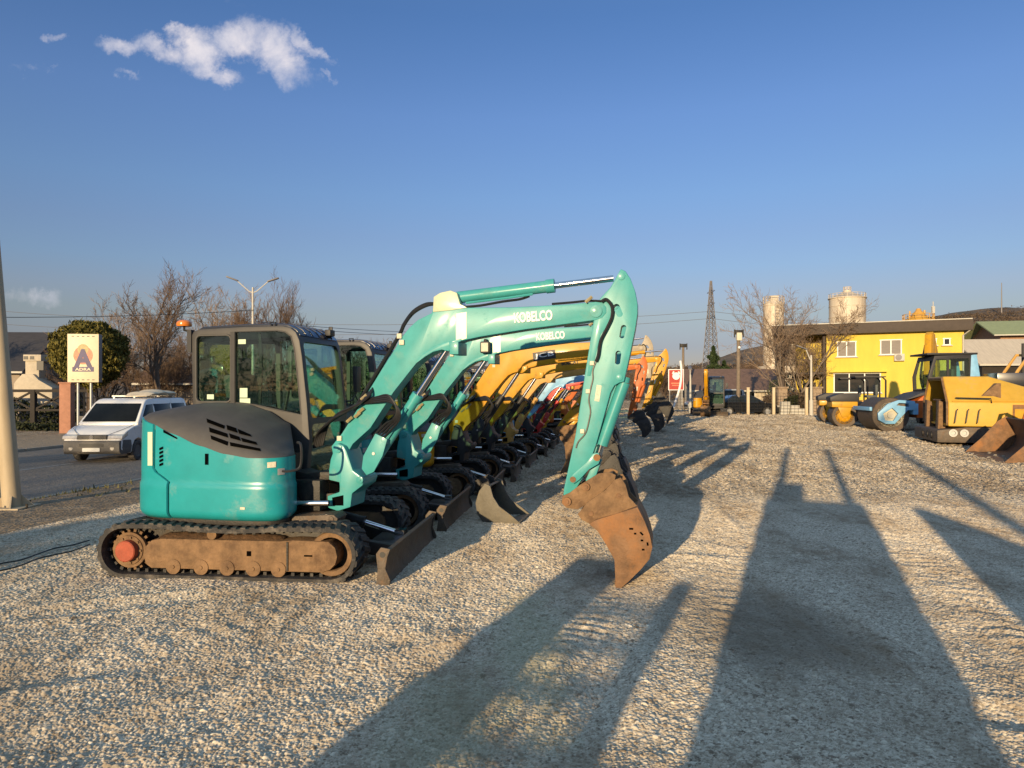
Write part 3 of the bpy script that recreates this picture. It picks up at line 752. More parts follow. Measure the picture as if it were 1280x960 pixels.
    # bucket cylinder along the back of the arm
    s = MB(); k0 = U3(780, 478, -.1); k1 = U3(752, 556, -.1); s.cyl(k0, k1, .058, n=18); s.cyl(k0, (k0[0] + .01, k0[1], k0[2] + .05), .05)
    bk = s.build('bucket_cylinder', boomp, root, xf=xa, rz=ur)
    s = MB(); s.cyl(k1, U3(747, 572, -.1), .032); s.build('rod', 'chrome', bk, xf=xa)
    s = MB()
    for y in (-.225, .005):
        s.prism(UL([(713, 597), (717, 592), (733, 578), (741, 567), (748, 566), (751, 573), (748, 580), (736, 587), (724, 600), (717, 605), (712, 603)], y), y, y + .022)
    s.prism(UL([(743, 575), (752, 575), (742, 603), (734, 609), (732, 600)], -.16), -.16, -.04)
    s.build('bucket_link', boomp, root, xf=xa, rz=ur, bevel=.005)
    for px, py, r in ((716, 599.5, .028), (746, 572, .032)):
        s = MB(); x, z = U(px, py, -.235); s.cyl((x, -.235, z), (x, .035, z), r, n=14); s.build('link_pin', 'rust', root, xf=xa, rz=ur)
    s = MB()      # quick hitch
    for y in (-.27, .05): s.prism(UL([(703, 620), (712, 616), (725, 606), (748, 592), (762, 590), (770, 594), (768, 602), (752, 616), (738, 628), (722, 637), (708, 635), (702, 629)], -.27), y, y + .025)
    s.prism(UL([(735, 600), (765, 592), (760, 606), (728, 630)], -.2), -.24, .05)
    qh = s.build('quick_hitch', hm_, root, xf=xb, rz=ur, bevel=.006)
    s = MB()
    for px, py, r in ((708, 627.5, .040), (732, 609, .036), (773, 620, .046), (738.5, 642, .046)):
        x, z = U(px, py, -.31); s.lathe((x, -.31, z), (0, 1, 0), [(0, r * .45), (.0, r * .5), (.012, r * .5), (.012, r), (.05, r), (.37, r)], 16)
    s.build('hitch_pin', hp_, qh, xf=xb)
    # bucket shell
    SIDE = [(722, 640), (735, 628), (756, 612), (766, 600), (777, 596), (783, 606), (786, 620), (797, 634), (806, 652), (812, 668), (815.5, 684), (812, 699), (801, 712), (786, 727), (769.5, 741), (770.5, 722), (768, 700), (757, 680), (747, 664), (736, 656), (726, 650)]
    yb0, yb1 = -.40, .12
    s = MB()
    for y in (yb0, yb1): s.prism(UL([(736, 655), (745, 650), (797, 634), (806, 652), (812, 668), (815.5, 684), (812, 699), (801, 712), (786, 727), (769.5, 741), (769, 722), (768, 700), (757, 680), (747, 664)], yb0), y, y + .022)
    back = UL([(742, 652), (770, 644), (797, 634), (806, 652), (812, 668), (815.5, 684), (812, 699), (801, 712), (786, 727), (769, 742)], yb0)
    bi = []
    cxy = U(770, 690, yb0)
    for x, z in back: v = Vector((cxy[0] - x, cxy[1] - z)).normalized() * .02; bi.append((x + v.x, z + v.y))
    s.prism(back + bi[::-1], yb0 + .02, yb1)
    bu = s.build('bucket', bucketm, root, xf=xb, rz=ur, bevel=.004)
    s = MB()
    for y in (-.30, .0): s.prism(UL([(722, 643), (733, 629), (756, 613), (768, 600), (776, 597), (782, 606), (786, 621), (797, 633), (788, 650), (760, 652), (740, 656), (727, 650)], -.3), y, y + .03)
    s.build('bucket_ear', hm_, bu, xf=xb, bevel=.006)
    s = MB()
    for px, py, w, a in ((789, 661, 6, 0), (794, 667, 3.5, 0), (802, 667, 6, -45), (802.5, 675.5, 4, 0), (809.5, 680, 5, -80), (804, 687, 4, 0)):
        x, z = U(px, py, yb0); w = w / F * 5.2
        s.box((x, yb0 - .001, z), (w, .004, .016), Matrix.Rotation(-R(a), 3, 'Y'))
    s.build('drain_holes', 'void', bu, xf=xb)
    s = MB()
    for k in range(5):
        y = yb0 + .06 + k * .10; x, z = U(769.5, 741, yb0)
        s.prism([(x - .01, z + .09), (x + .02, z + .07), (x + .004, z - .012), (x, z - .012)], y - .03, y + .03)
    s.build('cutting_edge', bucketm, bu, xf=xb, bevel=.004)
    # ---------------- hoses
    s = MB()
    rnd = random.Random(3)
    for k in range(6):
        o = k * 2.2; y = -.23 - .02 * (k % 3)
        s.tube([U3(392 + o, 560 - o * .3, .0), U3(397 + o * 1.2, 542 - o, -.05), U3(412 + o, 528 - o, y), U3(432 + o * 1.4, 515 - o * .9, y), U3(448 + o * 1.2, 506 - o, y), U3(455 + o, 497 - o * 1.1, -.19)], .0125, 6, smooth=6)
    for k in range(4):
        o = k * 2.4
        s.tube([U3(448 + o, 505 - o * .5, -.22), U3(466 + o, 503 - o, -.25), U3(486, 502 - o, -.28), U3(498 - o * .3, 511, -.29), U3(499 - o, 524, -.28), U3(489 - o, 537 - o, -.24), U3(474 - o, 552 - o, -.2)], .0115, 6, smooth=6)
    for k in range(2):
        s.tube([U3(445 - k * 3, 513, -.08 - .05 * k), U3(470 - k * 2, 470, -.08 - .05 * k), U3(498, 422 - k * 2, -.1 - .05 * k), U3(506 - k, 405, -.1 - .05 * k), U3(517, 391 - k * 2, -.1), U3(533, 382 - k * 2, -.1), U3(546, 380, -.1)], .016, 6, smooth=5)
    s.tube([U3(575, 384, -.15), U3(600, 382, -.17), U3(628, 377, -.15), U3(650, 374, -.12), U3(662, 370, -.11)], .013, 6, smooth=4)
    s.tube([U3(690, 380, -.16), U3(715, 378, -.17), U3(735, 376, -.18), U3(752, 376.5, -.2)], .012, 6, smooth=4)
    s.build('hose', 'hose', root, rz=ur)
    s = MB()
    for px, py in ((455, 497), (451, 514), (447, 519), (437, 525), (736, 375)): x, z = U(px, py, -.225); s.cyl((x - .03, -.225, z - .02), (x + .03, -.225, z + .03), .016, n=6)
    s.build('hose_fitting', 'brass', root, rz=ur)
    if worklight:
        x, z = 1.98, 2.30; s = MB(); s.box((x, -.27, z), (.12, .1, .15)); s.box((x, -.24, z + .08), (.04, .12, .06)); w_ = s.build('boom_light', 'black', boom, bevel=.02)
        s = MB(); s.box((x + .005, -.325, z), (.09, .006, .11)); s.build('lens', 'label', w_)
    return root

ROW = 'excavators parked in a row along the left of the yard'
u_ = (math.sin(R(7)), math.cos(R(7)))
def rowpos(k): return (O1[0] + u_[0] * 2.36 * k, O1[1] + u_[1] * 2.36 * k)
ex1 = mini_excavator(O1, 'teal mini excavator nearest the camera, whole side and both cab windows in view', ROW, word='KOBELCO')
ex2 = mini_excavator(rowpos(1), 'teal mini excavator standing directly behind the nearest teal one, a square lamp on its boom', ROW, word='KOBELCO', worklight=True, bucketm='dark', bracketp='teal_boom', extras=False)
# ------------------------------------------------------------------ light and sky
SUN_EL, SUN_AZ = R(8.8), R(22)            # sun low behind the camera, to its left; light runs 22 deg right of the view axis
sd = bpy.data.lights.new('sun', 'SUN'); sd.energy = 4.2; sd.angle = R(.5); sd.color = (1.0, .75, .44)
so = bpy.data.objects.new('sun', sd); COL.objects.link(so)
ldir = Vector((math.sin(SUN_AZ) * math.cos(SUN_EL), math.cos(SUN_AZ) * math.cos(SUN_EL), -math.sin(SUN_EL)))
so.rotation_euler = ldir.to_track_quat('-Z', 'Y').to_euler(); so.location = (-10, -20, 12)
w = bpy.data.worlds.new('World'); S.world = w; w.use_nodes = True
t = w.node_tree; bg = t.nodes['Background']
sky = nd(t, 'ShaderNodeTexSky', sky_type='NISHITA'); sky.sun_disc = False; sky.sun_elevation = SUN_EL
sky.sun_rotation = R(180) + SUN_AZ        # rotation 0 = +Y, turning towards +X
sky.altitude = 300; sky.air_density = 1.0; sky.dust_density = .3; sky.ozone_density = 2.5
SKYR = [(0, (.42, .34, .42, 1)), (.06, (.42, .345, .45, 1)), (.10, (.56, .44, .455, 1)), (.127, (.62, .485, .525, 1)), (.164, (.62, .55, .62, 1)), (.207, (.65, .576, .665, 1)), (.259, (.66, .64, .75, 1)), (.356, (.655, .667, .84, 1)), (.466, (.53, .62, .82, 1)), (.54, (.60, .66, .84, 1)), (.70, (2.9, 2.25, 1.7, 1)), (1, (3.9, 2.85, 2.0, 1))]  # unseen zenith raised and warmed to add fill in the shade
tc = nd(t, 'ShaderNodeTexCoord')
sp = nd(t, 'ShaderNodeSeparateXYZ'); t.links.new(tc.outputs['Generated'], sp.inputs[0])
def mth(op, a, b=None, c=None, clamp=False):
    n = nd(t, 'ShaderNodeMath', operation=op); n.use_clamp = clamp
    for i, q in enumerate((a, b, c)):
        if q is None: continue
        if hasattr(q, 'links'): t.links.new(q, n.inputs[i])
        else: n.inputs[i].default_value = q
    return n.outputs[0]
yy = mth('MAXIMUM', sp.outputs[1], .05)
cu = mth('DIVIDE', sp.outputs[0], yy); cv = mth('DIVIDE', sp.outputs[2], yy)
cmb = nd(t, 'ShaderNodeCombineXYZ'); t.links.new(cu, cmb.inputs[0]); t.links.new(cv, cmb.inputs[1])
nz = nd(t, 'ShaderNodeTexNoise'); nz.inputs['Scale'].default_value = 13; nz.inputs['Detail'].default_value = 12; nz.inputs['Roughness'].default_value = .64; nz.inputs['Distortion'].default_value = .3
t.links.new(cmb.outputs[0], nz.inputs['Vector'])
wn = nd(t, 'ShaderNodeTexNoise'); wn.inputs['Scale'].default_value = 20; wn.inputs['Detail'].default_value = 10; wn.inputs['Roughness'].default_value = .68
t.links.new(cmb.outputs[0], wn.inputs['Vector']); ws = nd(t, 'ShaderNodeSeparateColor'); t.links.new(wn.outputs['Color'], ws.inputs[0])
cu0, cv0 = cu, cv
cu = mth('ADD', cu, mth('MULTIPLY_ADD', ws.outputs[0], .085, -.0425)); cv = mth('ADD', cv, mth('MULTIPLY_ADD', ws.outputs[1], .065, -.0325))
def blob(u0, v0, ru, rv, shear=0.0):
    du = mth('DIVIDE', mth('SUBTRACT', cu, u0), ru)
    dv0 = mth('SUBTRACT', cv, v0)
    dv = mth('DIVIDE', mth('MULTIPLY_ADD', mth('SUBTRACT', cu, u0), -shear, dv0), rv)
    r2 = mth('ADD', mth('MULTIPLY', du, du), mth('MULTIPLY', dv, dv))
    return mth('SUBTRACT', 1.0, r2, clamp=True)
def cp(px, py): return ((px - 640) / F, (HY - py) / F)
def addm(a, b): return mth('MAXIMUM', a, b)
shape = None
for (px, py, rx, ry, sh, k) in ((155, 56, 42, 15, -.1, .85), (200, 62, 45, 22, -.3, 1.0), (245, 62, 42, 42, -.2, 1.1), (232, 38, 30, 14, 0, .9), (300, 55, 45, 32, -.2, 1.05), (345, 68, 62, 44, -.5, 1.15), (385, 55, 38, 16, -.8, .8),
                            (165, 95, 22, 9, -.3, .8), (410, 96, 16, 9, -.7, .7), (262, 92, 55, 16, -.2, .8)):
    u0, v0 = cp(px, py); bq = mth('MULTIPLY', blob(u0, v0, rx / F, ry / F, sh), k); shape = bq if shape is None else addm(shape, bq)
for (px, py, rx, ry, k) in ((33, 372, 60, 17, .7), (66, 50, 16, 8, .5), (30, 85, 34, 8, .45), (318, 5, 80, 12, .2)):
    u0, v0 = cp(px, py); shape = addm(shape, mth('MULTIPLY', blob(u0, v0, rx / F, ry / F), k))
dens = mth('ADD', shape, mth('MULTIPLY_ADD', nz.outputs[0], 2.1, -1.18))
mr = nd(t, 'ShaderNodeMapRange', interpolation_type='SMOOTHSTEP'); mr.inputs[1].default_value = .05; mr.inputs[2].default_value = 1.35; mr.inputs[4].default_value = .82
t.links.new(dens, mr.inputs[0])
gate = mth('MULTIPLY', mr.outputs[0], mth('GREATER_THAN', shape, .001))
nz2 = nd(t, 'ShaderNodeTexNoise'); nz2.inputs['Scale'].default_value = 14; nz2.inputs['Detail'].default_value = 5
t.links.new(cmb.outputs[0], nz2.inputs['Vector'])
cm = nd(t, 'ShaderNodeMix', data_type='RGBA'); cm.inputs[6].default_value = (2.9, 3.0, 3.6, 1); cm.inputs[7].default_value = (6.0, 5.3, 4.9, 1)
t.links.new(mth('MULTIPLY_ADD', nz2.outputs[0], 2.2, -.6, clamp=True), cm.inputs[0])
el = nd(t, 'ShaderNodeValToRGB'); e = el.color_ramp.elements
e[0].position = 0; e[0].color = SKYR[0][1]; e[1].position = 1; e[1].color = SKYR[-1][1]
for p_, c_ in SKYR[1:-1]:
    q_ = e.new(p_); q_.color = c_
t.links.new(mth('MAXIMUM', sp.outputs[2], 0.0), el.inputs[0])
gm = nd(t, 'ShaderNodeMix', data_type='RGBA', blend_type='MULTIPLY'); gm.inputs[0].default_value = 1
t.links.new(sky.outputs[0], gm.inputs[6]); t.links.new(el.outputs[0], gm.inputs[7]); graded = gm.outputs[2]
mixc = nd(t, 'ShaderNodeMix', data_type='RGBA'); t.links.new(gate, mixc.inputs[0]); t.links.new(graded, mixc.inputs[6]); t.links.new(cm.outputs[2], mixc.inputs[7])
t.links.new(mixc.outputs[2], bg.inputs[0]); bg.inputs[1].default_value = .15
S.view_settings.view_transform = 'Standard'; S.view_settings.look = 'None'; S.view_settings.exposure = .45; S.view_settings.gamma = 1
S.view_settings.use_curve_mapping = False
S.cycles.use_denoising = True
S.cycles.max_bounces = 8; S.cycles.transparent_max_bounces = 16

# ------------------------------------------------------------------ ground
def hash2(ix, iy, k):
    h = (ix.astype(np.int64) * 374761393 + iy.astype(np.int64) * 668265263 + k * 2246822519) & 0xFFFFFFFF
    h = ((h ^ (h >> 13)) * 1274126177) & 0xFFFFFFFF
    return ((h ^ (h >> 16)) & 0xFFFFFF) / float(0xFFFFFF)
def vnoise(x, y, k=1):
    ix = np.floor(x); iy = np.floor(y); fx = x - ix; fy = y - iy
    fx = fx * fx * (3 - 2 * fx); fy = fy * fy * (3 - 2 * fy)
    a = hash2(ix, iy, k); b = hash2(ix + 1, iy, k); c = hash2(ix, iy + 1, k); d = hash2(ix + 1, iy + 1, k)
    return (a * (1 - fx) + b * fx) * (1 - fy) + (c * (1 - fx) + d * fx) * fy

def edge_s(x, y):       # metres to the left of the near edge of the road
    return -((x + 9.0) * .988 - (y - 13.1) * .156)
def zg(x, y):
    s = edge_s(x, y); k = min(max((s + 1.8) / 1.6, 0), 1); k = k * k * (3 - 2 * k)
    return -.35 * k

def gravel_mat():
    m = bpy.data.materials.new('gravel'); m.use_nodes = True; t = m.node_tree; b = t.nodes['Principled BSDF']
    b.inputs['Roughness'].default_value = .9; b.inputs['Specular IOR Level'].default_value = .2
    tc = nd(t, 'ShaderNodeTexCoord')
    at = nd(t, 'ShaderNodeAttribute', attribute_name='pebble')
    v = nd(t, 'ShaderNodeTexVoronoi'); v.inputs['Scale'].default_value = 34; t.links.new(tc.outputs['Object'], v.inputs['Vector'])
    v2 = nd(t, 'ShaderNodeTexVoronoi'); v2.inputs['Scale'].default_value = 9; t.links.new(tc.outputs['Object'], v2.inputs['Vector'])
    sx = nd(t, 'ShaderNodeSeparateXYZ'); t.links.new(v.outputs['Color'], sx.inputs[0])
    pick = nd(t, 'ShaderNodeMix', data_type='FLOAT'); t.links.new(at.outputs['Alpha'], pick.inputs[0])
    # attribute red = stone shade, green = 1 where it is set
    sa = nd(t, 'ShaderNodeSeparateColor'); t.links.new(at.outputs['Color'], sa.inputs[0])
    t.links.new(sa.outputs[1], pick.inputs[0]); t.links.new(sx.outputs[0], pick.inputs[2]); t.links.new(sa.outputs[0], pick.inputs[3])
    cr = nd(t, 'ShaderNodeValToRGB'); e = cr.color_ramp.elements
    e[0].position = 0; e[0].color = (.18, .14, .095, 1); e[1].position = 1; e[1].color = (.82, .74, .58, 1)
    for p, c in ((.14, (.36, .295, .215)), (.5, (.55, .47, .35)), (.85, (.69, .61, .48))):
        q = e.new(p); q.color = (*c, 1)
    t.links.new(pick.outputs[0], cr.inputs[0])
    # dirt worked into the surface, in drifts
    n = nd(t, 'ShaderNodeTexNoise'); n.inputs['Scale'].default_value = .55; n.inputs['Detail'].default_value = 8; n.inputs['Roughness'].default_value = .6
    mp = nd(t, 'ShaderNodeMapping'); mp.inputs['Rotation'].default_value = (0, 0, R(-12)); mp.inputs['Scale'].default_value = (1.6, .7, 1)
    t.links.new(tc.outputs['Object'], mp.inputs[0]); t.links.new(mp.outputs[0], n.inputs['Vector'])
    r = nd(t, 'ShaderNodeMapRange'); r.inputs[1].default_value = .44; r.inputs[2].default_value = .60; r.inputs[4].default_value = .85
    t.links.new(n.outputs[0], r.inputs[0])
    n5 = nd(t, 'ShaderNodeTexNoise'); n5.inputs['Scale'].default_value = 5; n5.inputs['Detail'].default_value = 6; t.links.new(mp.outputs[0], n5.inputs['Vector'])
    r5 = nd(t, 'ShaderNodeMapRange'); r5.inputs[1].default_value = .35; r5.inputs[2].default_value = .65; r5.inputs[3].default_value = .3; r5.inputs[4].default_value = 1.0
    t.links.new(n5.outputs[0], r5.inputs[0])
    ml = nd(t, 'ShaderNodeMath', operation='MULTIPLY'); t.links.new(r.outputs[0], ml.inputs[0]); t.links.new(r5.outputs[0], ml.inputs[1])
    mx = nd(t, 'ShaderNodeMix', data_type='RGBA'); t.links.new(ml.outputs[0], mx.inputs[0]); t.links.new(cr.outputs[0], mx.inputs[6]); mx.inputs[7].default_value = (.26, .19, .118, 1)
    # a damp oily patch and a paler tint for a shadow's half-lit gap
    last = mx.outputs[2]
    for (cx, cy, rx, ry, colr, amt) in ((1.75, 5.2, .85, 1.15, (.20, .165, .12, 1), .62), (.12, 4.7, .30, 1.5, (.36, .36, .22, 1), .42), (-.35, 3.6, .35, .9, (.36, .36, .22, 1), .35), (3.2, 3.9, .5, .8, (.30, .23, .15, 1), .5), (-3.4, 4.2, .8, .35, (.26, .20, .13, 1), .5)):
        m2_ = nd(t, 'ShaderNodeMapping'); m2_.inputs['Location'].default_value = (-cx / rx, -cy / ry, 0); m2_.inputs['Scale'].default_value = (1 / rx, 1 / ry, 0)
        t.links.new(tc.outputs['Object'], m2_.inputs[0])
        ln_ = nd(t, 'ShaderNodeVectorMath', operation='LENGTH'); t.links.new(m2_.outputs[0], ln_.inputs[0])
        ad_ = nd(t, 'ShaderNodeMath', operation='MULTIPLY_ADD'); ad_.inputs[1].default_value = 1.3; t.links.new(n5.outputs[0], ad_.inputs[0]); t.links.new(ln_.outputs['Value'], ad_.inputs[2])
        rr_ = nd(t, 'ShaderNodeMapRange'); rr_.inputs[1].default_value = 1.1; rr_.inputs[2].default_value = 1.75; rr_.inputs[3].default_value = amt; rr_.inputs[4].default_value = 0; t.links.new(ad_.outputs[0], rr_.inputs[0])
        mm_ = nd(t, 'ShaderNodeMix', data_type='RGBA'); t.links.new(rr_.outputs[0], mm_.inputs[0]); t.links.new(last, mm_.inputs[6]); mm_.inputs[7].default_value = colr; last = mm_.outputs[2]
    t.links.new(last, b.inputs['Base Color'])
    # stones: rounded cells, and finer grit
    h = nd(t, 'ShaderNodeMath', operation='MULTIPLY_ADD'); h.inputs[1].default_value = -1.0; h.inputs[2].default_value = 1.0; t.links.new(v.outputs['Distance'], h.inputs[0])
    h2 = nd(t, 'ShaderNodeMath', operation='MULTIPLY_ADD'); h2.inputs[1].default_value = -1.4; t.links.new(v2.outputs['Distance'], h2.inputs[0]); t.links.new(h.outputs[0], h2.inputs[2])
    n4 = nd(t, 'ShaderNodeTexNoise'); n4.inputs['Scale'].default_value = 2.6; n4.inputs['Detail'].default_value = 7; t.links.new(mp.outputs[0], n4.inputs['Vector'])
    h3 = nd(t, 'ShaderNodeMath', operation='MULTIPLY_ADD'); h3.inputs[1].default_value = 3.0; t.links.new(n4.outputs[0], h3.inputs[0]); t.links.new(h2.outputs[0], h3.inputs[2])
    bp = nd(t, 'ShaderNodeBump'); bp.inputs['Distance'].default_value = .055
    inv = nd(t, 'ShaderNodeMath', operation='MULTIPLY_ADD'); inv.inputs[1].default_value = -.75; inv.inputs[2].default_value = 1.0; t.links.new(sa.outputs[1], inv.inputs[0]); t.links.new(inv.outputs[0], bp.inputs['Strength'])
    t.links.new(h3.outputs[0], bp.inputs['Height'])
    vm = nd(t, 'ShaderNodeVectorMath', operation='SUBTRACT'); t.links.new(v.outputs['Color'], vm.inputs[0]); vm.inputs[1].default_value = (.5, .5, .5)
    sc_ = nd(t, 'ShaderNodeMath', operation='MULTIPLY_ADD'); sc_.inputs[1].default_value = -2.1; sc_.inputs[2].default_value = 2.5; t.links.new(sa.outputs[1], sc_.inputs[0])
    vs = nd(t, 'ShaderNodeVectorMath', operation='SCALE'); t.links.new(vm.outputs[0], vs.inputs[0]); t.links.new(sc_.outputs[0], vs.inputs['Scale'])
    va = nd(t, 'ShaderNodeVectorMath', operation='MULTIPLY'); t.links.new(vs.outputs[0], va.inputs[0]); va.inputs[1].default_value = (1, 1, .35)
    vb = nd(t, 'ShaderNodeVectorMath', operation='ADD'); t.links.new(va.outputs[0], vb.inputs[0]); t.links.new(bp.outputs[0], vb.inputs[1])
    vn = nd(t, 'ShaderNodeVectorMath', operation='NORMALIZE'); t.links.new(vb.outputs[0], vn.inputs[0])
    t.links.new(vn.outputs[0], b.inputs['Normal'])
    b.inputs['Diffuse Roughness'].default_value = 1.0
    return m
M['gravel'] = gravel_mat()

def axis(dense0, dense1, step, far):
    a = list(np.arange(dense0, dense1 + 1e-6, step)); d = step; x = dense1
    while x < far: d *= 1.35; x += d; a.append(x)
    d = step; x = dense0; pre = []
    while x > -far: d *= 1.35; x -= d; pre.append(x)
    return pre[::-1] + a
gx = axis(-30, 24, .6, 1500); gy = axis(-24, 62, .6, 1500)
mb = MB(); mb.grid([[(x, y, zg(x, y)) for x in gx] for y in gy])
tag(mb.build('ground', 'gravel', ang=80, fix=False), kind='structure')

# loose gravel of the near yard: every stone a bump of the mesh
tt = np.arange(-.82, .94, .0011); rr = [2.9]
while rr[-1] < 15: rr.append(rr[-1] * 1.001 + .0007)
rr = np.array(rr); X = np.outer(rr, tt); Y = np.repeat(rr[:, None], len(tt), 1)
RH = .70
def pebbles(X, Y, c, k, fill):
    ix = np.floor(X / c); iy = np.floor(Y / c); H = np.zeros_like(X); ID = hash2(ix, iy, k + 9)
    for dx in (-1, 0, 1):
        for dy in (-1, 0, 1):
            jx = ix + dx; jy = iy + dy; a = hash2(jx, jy, k); b_ = hash2(jx, jy, k + 1); q = hash2(jx, jy, k + 2)
            th = hash2(jx, jy, k + 4) * 3.14; e = .7 + .5 * hash2(jx, jy, k + 5)
            ux = X - (jx + .15 + .7 * a) * c; uy = Y - (jy + .15 + .7 * b_) * c
            vx = (ux * np.cos(th) + uy * np.sin(th)) / e; vy = (-ux * np.sin(th) + uy * np.cos(th)) * e
            r_ = c * (.40 + .42 * q) * (q > 1 - fill)
            h = np.sqrt(np.maximum(0, 1 - (vx ** 2 + vy ** 2) / np.maximum(r_, 1e-6) ** 2)) * r_ * RH + (hash2(jx, jy, k + 6) - .5) * c * .25
            h = np.where(r_ > 0, h, 0)
            up = h > H; H = np.where(up, h, H); ID = np.where(up, hash2(jx, jy, k + 7), ID)
    return H, ID
H1, I1 = pebbles(X, Y, .0064, 11, .97); H2, I2 = pebbles(X + .013, Y + .02, .0122, 31, .33)
H3, I3 = pebbles(X + .3, Y + .1, .021, 91, .05)
Hh = np.maximum(H1, H2); Id = np.where(H2 > H1, I2, I1); Id = np.where(H3 * .85 > Hh, I3, Id); Hh = np.maximum(Hh, H3 * .85)
und = .020 * vnoise(X * 1.1, Y * .9, 3) + .012 * vnoise(X * 2.7 + 5, Y * 2.3, 4) + .008 * vnoise(X * 6 + 1, Y * 6, 5) + .004 * vnoise(X * 13, Y * 13, 6)
# tyre and track marks pressed into the gravel
def ridges(x0, y0, x1, y1, wd, pitch, amp, bend):
    dx, dy = x1 - x0, y1 - y0; L = math.hypot(dx, dy); dx /= L; dy /= L
    a = (X - x0) * dx + (Y - y0) * dy; l = -(X - x0) * dy + (Y - y0) * dx
    a = a + .16 * vnoise(X * 1.7, Y * 1.7, 51) + .05 * vnoise(X * 5, Y * 5, 52)
    m = np.clip(1 - np.abs(l) / wd - .5 * vnoise(X * 4, Y * 4, 53), 0, 1) ** .6 * np.clip(a / .4, 0, 1) * np.clip((L - a) / .4, 0, 1)
    return amp * m * (.5 + .5 * np.sin((a + bend * l * l) * 2 * math.pi / pitch)) * np.clip(1.6 * vnoise(X * 1.6, Y * 1.6, 8) - .3, 0, 1)
und += ridges(.3, 4.3, 1.9, 9.4, .33, .16, .022, .5) + ridges(1.1, 3.6, 3.4, 10.5, .3, .2, .018, -.6) + ridges(-2.9, 5.9, .4, 4.6, .25, .22, .018, .5) + ridges(3.4, 4.2, 4.6, 9.0, .3, .18, .02, .4)
und += ridges(-3.6, 3.3, -1.4, 6.0, .3, .2, .014, .2) + ridges(-1.6, 3.0, .6, 5.2, .28, .2, .012, .2)
def rut(x0, y0, x1, y1, wd, dep):
    dx, dy = x1 - x0, y1 - y0; L = math.hypot(dx, dy); dx /= L; dy /= L
    a = (X - x0) * dx + (Y - y0) * dy; l = -(X - x0) * dy + (Y - y0) * dx + .10 * (vnoise(X * .9, Y * .9, 61) - .5)
    m = np.clip(a / .6, 0, 1) * np.clip((L - a) / .6, 0, 1) * np.clip(1.7 * vnoise(X * 1.5, Y * 1.5, 62) - .35, 0, 1); q = l / wd
    return dep * m * (-np.exp(-q ** 2) + .8 * np.exp(-((np.abs(q) - 1.7) / .55) ** 2))
for r_ in ((-4.4, 3.3, -.9, 5.6, .18, .026), (-3.0, 2.9, .6, 5.2, .18, .024), (-5.2, 4.6, -2.2, 6.1, .12, .026), (.2, 3.0, 1.7, 9.5, .16, .026), (1.9, 3.0, 3.4, 11, .15, .024), (3.0, 3.6, 4.4, 12, .15, .026), (.9, 7.8, 4.5, 7.0, .16, .02), (1.5, 4.1, 3.6, 3.4, .12, .022), (-.6, 6.9, 1.0, 9.6, .15, .022)): und = und + rut(*r_)
und = np.maximum(und, 0) + .002
fade = np.clip((15 - Y) / 6, 0, 1); fade = fade * fade * (3 - 2 * fade)
E = np.clip(-(edge_s(X, Y) + 3.1) / .5, 0, 1)
dent = np.clip(np.hypot((X - .95) / .5, (Y - 6.35) / .55) - .35, 0, 1)
Z = .004 + (und * dent + Hh * (.35 + .65 * dent)) * fade * E - .6 * (1 - E)
Id = np.clip(.5 + (Id - .5) * 1.0, 0, 1)
def sheet(X, Y, Z, Id, A):
    nj, ni = X.shape
    I = np.arange(nj * ni).reshape(nj, ni)
    q = np.stack([I[:-1, :-1], I[:-1, 1:], I[1:, 1:], I[1:, :-1]], -1).reshape(-1, 4)
    cc = np.ones((ni * nj, 4), np.float32); cc[:, 0] = Id.ravel(); cc[:, 1] = A.ravel(); cc[:, 2] = 0
    return np.stack([X, Y, Z], -1).reshape(-1, 3), q, cc
def noise_set(X, Y):
    return X, Y
parts = [sheet(X, Y, Z, Id, fade)]
# farther off the same gravel lies in lumps and ruts, coarser with distance
t2 = np.arange(-.46, .96, .0013); r2 = [8.5]
while r2[-1] < 66: r2.append(r2[-1] * 1.0018)
r2 = np.array(r2); X2 = np.outer(r2, t2); Y2 = np.repeat(r2[:, None], len(t2), 1)
lg = np.log(Y2); RH = .72
HA, IA = pebbles(X2 / Y2 * 10, lg * 10, .024, 61, .95)
HB, IB = pebbles(X2 / Y2 * 10 + 3, lg * 10, .055, 71, .4)
sc2 = Y2 / 10
in2 = np.clip((Y2 - 8.5) / 6, 0, 1); in2 = in2 * in2 * (3 - 2 * in2)
E2 = np.clip(-(edge_s(X2, Y2) + 3.1) / .5, 0, 1)
lump = np.maximum(HA, HB * .8) * np.minimum(sc2, 4.5)
Z2 = .004 + (lump * 1.0 + .025 * vnoise(X2 * 1.3, Y2 * .5, 14) + .012 * vnoise(X2 * 3.1, Y2 * 1.2, 15)) * in2 * E2 - .6 * (1 - E2) - .03 * (1 - np.clip((Y2 - 8.5) / 1.2, 0, 1))
parts.append(sheet(X2, Y2, Z2, IA, in2 * .0 + 0.35))
co = np.concatenate([a[0] for a in parts]); cc = np.concatenate([a[2] for a in parts])
off = np.cumsum([0] + [len(a[0]) for a in parts[:-1]]); q = np.concatenate([a[1] + o for a, o in zip(parts, off)])
me = bpy.data.meshes.new('gravel_bed')
me.vertices.add(len(co)); me.vertices.foreach_set('co', co.ravel())
me.loops.add(q.size); me.loops.foreach_set('vertex_index', q.ravel().astype(np.int32))
me.polygons.add(len(q)); me.polygons.foreach_set('loop_start', np.arange(0, q.size, 4, dtype=np.int32))
me.materials.append(M['gravel'])
ca = me.color_attributes.new('pebble', 'FLOAT_COLOR', 'POINT')
ca.data.foreach_set('color', cc.ravel())
me.update(calc_edges=True); me.validate()
go = bpy.data.objects.new('gravel', me); COL.objects.link(go)
tag(go, 'loose pale limestone gravel covering the yard', 'gravel', kind='stuff')

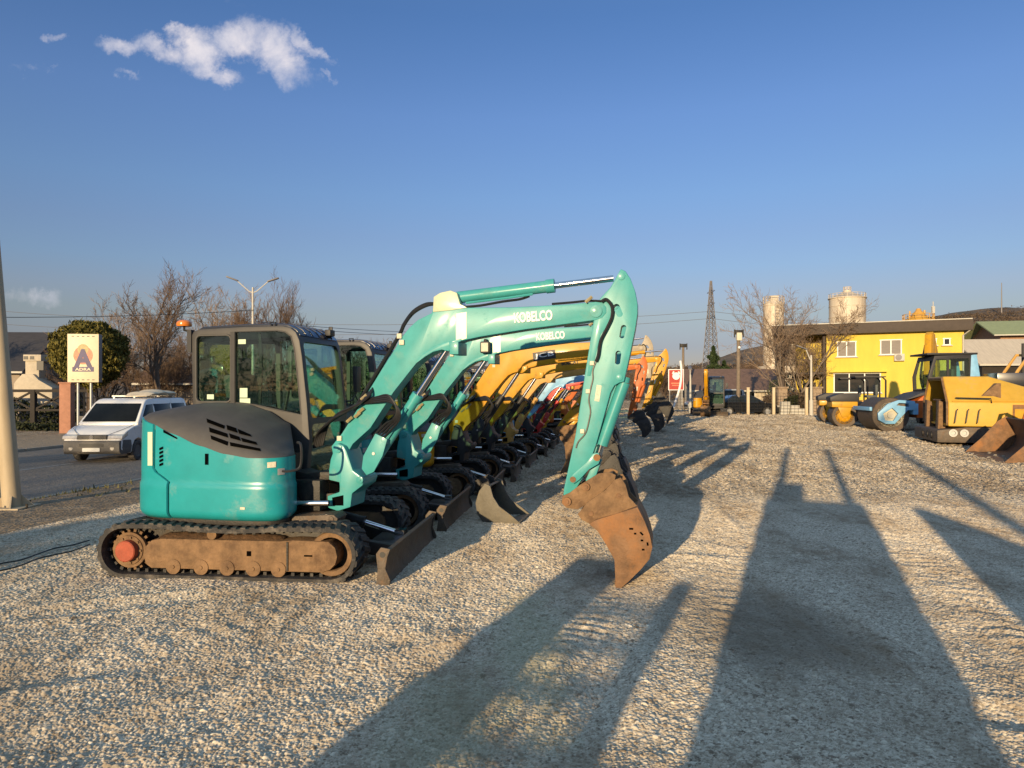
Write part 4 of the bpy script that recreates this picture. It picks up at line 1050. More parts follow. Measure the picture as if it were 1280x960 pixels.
# road, verge, far pavement: strips that follow the road's own direction
rd = Vector((.156, .988, 0)); rl = Vector((-.988, .156, 0)); r0 = Vector((-9.0, 13.1, 0))
def strip(name, s0, s1, z, material, a0=-40, a1=260, step=4, n=3):
    mb = MB(); rows = []
    a = a0
    while a <= a1:
        rows.append([tuple(r0 + rd * a + rl * (s0 + (s1 - s0) * i / n) + Vector((0, 0, zg(*(r0 + rd * a + rl * (s0 + (s1 - s0) * i / n)).xy) + z))) for i in range(n + 1)]); a += step
    mb.grid(rows); o = mb.build(name, material, fix=False, ang=80)
    return tag(o, kind='structure')
M['asphalt'] = mat('asphalt', (.17, .15, .125), .85, 0, .25, 1.2, (.24, .20, .15), .4, .6, streak=(1, .25, 1), facet=1.1)
M['verge'] = mat('verge_dirt', (.25, .185, .115), .95, 0, .3, 3, (.36, .28, .19), .5, 1.5, facet=2.2)
M['pavement'] = mat('sandy_pavement', (.34, .26, .17), .9, 0, .2, 2, (.26, .19, .12), .4, 1, facet=1.6)
M['paint'] = mat('road_paint', (.34, .32, .28), .7, 0, .2, 4, (.2, .19, .17), .5, 5)
M['kerb'] = mat('kerb_stone', (.33, .28, .21), .85, 0, .2, 5, bump=.2)
strip('road', 0, 9.4, .006, 'asphalt', n=5)
strip('verge', -3.7, -.30, .012, 'verge', n=16, step=1)
strip('road_marking', 4.62, 4.74, .012, 'paint', n=1)
strip('pavement', 9.55, 16, .03, 'pavement')
k = MB()
for a in range(-30, 160, 2):
    p = r0 + rd * (a + 1); k.box((p.x, p.y, zg(*(p + rl * .2).xy) + .03), (.16, 1.97, .10), Matrix.Rotation(-R(9), 3, 'Z'))
    p = p + rl * 9.47; k.box((p.x, p.y, zg(p.x, p.y) + .03), (.16, 1.97, .14), Matrix.Rotation(-R(9), 3, 'Z'))
tag(k.build('kerb', 'kerb', bevel=.012), kind='structure')

rg = random.Random(15); s = MB()
for _ in range(2600):
    a = rg.uniform(-6, 30); q = -.35 - abs(rg.gauss(0, 1.0)); 
    if q < -2.9: continue
    pt = r0 + rd * a + rl * q
    if vnoise(np.array([pt.x * .9]), np.array([pt.y * .9]), 44)[0] < .5: continue
    z = zg(pt.x, pt.y)
    for _k in range(5):
        b = Vector((rg.gauss(0, .04), rg.gauss(0, .04), 0)); t_ = b + Vector((rg.gauss(0, .04), rg.gauss(0, .04), rg.uniform(.03, .11))); w_ = Vector((rg.gauss(0, .01), rg.gauss(0, .01), 0)); o_ = Vector((pt.x, pt.y, z))
        s.add([o_ + b - w_, o_ + b + w_, o_ + t_], [(0, 1, 2)])
M['grassm'] = mat('dry_grass', (.12, .11, .04), .9, 0, .3, 5)
tag(s.build('grass', 'grassm', flat=True, fix=False), 'thin dry grass along the verge between yard and road', 'grass', kind='stuff')
# ------------------------------------------------------------------ the rest of the row
def rowtip(k, sc):      # parked so that the boom tips, not the tracks, line up
    x, y = rowpos(k); tx = T_PIV[0] * sc; ty = y - tx * _s
    return (.137 * ty - tx * _c, y)
mini_excavator(rowtip(2, .97), 'golden yellow excavator with white block lettering in a black panel on its boom', ROW, 'yellow', 'yellow', .97, fat=.045, arm_rot=-.05, word='JCB', wordm='boxed', wordbox=(590, 414, 632, 407, 12), bracketp='black', bucketm='dark', extras=False, cabmat='black')
mini_excavator(rowtip(3, .95), 'yellow excavator with black lettering on its boom, fourth back in the row', ROW, 'yellow2', 'yellow2', .95, heading=-UH + R(1.5), fat=.055, arm_rot=-.46, word='BOBCAT', wordm='letterblack', wordbox=(622, 408, 668, 402, 8.5), bracketp='black', bucketm='mud', extras=False, cabmat='black')
mini_excavator(rowtip(4, .92), 'pale orange excavator behind the yellow one with black lettering', ROW, 'apricot', 'apricot', .92, heading=-UH + R(-2), fat=.045, arm_rot=-.08, bucketm='dark', extras=False, cabmat='frame')
mini_excavator(rowtip(5, .86), 'light blue mini excavator, the only blue boom in the row', ROW, 'blue', 'blue', .86, heading=-UH + R(2.5), bracketp='black', arm_rot=-.10, bucketm='dark', extras=False, cabmat='black')
mini_excavator(rowtip(6, .84), 'red mini excavator just past the blue one in the row', ROW, 'red', 'red', .84, heading=-UH + R(-1.5), arm_rot=-.05, bucketm='dark', extras=False, cabmat='black')
mini_excavator(rowtip(7, .86), 'dull yellow excavator standing between the red one and the orange one', ROW, 'yellow2', 'yellow2', .86, arm_rot=-.05, bucketm='dark', extras=False, cabmat='black')
mini_excavator((1.05, 26.6), 'orange excavator whose upright arm shows right behind the nearest teal arm', ROW, 'orange', 'orange', 1.05, arm_rot=.0, bucketm='dark', extras=False, cabmat='black')
mini_excavator((1.9, 30.0), 'large yellow excavator far down the row with its bent arm clear of the others', ROW, 'yellow', 'yellow', 1.22, arm_rot=-.12, bucketm='dark', extras=False, cabmat='black')
mini_excavator((1.3, 36.5), 'grey beige excavator with the raised arm at the far end of the row', ROW, 'beige', 'beige', 1.55, arm_rot=.25, bucketm='dark', extras=False, cabmat='black')
mini_excavator((13.1, 47.4), 'small yellow excavator facing the camera in front of the parked cars', None, 'yellow', 'yellow', 1.1, arm_rot=-.35, bucketm='mud', extras=False, cabmat='black', heading=R(-100), upper=0)

# ------------------------------------------------------------------ loose ditching bucket between the first blades
def ditch_bucket(loc, rz, label):
    r = empty('excavator_bucket', loc, rz, 1, label, 'bucket')
    back = [(0, .03), (.32, .0), (.48, .03), (.56, .12), (.58, .26), (.54, .40), (.46, .50)]
    inn = [(a - .02, b + .02) for a, b in back]; inn[0] = (0, .05); inn[-1] = (.43, .485)
    s = MB(); s.prism(back + inn[::-1], -.30, .30); sh = s.build('bucket_shell', 'grey', r, bevel=.004)
    for y in (-.325, .30):
        s = MB(); s.prism([(-.02, .02), (.32, -.01), (.49, .02), (.575, .12), (.6, .27), (.55, .43), (.47, .53), (.40, .50), (.36, .36), (.28, .24), (.12, .13)], y, y + .025)
        s.build('side_plate', 'grey', r, bevel=.004)
    s = MB()
    for y in (-.16, .12): s.prism([(.44, .46), (.56, .34), (.66, .42), (.66, .54), (.56, .60), (.48, .56)], y, y + .035)
    s.cyl((.60, -.18, .50), (.60, .18, .50), .03, n=12); s.build('hanger', 'dark', r, bevel=.004)
    s = MB(); s.box((.42, -.328, .30), (.07, .004, .05)); s.build('mark', 'greenmark', r)
    return r
p = W(660, 652, 9.6)
ditch_bucket((.18, 9.5, 0), R(166), 'clean grey ditching bucket lying on the gravel beside the second dozer blade')

# a pair of dark cables lying on the gravel
for k, (a, b) in enumerate((((0, 714), (112, 681)), ((0, 722), (112, 688)))):
    s = MB(); pts = []
    for i in range(9):
        t_ = i / 8; px = a[0] - 60 + (b[0] - a[0] + 60) * t_; py = a[1] + 17 + (b[1] - a[1] - 17) * t_ + 1.5 * math.sin(i * 1.9 + k)
        Yd = F * CH / (py - HY); pts.append(((px - 640) / F * Yd, Yd, .06))
    s.tube(pts, .008, 6, smooth=3)
    tag(s.build('cable', 'hose'), ['thin black cable lying on the gravel, the farther of two', 'thin black cable lying on the gravel, the nearer of two'][k], 'cable', 'cables on the gravel')

# ------------------------------------------------------------------ wheels
def wheel(parent, c, r, wd, rimr, side, rimm='steel', axis='x', tread=0, name='wheel'):
    """axis: the vehicle's long axis; side = +1/-1 along y."""
    s = MB(); d = (0, side, 0)
    s.lathe((c[0], c[1] - side * wd / 2, c[2]), d, [(0, rimr), (0, r * .9), (wd * .12, r * .985), (wd * .3, r), (wd * .7, r), (wd * .88, r * .985), (wd, r * .9), (wd, rimr), (wd * .8, rimr * .96)], 28)
    if tread:
        for k in range(tread):
            a = 2 * math.pi * k / tread
            for h in (-1, 1): s.box((c[0] + r * 1.005 * math.cos(a + h * .06), c[1] + h * wd * .24, c[2] + r * 1.005 * math.sin(a + h * .06)), (r * .06, wd * .46, r * .07), Matrix.Rotation(-a + math.pi / 2, 3, 'Y') @ Matrix.Rotation(h * .5, 3, 'Z'))
    o = s.build(name, 'rubber', parent, flat=False)
    s = MB(); s.lathe((c[0], c[1] + side * wd * .10, c[2]), d, [(0, .02), (0, rimr * .35), (wd * .02, rimr * .6), (wd * .22, rimr * .75), (wd * .36, rimr * .96), (wd * .3, rimr * .99)], 24)
    for k in range(5):
        a = 2 * math.pi * k / 5; s.cyl((c[0] + rimr * .3 * math.cos(a), c[1] + side * wd * .09, c[2] + rimr * .3 * math.sin(a)), (c[0] + rimr * .3 * math.cos(a), c[1] + side * wd * .2, c[2] + rimr * .3 * math.sin(a)), rimr * .07, n=6)
    s.build('rim', rimm, o)
    return o
M['vanwhite'] = mat('dusty_white_paint', (.78, .77, .74), .35, 0, .06, 3, (.42, .38, .32), .25, 2, coat=.3)
M['bumper'] = mat('grey_bumper_plastic', (.085, .08, .074), .6, 0, .12, 8, (.2, .17, .13), .4, 4)
M['carblack'] = mat('dark_car_paint', (.012, .013, .016), .2, 0, .1, 4, coat=.8)
M['carsilver'] = mat('silver_car_paint', (.45, .46, .46), .3, .3, .06, 4, coat=.6)
M['lens'] = mat('clear_headlamp', (.62, .58, .50), .12, .25, .25, 14, coat=.6)
M['rearlens'] = mat('red_tail_lamp', (.35, .02, .015), .2, 0, .1, 14, coat=.5)
M['plate'] = mat('number_plate', (.62, .62, .58), .5, 0, .05, 10)
M['tarp'] = mat('cream_tarpaulin', (.66, .56, .40), .8, 0, .12, 6, bump=.4, bs=9)

# ------------------------------------------------------------------ white van on the road
def van(loc, rz):
    r = empty('van', loc, rz, .94, 'dusty white panel van on the road with a grey bumper', 'van')
    hw = .95
    yf = lambda a, b: hw - .03 * max(0, .55 - b) - (0.17 * max(0, b - 1.12) / .85)
    low = [(-2.42, .40), (-2.44, .75), (-2.44, 1.14), (1.42, 1.14), (1.75, 1.10), (2.12, .98), (2.36, .84), (2.43, .70), (2.44, .42), (2.36, .30), (1.92, .28), (1.86, .50), (1.72, .66), (1.5, .72), (1.28, .66), (1.13, .50), (1.07, .28), (-1.02, .28), (-1.08, .5), (-1.23, .66), (-1.45, .72), (-1.67, .66), (-1.81, .5), (-1.87, .30)]
    s = MB(); s.prism(low, lambda a, b: -(hw - max(0, a - 2.0) * .22), lambda a, b: hw - max(0, a - 2.0) * .22)
    body = s.build('body', 'vanwhite', r, bevel=.06, seg=3)
    up = [(-2.44, 1.12), (-2.38, 1.80), (-2.30, 1.93), (-2.1, 1.965), (.35, 1.965), (.62, 1.93), (.80, 1.84), (1.50, 1.20), (1.52, 1.12)]
    s = MB(); s.prism(up, lambda a, b: -yf(a, b), yf); s.build('roof_and_pillars', 'vanwhite', r, bevel=.05, seg=3)
    # glass, set a little proud of the body
    s = MB(); n = Vector((.64, 0, .70)).normalized()
    pts = [(1.475, .83, 1.245), (1.475, -.83, 1.245), (.86, -.73, 1.805), (.86, .73, 1.805)]
    s.add([Vector(p_) + n * .012 for p_ in pts] + [Vector(p_) - n * .02 for p_ in pts], [(0, 1, 2, 3), (7, 6, 5, 4), (0, 4, 5, 1), (1, 5, 6, 2), (2, 6, 7, 3), (3, 7, 4, 0)])
    s.build('windscreen', 'vanglass', r, bevel=.02)
    for sg in (-1, 1):
        for pl in ([(.30, 1.17), (1.26, 1.17), (1.28, 1.22), (.74, 1.76), (.30, 1.78)], [(-1.0, 1.20), (.20, 1.20), (.20, 1.78), (-1.0, 1.78)], [(-2.25, 1.20), (-1.12, 1.20), (-1.12, 1.78), (-2.2, 1.78)]):
            s = MB(); a = lambda q, z, o: sg * (yf(q, z) + o)
            s.prism(pl, lambda q, z: a(q, z, .008), lambda q, z: a(q, z, -.03)); s.build('side_window', 'vanglass', r, bevel=.006)
        s = MB(); s.bar((1.05, sg * .94, 1.2), (1.02, sg * 1.05, 1.23), .05, .05); s.box((1.0, sg * 1.10, 1.28), (.10, .17, .25)); s.build('door_mirror', 'bumper', r, bevel=.025)
        s = MB(); s.prism([(1.02, 1.13), (.26, 1.13), (.26, .42), (1.0, .42), (1.05, .6)], sg * .956, sg * .952); s.build('door_panel', 'vanwhite', r)
        s = MB()
        for ln_ in ([(1.06, 1.14), (1.05, .75), (1.0, .42), (.26, .42), (.26, 1.78)], [(-.98, .45), (-1.02, 1.80)], [(.22, .42), (.22, 1.78)]):
            s.tube([(a, sg * (yf(a, b) + .004), b) for a, b in ln_], .007, 4)
        s.build('door_seam', 'black', r)
        s = MB(); s.box((.36, sg * .965, 1.02), (.16, .03, .04)); s.build('door_handle', 'bumper', r)
        s = MB(); s.prism([(1.98, 1.0), (2.40, .84), (2.435, .76), (2.40, .72), (2.06, .82)], sg * .90, sg * .46); s.build('headlight', 'lens', r, bevel=.02)
        s = MB(); s.prism([(-1.0, .45), (1.02, .45), (1.02, .56), (-1.0, .56)], sg * .955, sg * .965); s.build('side_trim', 'bumper', r)
        s = MB(); s.cyl((2.452, sg * .62, .46), (2.475, sg * .62, .46), .06, n=14); s.build('fog_lamp', 'lens', r)
        wheel(r, (1.5, sg * .84, .33), .33, .22, .21, sg, 'bumper'); wheel(r, (-1.45, sg * .84, .33), .33, .22, .21, sg, 'bumper')
        s = MB(); s.box((-2.45, sg * .86, 1.2), (.03, .12, .5)); s.build('tail_lamp', 'rearlens', r)
    s = MB(); s.prism([(2.0, .30), (2.40, .28), (2.47, .36), (2.48, .62), (2.45, .70), (2.3, .715), (1.98, .70), (1.93, .5)], lambda a, b: -(.965 - max(0, a - 2.05) * .3), lambda a, b: .965 - max(0, a - 2.05) * .3)
    bp = s.build('bumper', 'bumper', r, bevel=.03)
    s = MB(); s.prism([(2.40, .725), (2.46, .735), (2.44, .86), (2.36, .86)], -.44, .44)
    for k in range(3): s.box((2.462, 0, .75 + k * .035), (.012, .86, .01))
    s.box((2.485, 0, .56), (.012, .72, .10)); s.build('grille', 'black', r)
    s = MB(); s.lathe((2.45, 0, .80), (1, 0, 0), [(.012, .062), (.025, .062), (.025, .05), (.012, .05)], 22)
    s.bar((2.47, .035, .84), (2.47, .0, .76), .006, .012); s.bar((2.47, -.035, .84), (2.47, .0, .76), .006, .012); s.build('badge', 'chrome', r)
    s = MB(); s.box((2.488, 0, .42), (.012, .52, .115)); s.build('number_plate', 'plate', bp)
    s = MB(); s.tube([(1.56, -.86, 1.165), (2.0, -.8, 1.05), (2.38, -.45, .87), (2.38, .45, .87), (2.0, .8, 1.05), (1.56, .86, 1.165)], .007, 4); s.build('bonnet_seam', 'black', r)
    s = MB(); s.tube([(1.35, .2, 1.30), (.95, .15, 1.36), (.7, .1, 1.3)], .012, 5); s.build('wiper', 'black', r)
    for x in (-.2, -1.6):
        s = MB(); s.box((x, 0, 2.04), (.06, 1.5, .04)); s.box((x, .68, 2.0), (.08, .05, .08)); s.box((x, -.68, 2.0), (.08, .05, .08)); s.build('roof_bar', 'steel', r)
    return r
VZ = -.35
v_ = van((-12.15, 22.7, VZ), R(-88))
# load wrapped in tarpaulin on the roof bars
s = MB(); rows = []
for i in range(15):
    t_ = i / 14; x = -1.75 + 2.2 * t_; hh = .19 * math.sin(math.pi * min(1, .12 + t_ * .95)) ** .5 + .03 * math.sin(t_ * 17); row = []
    for j in range(12):
        a = 2 * math.pi * j / 12; row.append((x, .34 + (.42 + .04 * math.sin(i * 1.3)) * math.cos(a), hh * .5 + hh * .5 * math.sin(a)))
    rows.append(row)
s.grid(rows, closed=True); s.f += [tuple(range(11, -1, -1)), tuple(range(14 * 12, 15 * 12))]; s.m += [0, 0]
o = s.build('roof_load', 'tarp'); o.location = (-12.15, 22.7, VZ + 1.935); o.rotation_euler = (0, 0, R(-88)); o.scale = (.94,) * 3; tag(o, 'long cream wrapped bundle lying on the roof bars of the white van', 'bundle')

# ------------------------------------------------------------------ parked cars behind the fence
def car(loc, rz, label, paint, suv=False, group=None):
    r = empty('parked_car', loc, rz, 1, label, 'car', group); k = 1.22 if suv else 1.0; hw = .88
    low = [(-2.15, .32), (-2.2, .62), (-2.12, .90), (-1.5, .95), (1.0, .92), (1.7, .84), (2.12, .70), (2.2, .52), (2.16, .28), (1.75, .24), (1.68, .44), (1.52, .58), (1.32, .62), (1.12, .58), (.96, .44), (.9, .24), (-.92, .24), (-.98, .44), (-1.14, .58), (-1.34, .62), (-1.54, .58), (-1.7, .44), (-1.76, .26)]
    low = [(a, b * (1.1 if suv else 1)) for a, b in low]; zb = .93 * (1.1 if suv else 1)
    s = MB(); s.prism(low, lambda a, b: -(hw - max(0, abs(a) - 1.7) * .25), lambda a, b: hw - max(0, abs(a) - 1.7) * .25); s.build('body', paint, r, bevel=.05, seg=3)
    zt = 1.43 * k
    yf = lambda a, b: hw - .04 - (b - zb) * .38
    up = [(-1.75, zb - .02), (-1.05, zt - .04), (-.8, zt), (.1, zt), (.35, zt - .05), (1.15, zb - .02)] if not suv else [(-2.1, zb - .02), (-1.95, zt - .06), (-1.7, zt), (.2, zt), (.45, zt - .06), (1.15, zb - .02)]
    s = MB(); s.prism(up, lambda a, b: -yf(a, b), yf); s.build('roof', paint, r, bevel=.03, seg=3)
    for sg in (-1, 1):
        x0, x1 = (-1.55, .98) if not suv else (-1.9, .98)
        for a0, a1, b0, b1 in ((x0, -.28, (-1.0 if not suv else -1.82), -.28), (-.2, x1, -.2, .28)):
            s = MB(); s.prism([(a0 + .05, zb + .03), (a1, zb + .03), (b1, zt - .09), (b0 + .02, zt - .09)], lambda q, z: sg * (yf(q, z) + .006), lambda q, z: sg * (yf(q, z) - .02)); s.build('side_window', 'winglass', r, bevel=.006)
        s = MB(); s.box((.8, sg * .96, zb + .05), (.14, .16, .12)); s.build('door_mirror', paint, r, bevel=.03)
        s = MB(); s.box((2.1, sg * .66, .66), (.16, .34, .13)); s.build('headlight', 'lens', r, bevel=.03)
        s = MB(); s.box((-2.14, sg * .66, .78), (.1, .34, .13)); s.build('tail_lamp', 'rearlens', r, bevel=.03)
        wheel(r, (1.32, sg * .78, .31), .31, .2, .20, sg, 'steel'); wheel(r, (-1.34, sg * .78, .31), .31, .2, .20, sg, 'steel')
    for (xa, za, xb, zb2, nm) in ((up[-1][0] - .06, zb + .04, up[-2][0] + .06, zt - .07, 'windscreen'), (up[0][0] + .06, zb + .04, up[1][0] - .02, zt - .1, 'rear_window')):
        n = Vector((zb2 - za, 0, xa - xb)); n = n.normalized() * (1 if (n.x > 0) == (nm == 'windscreen') else -1)
        pts = [(xa, .72, za), (xa, -.72, za), (xb, -.58, zb2), (xb, .58, zb2)]
        s = MB(); s.add([Vector(q) + n * .02 for q in pts] + [Vector(q) - n * .02 for q in pts], [(0, 1, 2, 3), (7, 6, 5, 4), (0, 4, 5, 1), (1, 5, 6, 2), (2, 6, 7, 3), (3, 7, 4, 0)]); s.build(nm, 'winglass', r, bevel=.01)
    s = MB(); s.box((2.2, 0, .5), (.04, 1.2, .16)); s.build('grille', 'black', r)
    return r
car((16.2, 49.6, .0), R(2), 'black saloon car parked side on behind the yard fence', 'carblack', group='cars parked behind the fence')
car((15.3, 53.5, .1), R(178), 'silver estate car parked beyond the black saloon', 'carsilver', True, group='cars parked behind the fence')

# ------------------------------------------------------------------ right-hand row
def fr_(origin, fwd):
    a = math.atan2(fwd[1], fwd[0]); return (origin[0], origin[1], 0), a
# asphalt paver: chamfered yellow hull with an open hopper end
def paver(loc, rz):
    r = empty('asphalt_paver', loc, rz, 1, 'big faded yellow machine with an open chamfered front end and grey skirt', 'paver')
    sec = [(.0, .62), (.0, 1.36), (.62, 2.17), (2.3, 2.17), (2.95, 1.36), (2.95, .62)]
    s = MB(); prev = []
    for (x_, zc) in ((0, 2.17), (1.25, 2.17), (2.4, 1.78), (5.2, 1.62)): prev.append([(x_, a, min(b, zc)) for a, b in sec])
    s.grid(prev, closed=True); k_ = len(sec); s.f += [tuple(range(k_)), tuple(range(4 * k_ - 1, 3 * k_ - 1, -1))]; s.m += [0, 0]; h = s.build('hull', 'lemon', r, bevel=.05, seg=3)
    c = MB(); c.prism([(.12, .70), (.12, 1.32), (.68, 2.05), (2.24, 2.05), (2.83, 1.32), (2.83, .70)], -.5, 1.5, ax='x'); cut(h, [c])
    s = MB(); s.tube([(-.01, a, b) for a, b in [(.06, .66), (.06, 1.34), (.65, 2.11), (2.27, 2.11), (2.89, 1.34), (2.89, .66)]], .045, 6); s.build('rim_tube', 'mud', h)
    s = MB(); s.box((2.6, -.012, 1.40), (5.0, .024, .03)); s.box((2.2, -.02, .92), (.9, .03, .5)); s.box((3.3, -.02, .95), (.8, .03, .55)); s.build('side_seams', 'yellow2', h)
    s = MB(); s.prism([(1.7, .72), (3.4, .72), (3.4, 1.30), (1.7, 1.30)], -.028, -.022); s.build('side_recess', 'rust', h)
    s = MB()
    for x in (.25, .55, .85): s.tube([(x, -.01, 1.15), (x - .05, -.10, 1.12), (x - .1, -.10, .75), (x - .1, -.01, .72)], .018, 5)
    s.tube([(.2, -.01, 1.5), (.25, -.12, 1.5), (1.1, -.12, 1.48), (1.15, -.01, 1.35)], .02, 5); s.build('grab_rail', 'black', r)
    for y in (.55, 2.0):
        s = MB(); s.prism([(-.16, .25), (.1, .25), (.02, 1.35), (-.12, 1.42)], y, y + .32); s.build('hopper_wing', 'mud', r, bevel=.02)
    s = MB(); s.prism([(.3, 1.0), (1.45, .7), (1.45, 1.95), (1.35, 1.95)], .15, 2.8); s.build('hopper_plate', 'mud', r, bevel=.02)
    s = MB(); s.box((.35, 1.35, .95), (.55, .8, .85)); s.box((.05, 1.35, 1.42), (.1, 1.0, .06)); s.build('conveyor_gate', 'rust', r, bevel=.03)
    s = MB(); s.prism([(-.3, .12), (-.3, .50), (.5, .60), (5.0, .60), (5.0, .12)], .0, 2.95); s.build('chassis', 'bladem', r, bevel=.03)
    s = MB()
    for y in (.7, 1.2, 1.8): s.cyl((-.33, y, .32), (-.28, y, .32), .11, n=14)
    s.build('push_roller', 'dark', r)
    s = MB()
    for x in (.12, .42): s.lathe((x, -.01, .42), (0, -1, 0), [(0, .12), (.05, .12), (.05, .07), (.02, .06)], 18)
    s.build('exhaust_pipe', 'steel', r)
    for x in (1.7, 3.9): wheel(r, (x, .30, .58), .58, .42, .3, -1, 'mud'); wheel(r, (x, 2.62, .58), .58, .42, .3, 1, 'mud')
    return r
a_ = math.atan2(-.30, .95)
paver((13.45, 21.9, .02), a_)

def loader(loc, rz):
    r = empty('wheel_loader', loc, rz, 1, 'yellow wheel loader with a wide dark worn bucket resting on the ground', 'loader')
    floor_ = [(.0, .0), (-.55, .02), (-.95, .06), (-1.15, .22), (-1.22, .50), (-1.12, .80), (-.95, 1.0)]
    inn = [(.0, .02), (-.54, .05), (-.92, .10), (-1.09, .25), (-1.16, .50), (-1.07, .77), (-.92, .97)]
    s = MB(); s.prism(floor_ + inn[::-1], -1.5, 1.5); b = s.build('bucket', 'bladem', r, bevel=.006)
    for y in (-1.53, 1.5):
        s = MB(); s.prism([(.05, .02), (-.55, .0), (-.97, .04), (-1.18, .2), (-1.25, .5), (-1.14, .82), (-.95, 1.03), (-.75, .9), (-.35, .42)], y, y + .03); s.build('cheek_plate', 'rust', b, bevel=.006)
    s = MB(); s.prism([(.10, .0), (-.18, .02), (-.18, .06), (.08, .025)], -1.54, 1.54); s.build('cutting_edge', 'rust', b)
    for y in (-.55, .55):
        s = MB(); s.prism([(-1.15, .35), (-1.45, .30), (-2.2, .95), (-3.2, 1.75), (-3.3, 2.0), (-3.0, 2.05), (-2.1, 1.45), (-1.2, .75)], y - .09, y + .09); s.build('lift_arm', 'yellow', r, bevel=.015)
        s = MB(); s.cyl((-2.0, y * .6, 1.35), (-3.0, y * .6, 1.9), .07); s.build('tilt_cylinder', 'yellow', r)
    s = MB(); s.tube([(-1.15, -.9, .9), (-1.3, -.9, 1.45), (-1.45, -.9, 1.5), (-1.6, -.9, .8)], .06, 6); s.prism([(-1.2, .3), (-1.5, .25), (-1.75, 1.35), (-1.5, 1.5), (-1.25, 1.1)], -.95, -.75); s.build('bucket_bracket', 'orange', r, bevel=.01)
    s = MB(); s.prism([(-2.9, .6), (-3.1, 1.5), (-3.6, 1.7), (-6.0, 1.75), (-6.3, 1.5), (-6.3, .7)], -.8, .8); s.build('body', 'yellow', r, bevel=.05)
    s = MB(); s.prism([(-3.4, 1.7), (-3.3, 2.4), (-3.5, 3.1), (-4.7, 3.1), (-4.8, 1.7)], -.7, .7); s.build('cab', 'black', r, bevel=.04)
    for y in (-.705, .705):
        s = MB(); s.prism([(-3.5, 1.9), (-3.42, 2.4), (-3.58, 2.98), (-4.6, 2.98), (-4.68, 1.9)], y - .005, y + .005); s.build('cab_window', 'winglass', r)
    for x in (-2.4, -5.2):
        for sg in (-1, 1): wheel(r, (x, sg * .95, .72), .72, .5, .36, sg, 'yellow', tread=22)
    return r
loader((12.15, 18.25, .02), math.atan2(.30, -.95))

def drum(parent, c, r, hw, m_='bladem', face='mud'):
    s = MB(); s.lathe((c[0], c[1] - hw, c[2]), (0, 1, 0), [(.03, r * .72), (.02, r * .96), (0, r * .985), (.015, r), (2 * hw - .015, r), (2 * hw, r * .985), (2 * hw - .02, r * .96), (2 * hw - .03, r * .72)], 40); d = s.build('drum', m_, parent)
    for sg in (-1, 1):
        s = MB(); s.lathe((c[0], c[1] + sg * (hw - .03), c[2]), (0, sg, 0), [(0, r * .72), (.0, r * .5), (.02, r * .45), (.05, r * .22), (.09, r * .2)], 24)
        for k in range(6): a = math.pi * k / 3; s.cyl((c[0] + r * .35 * math.cos(a), c[1] + sg * (hw - .04), c[2] + r * .35 * math.sin(a)), (c[0] + r * .35 * math.cos(a), c[1] + sg * (hw + .01), c[2] + r * .35 * math.sin(a)), .03, n=6)
        s.build('drum_hub', face, d)
    return d

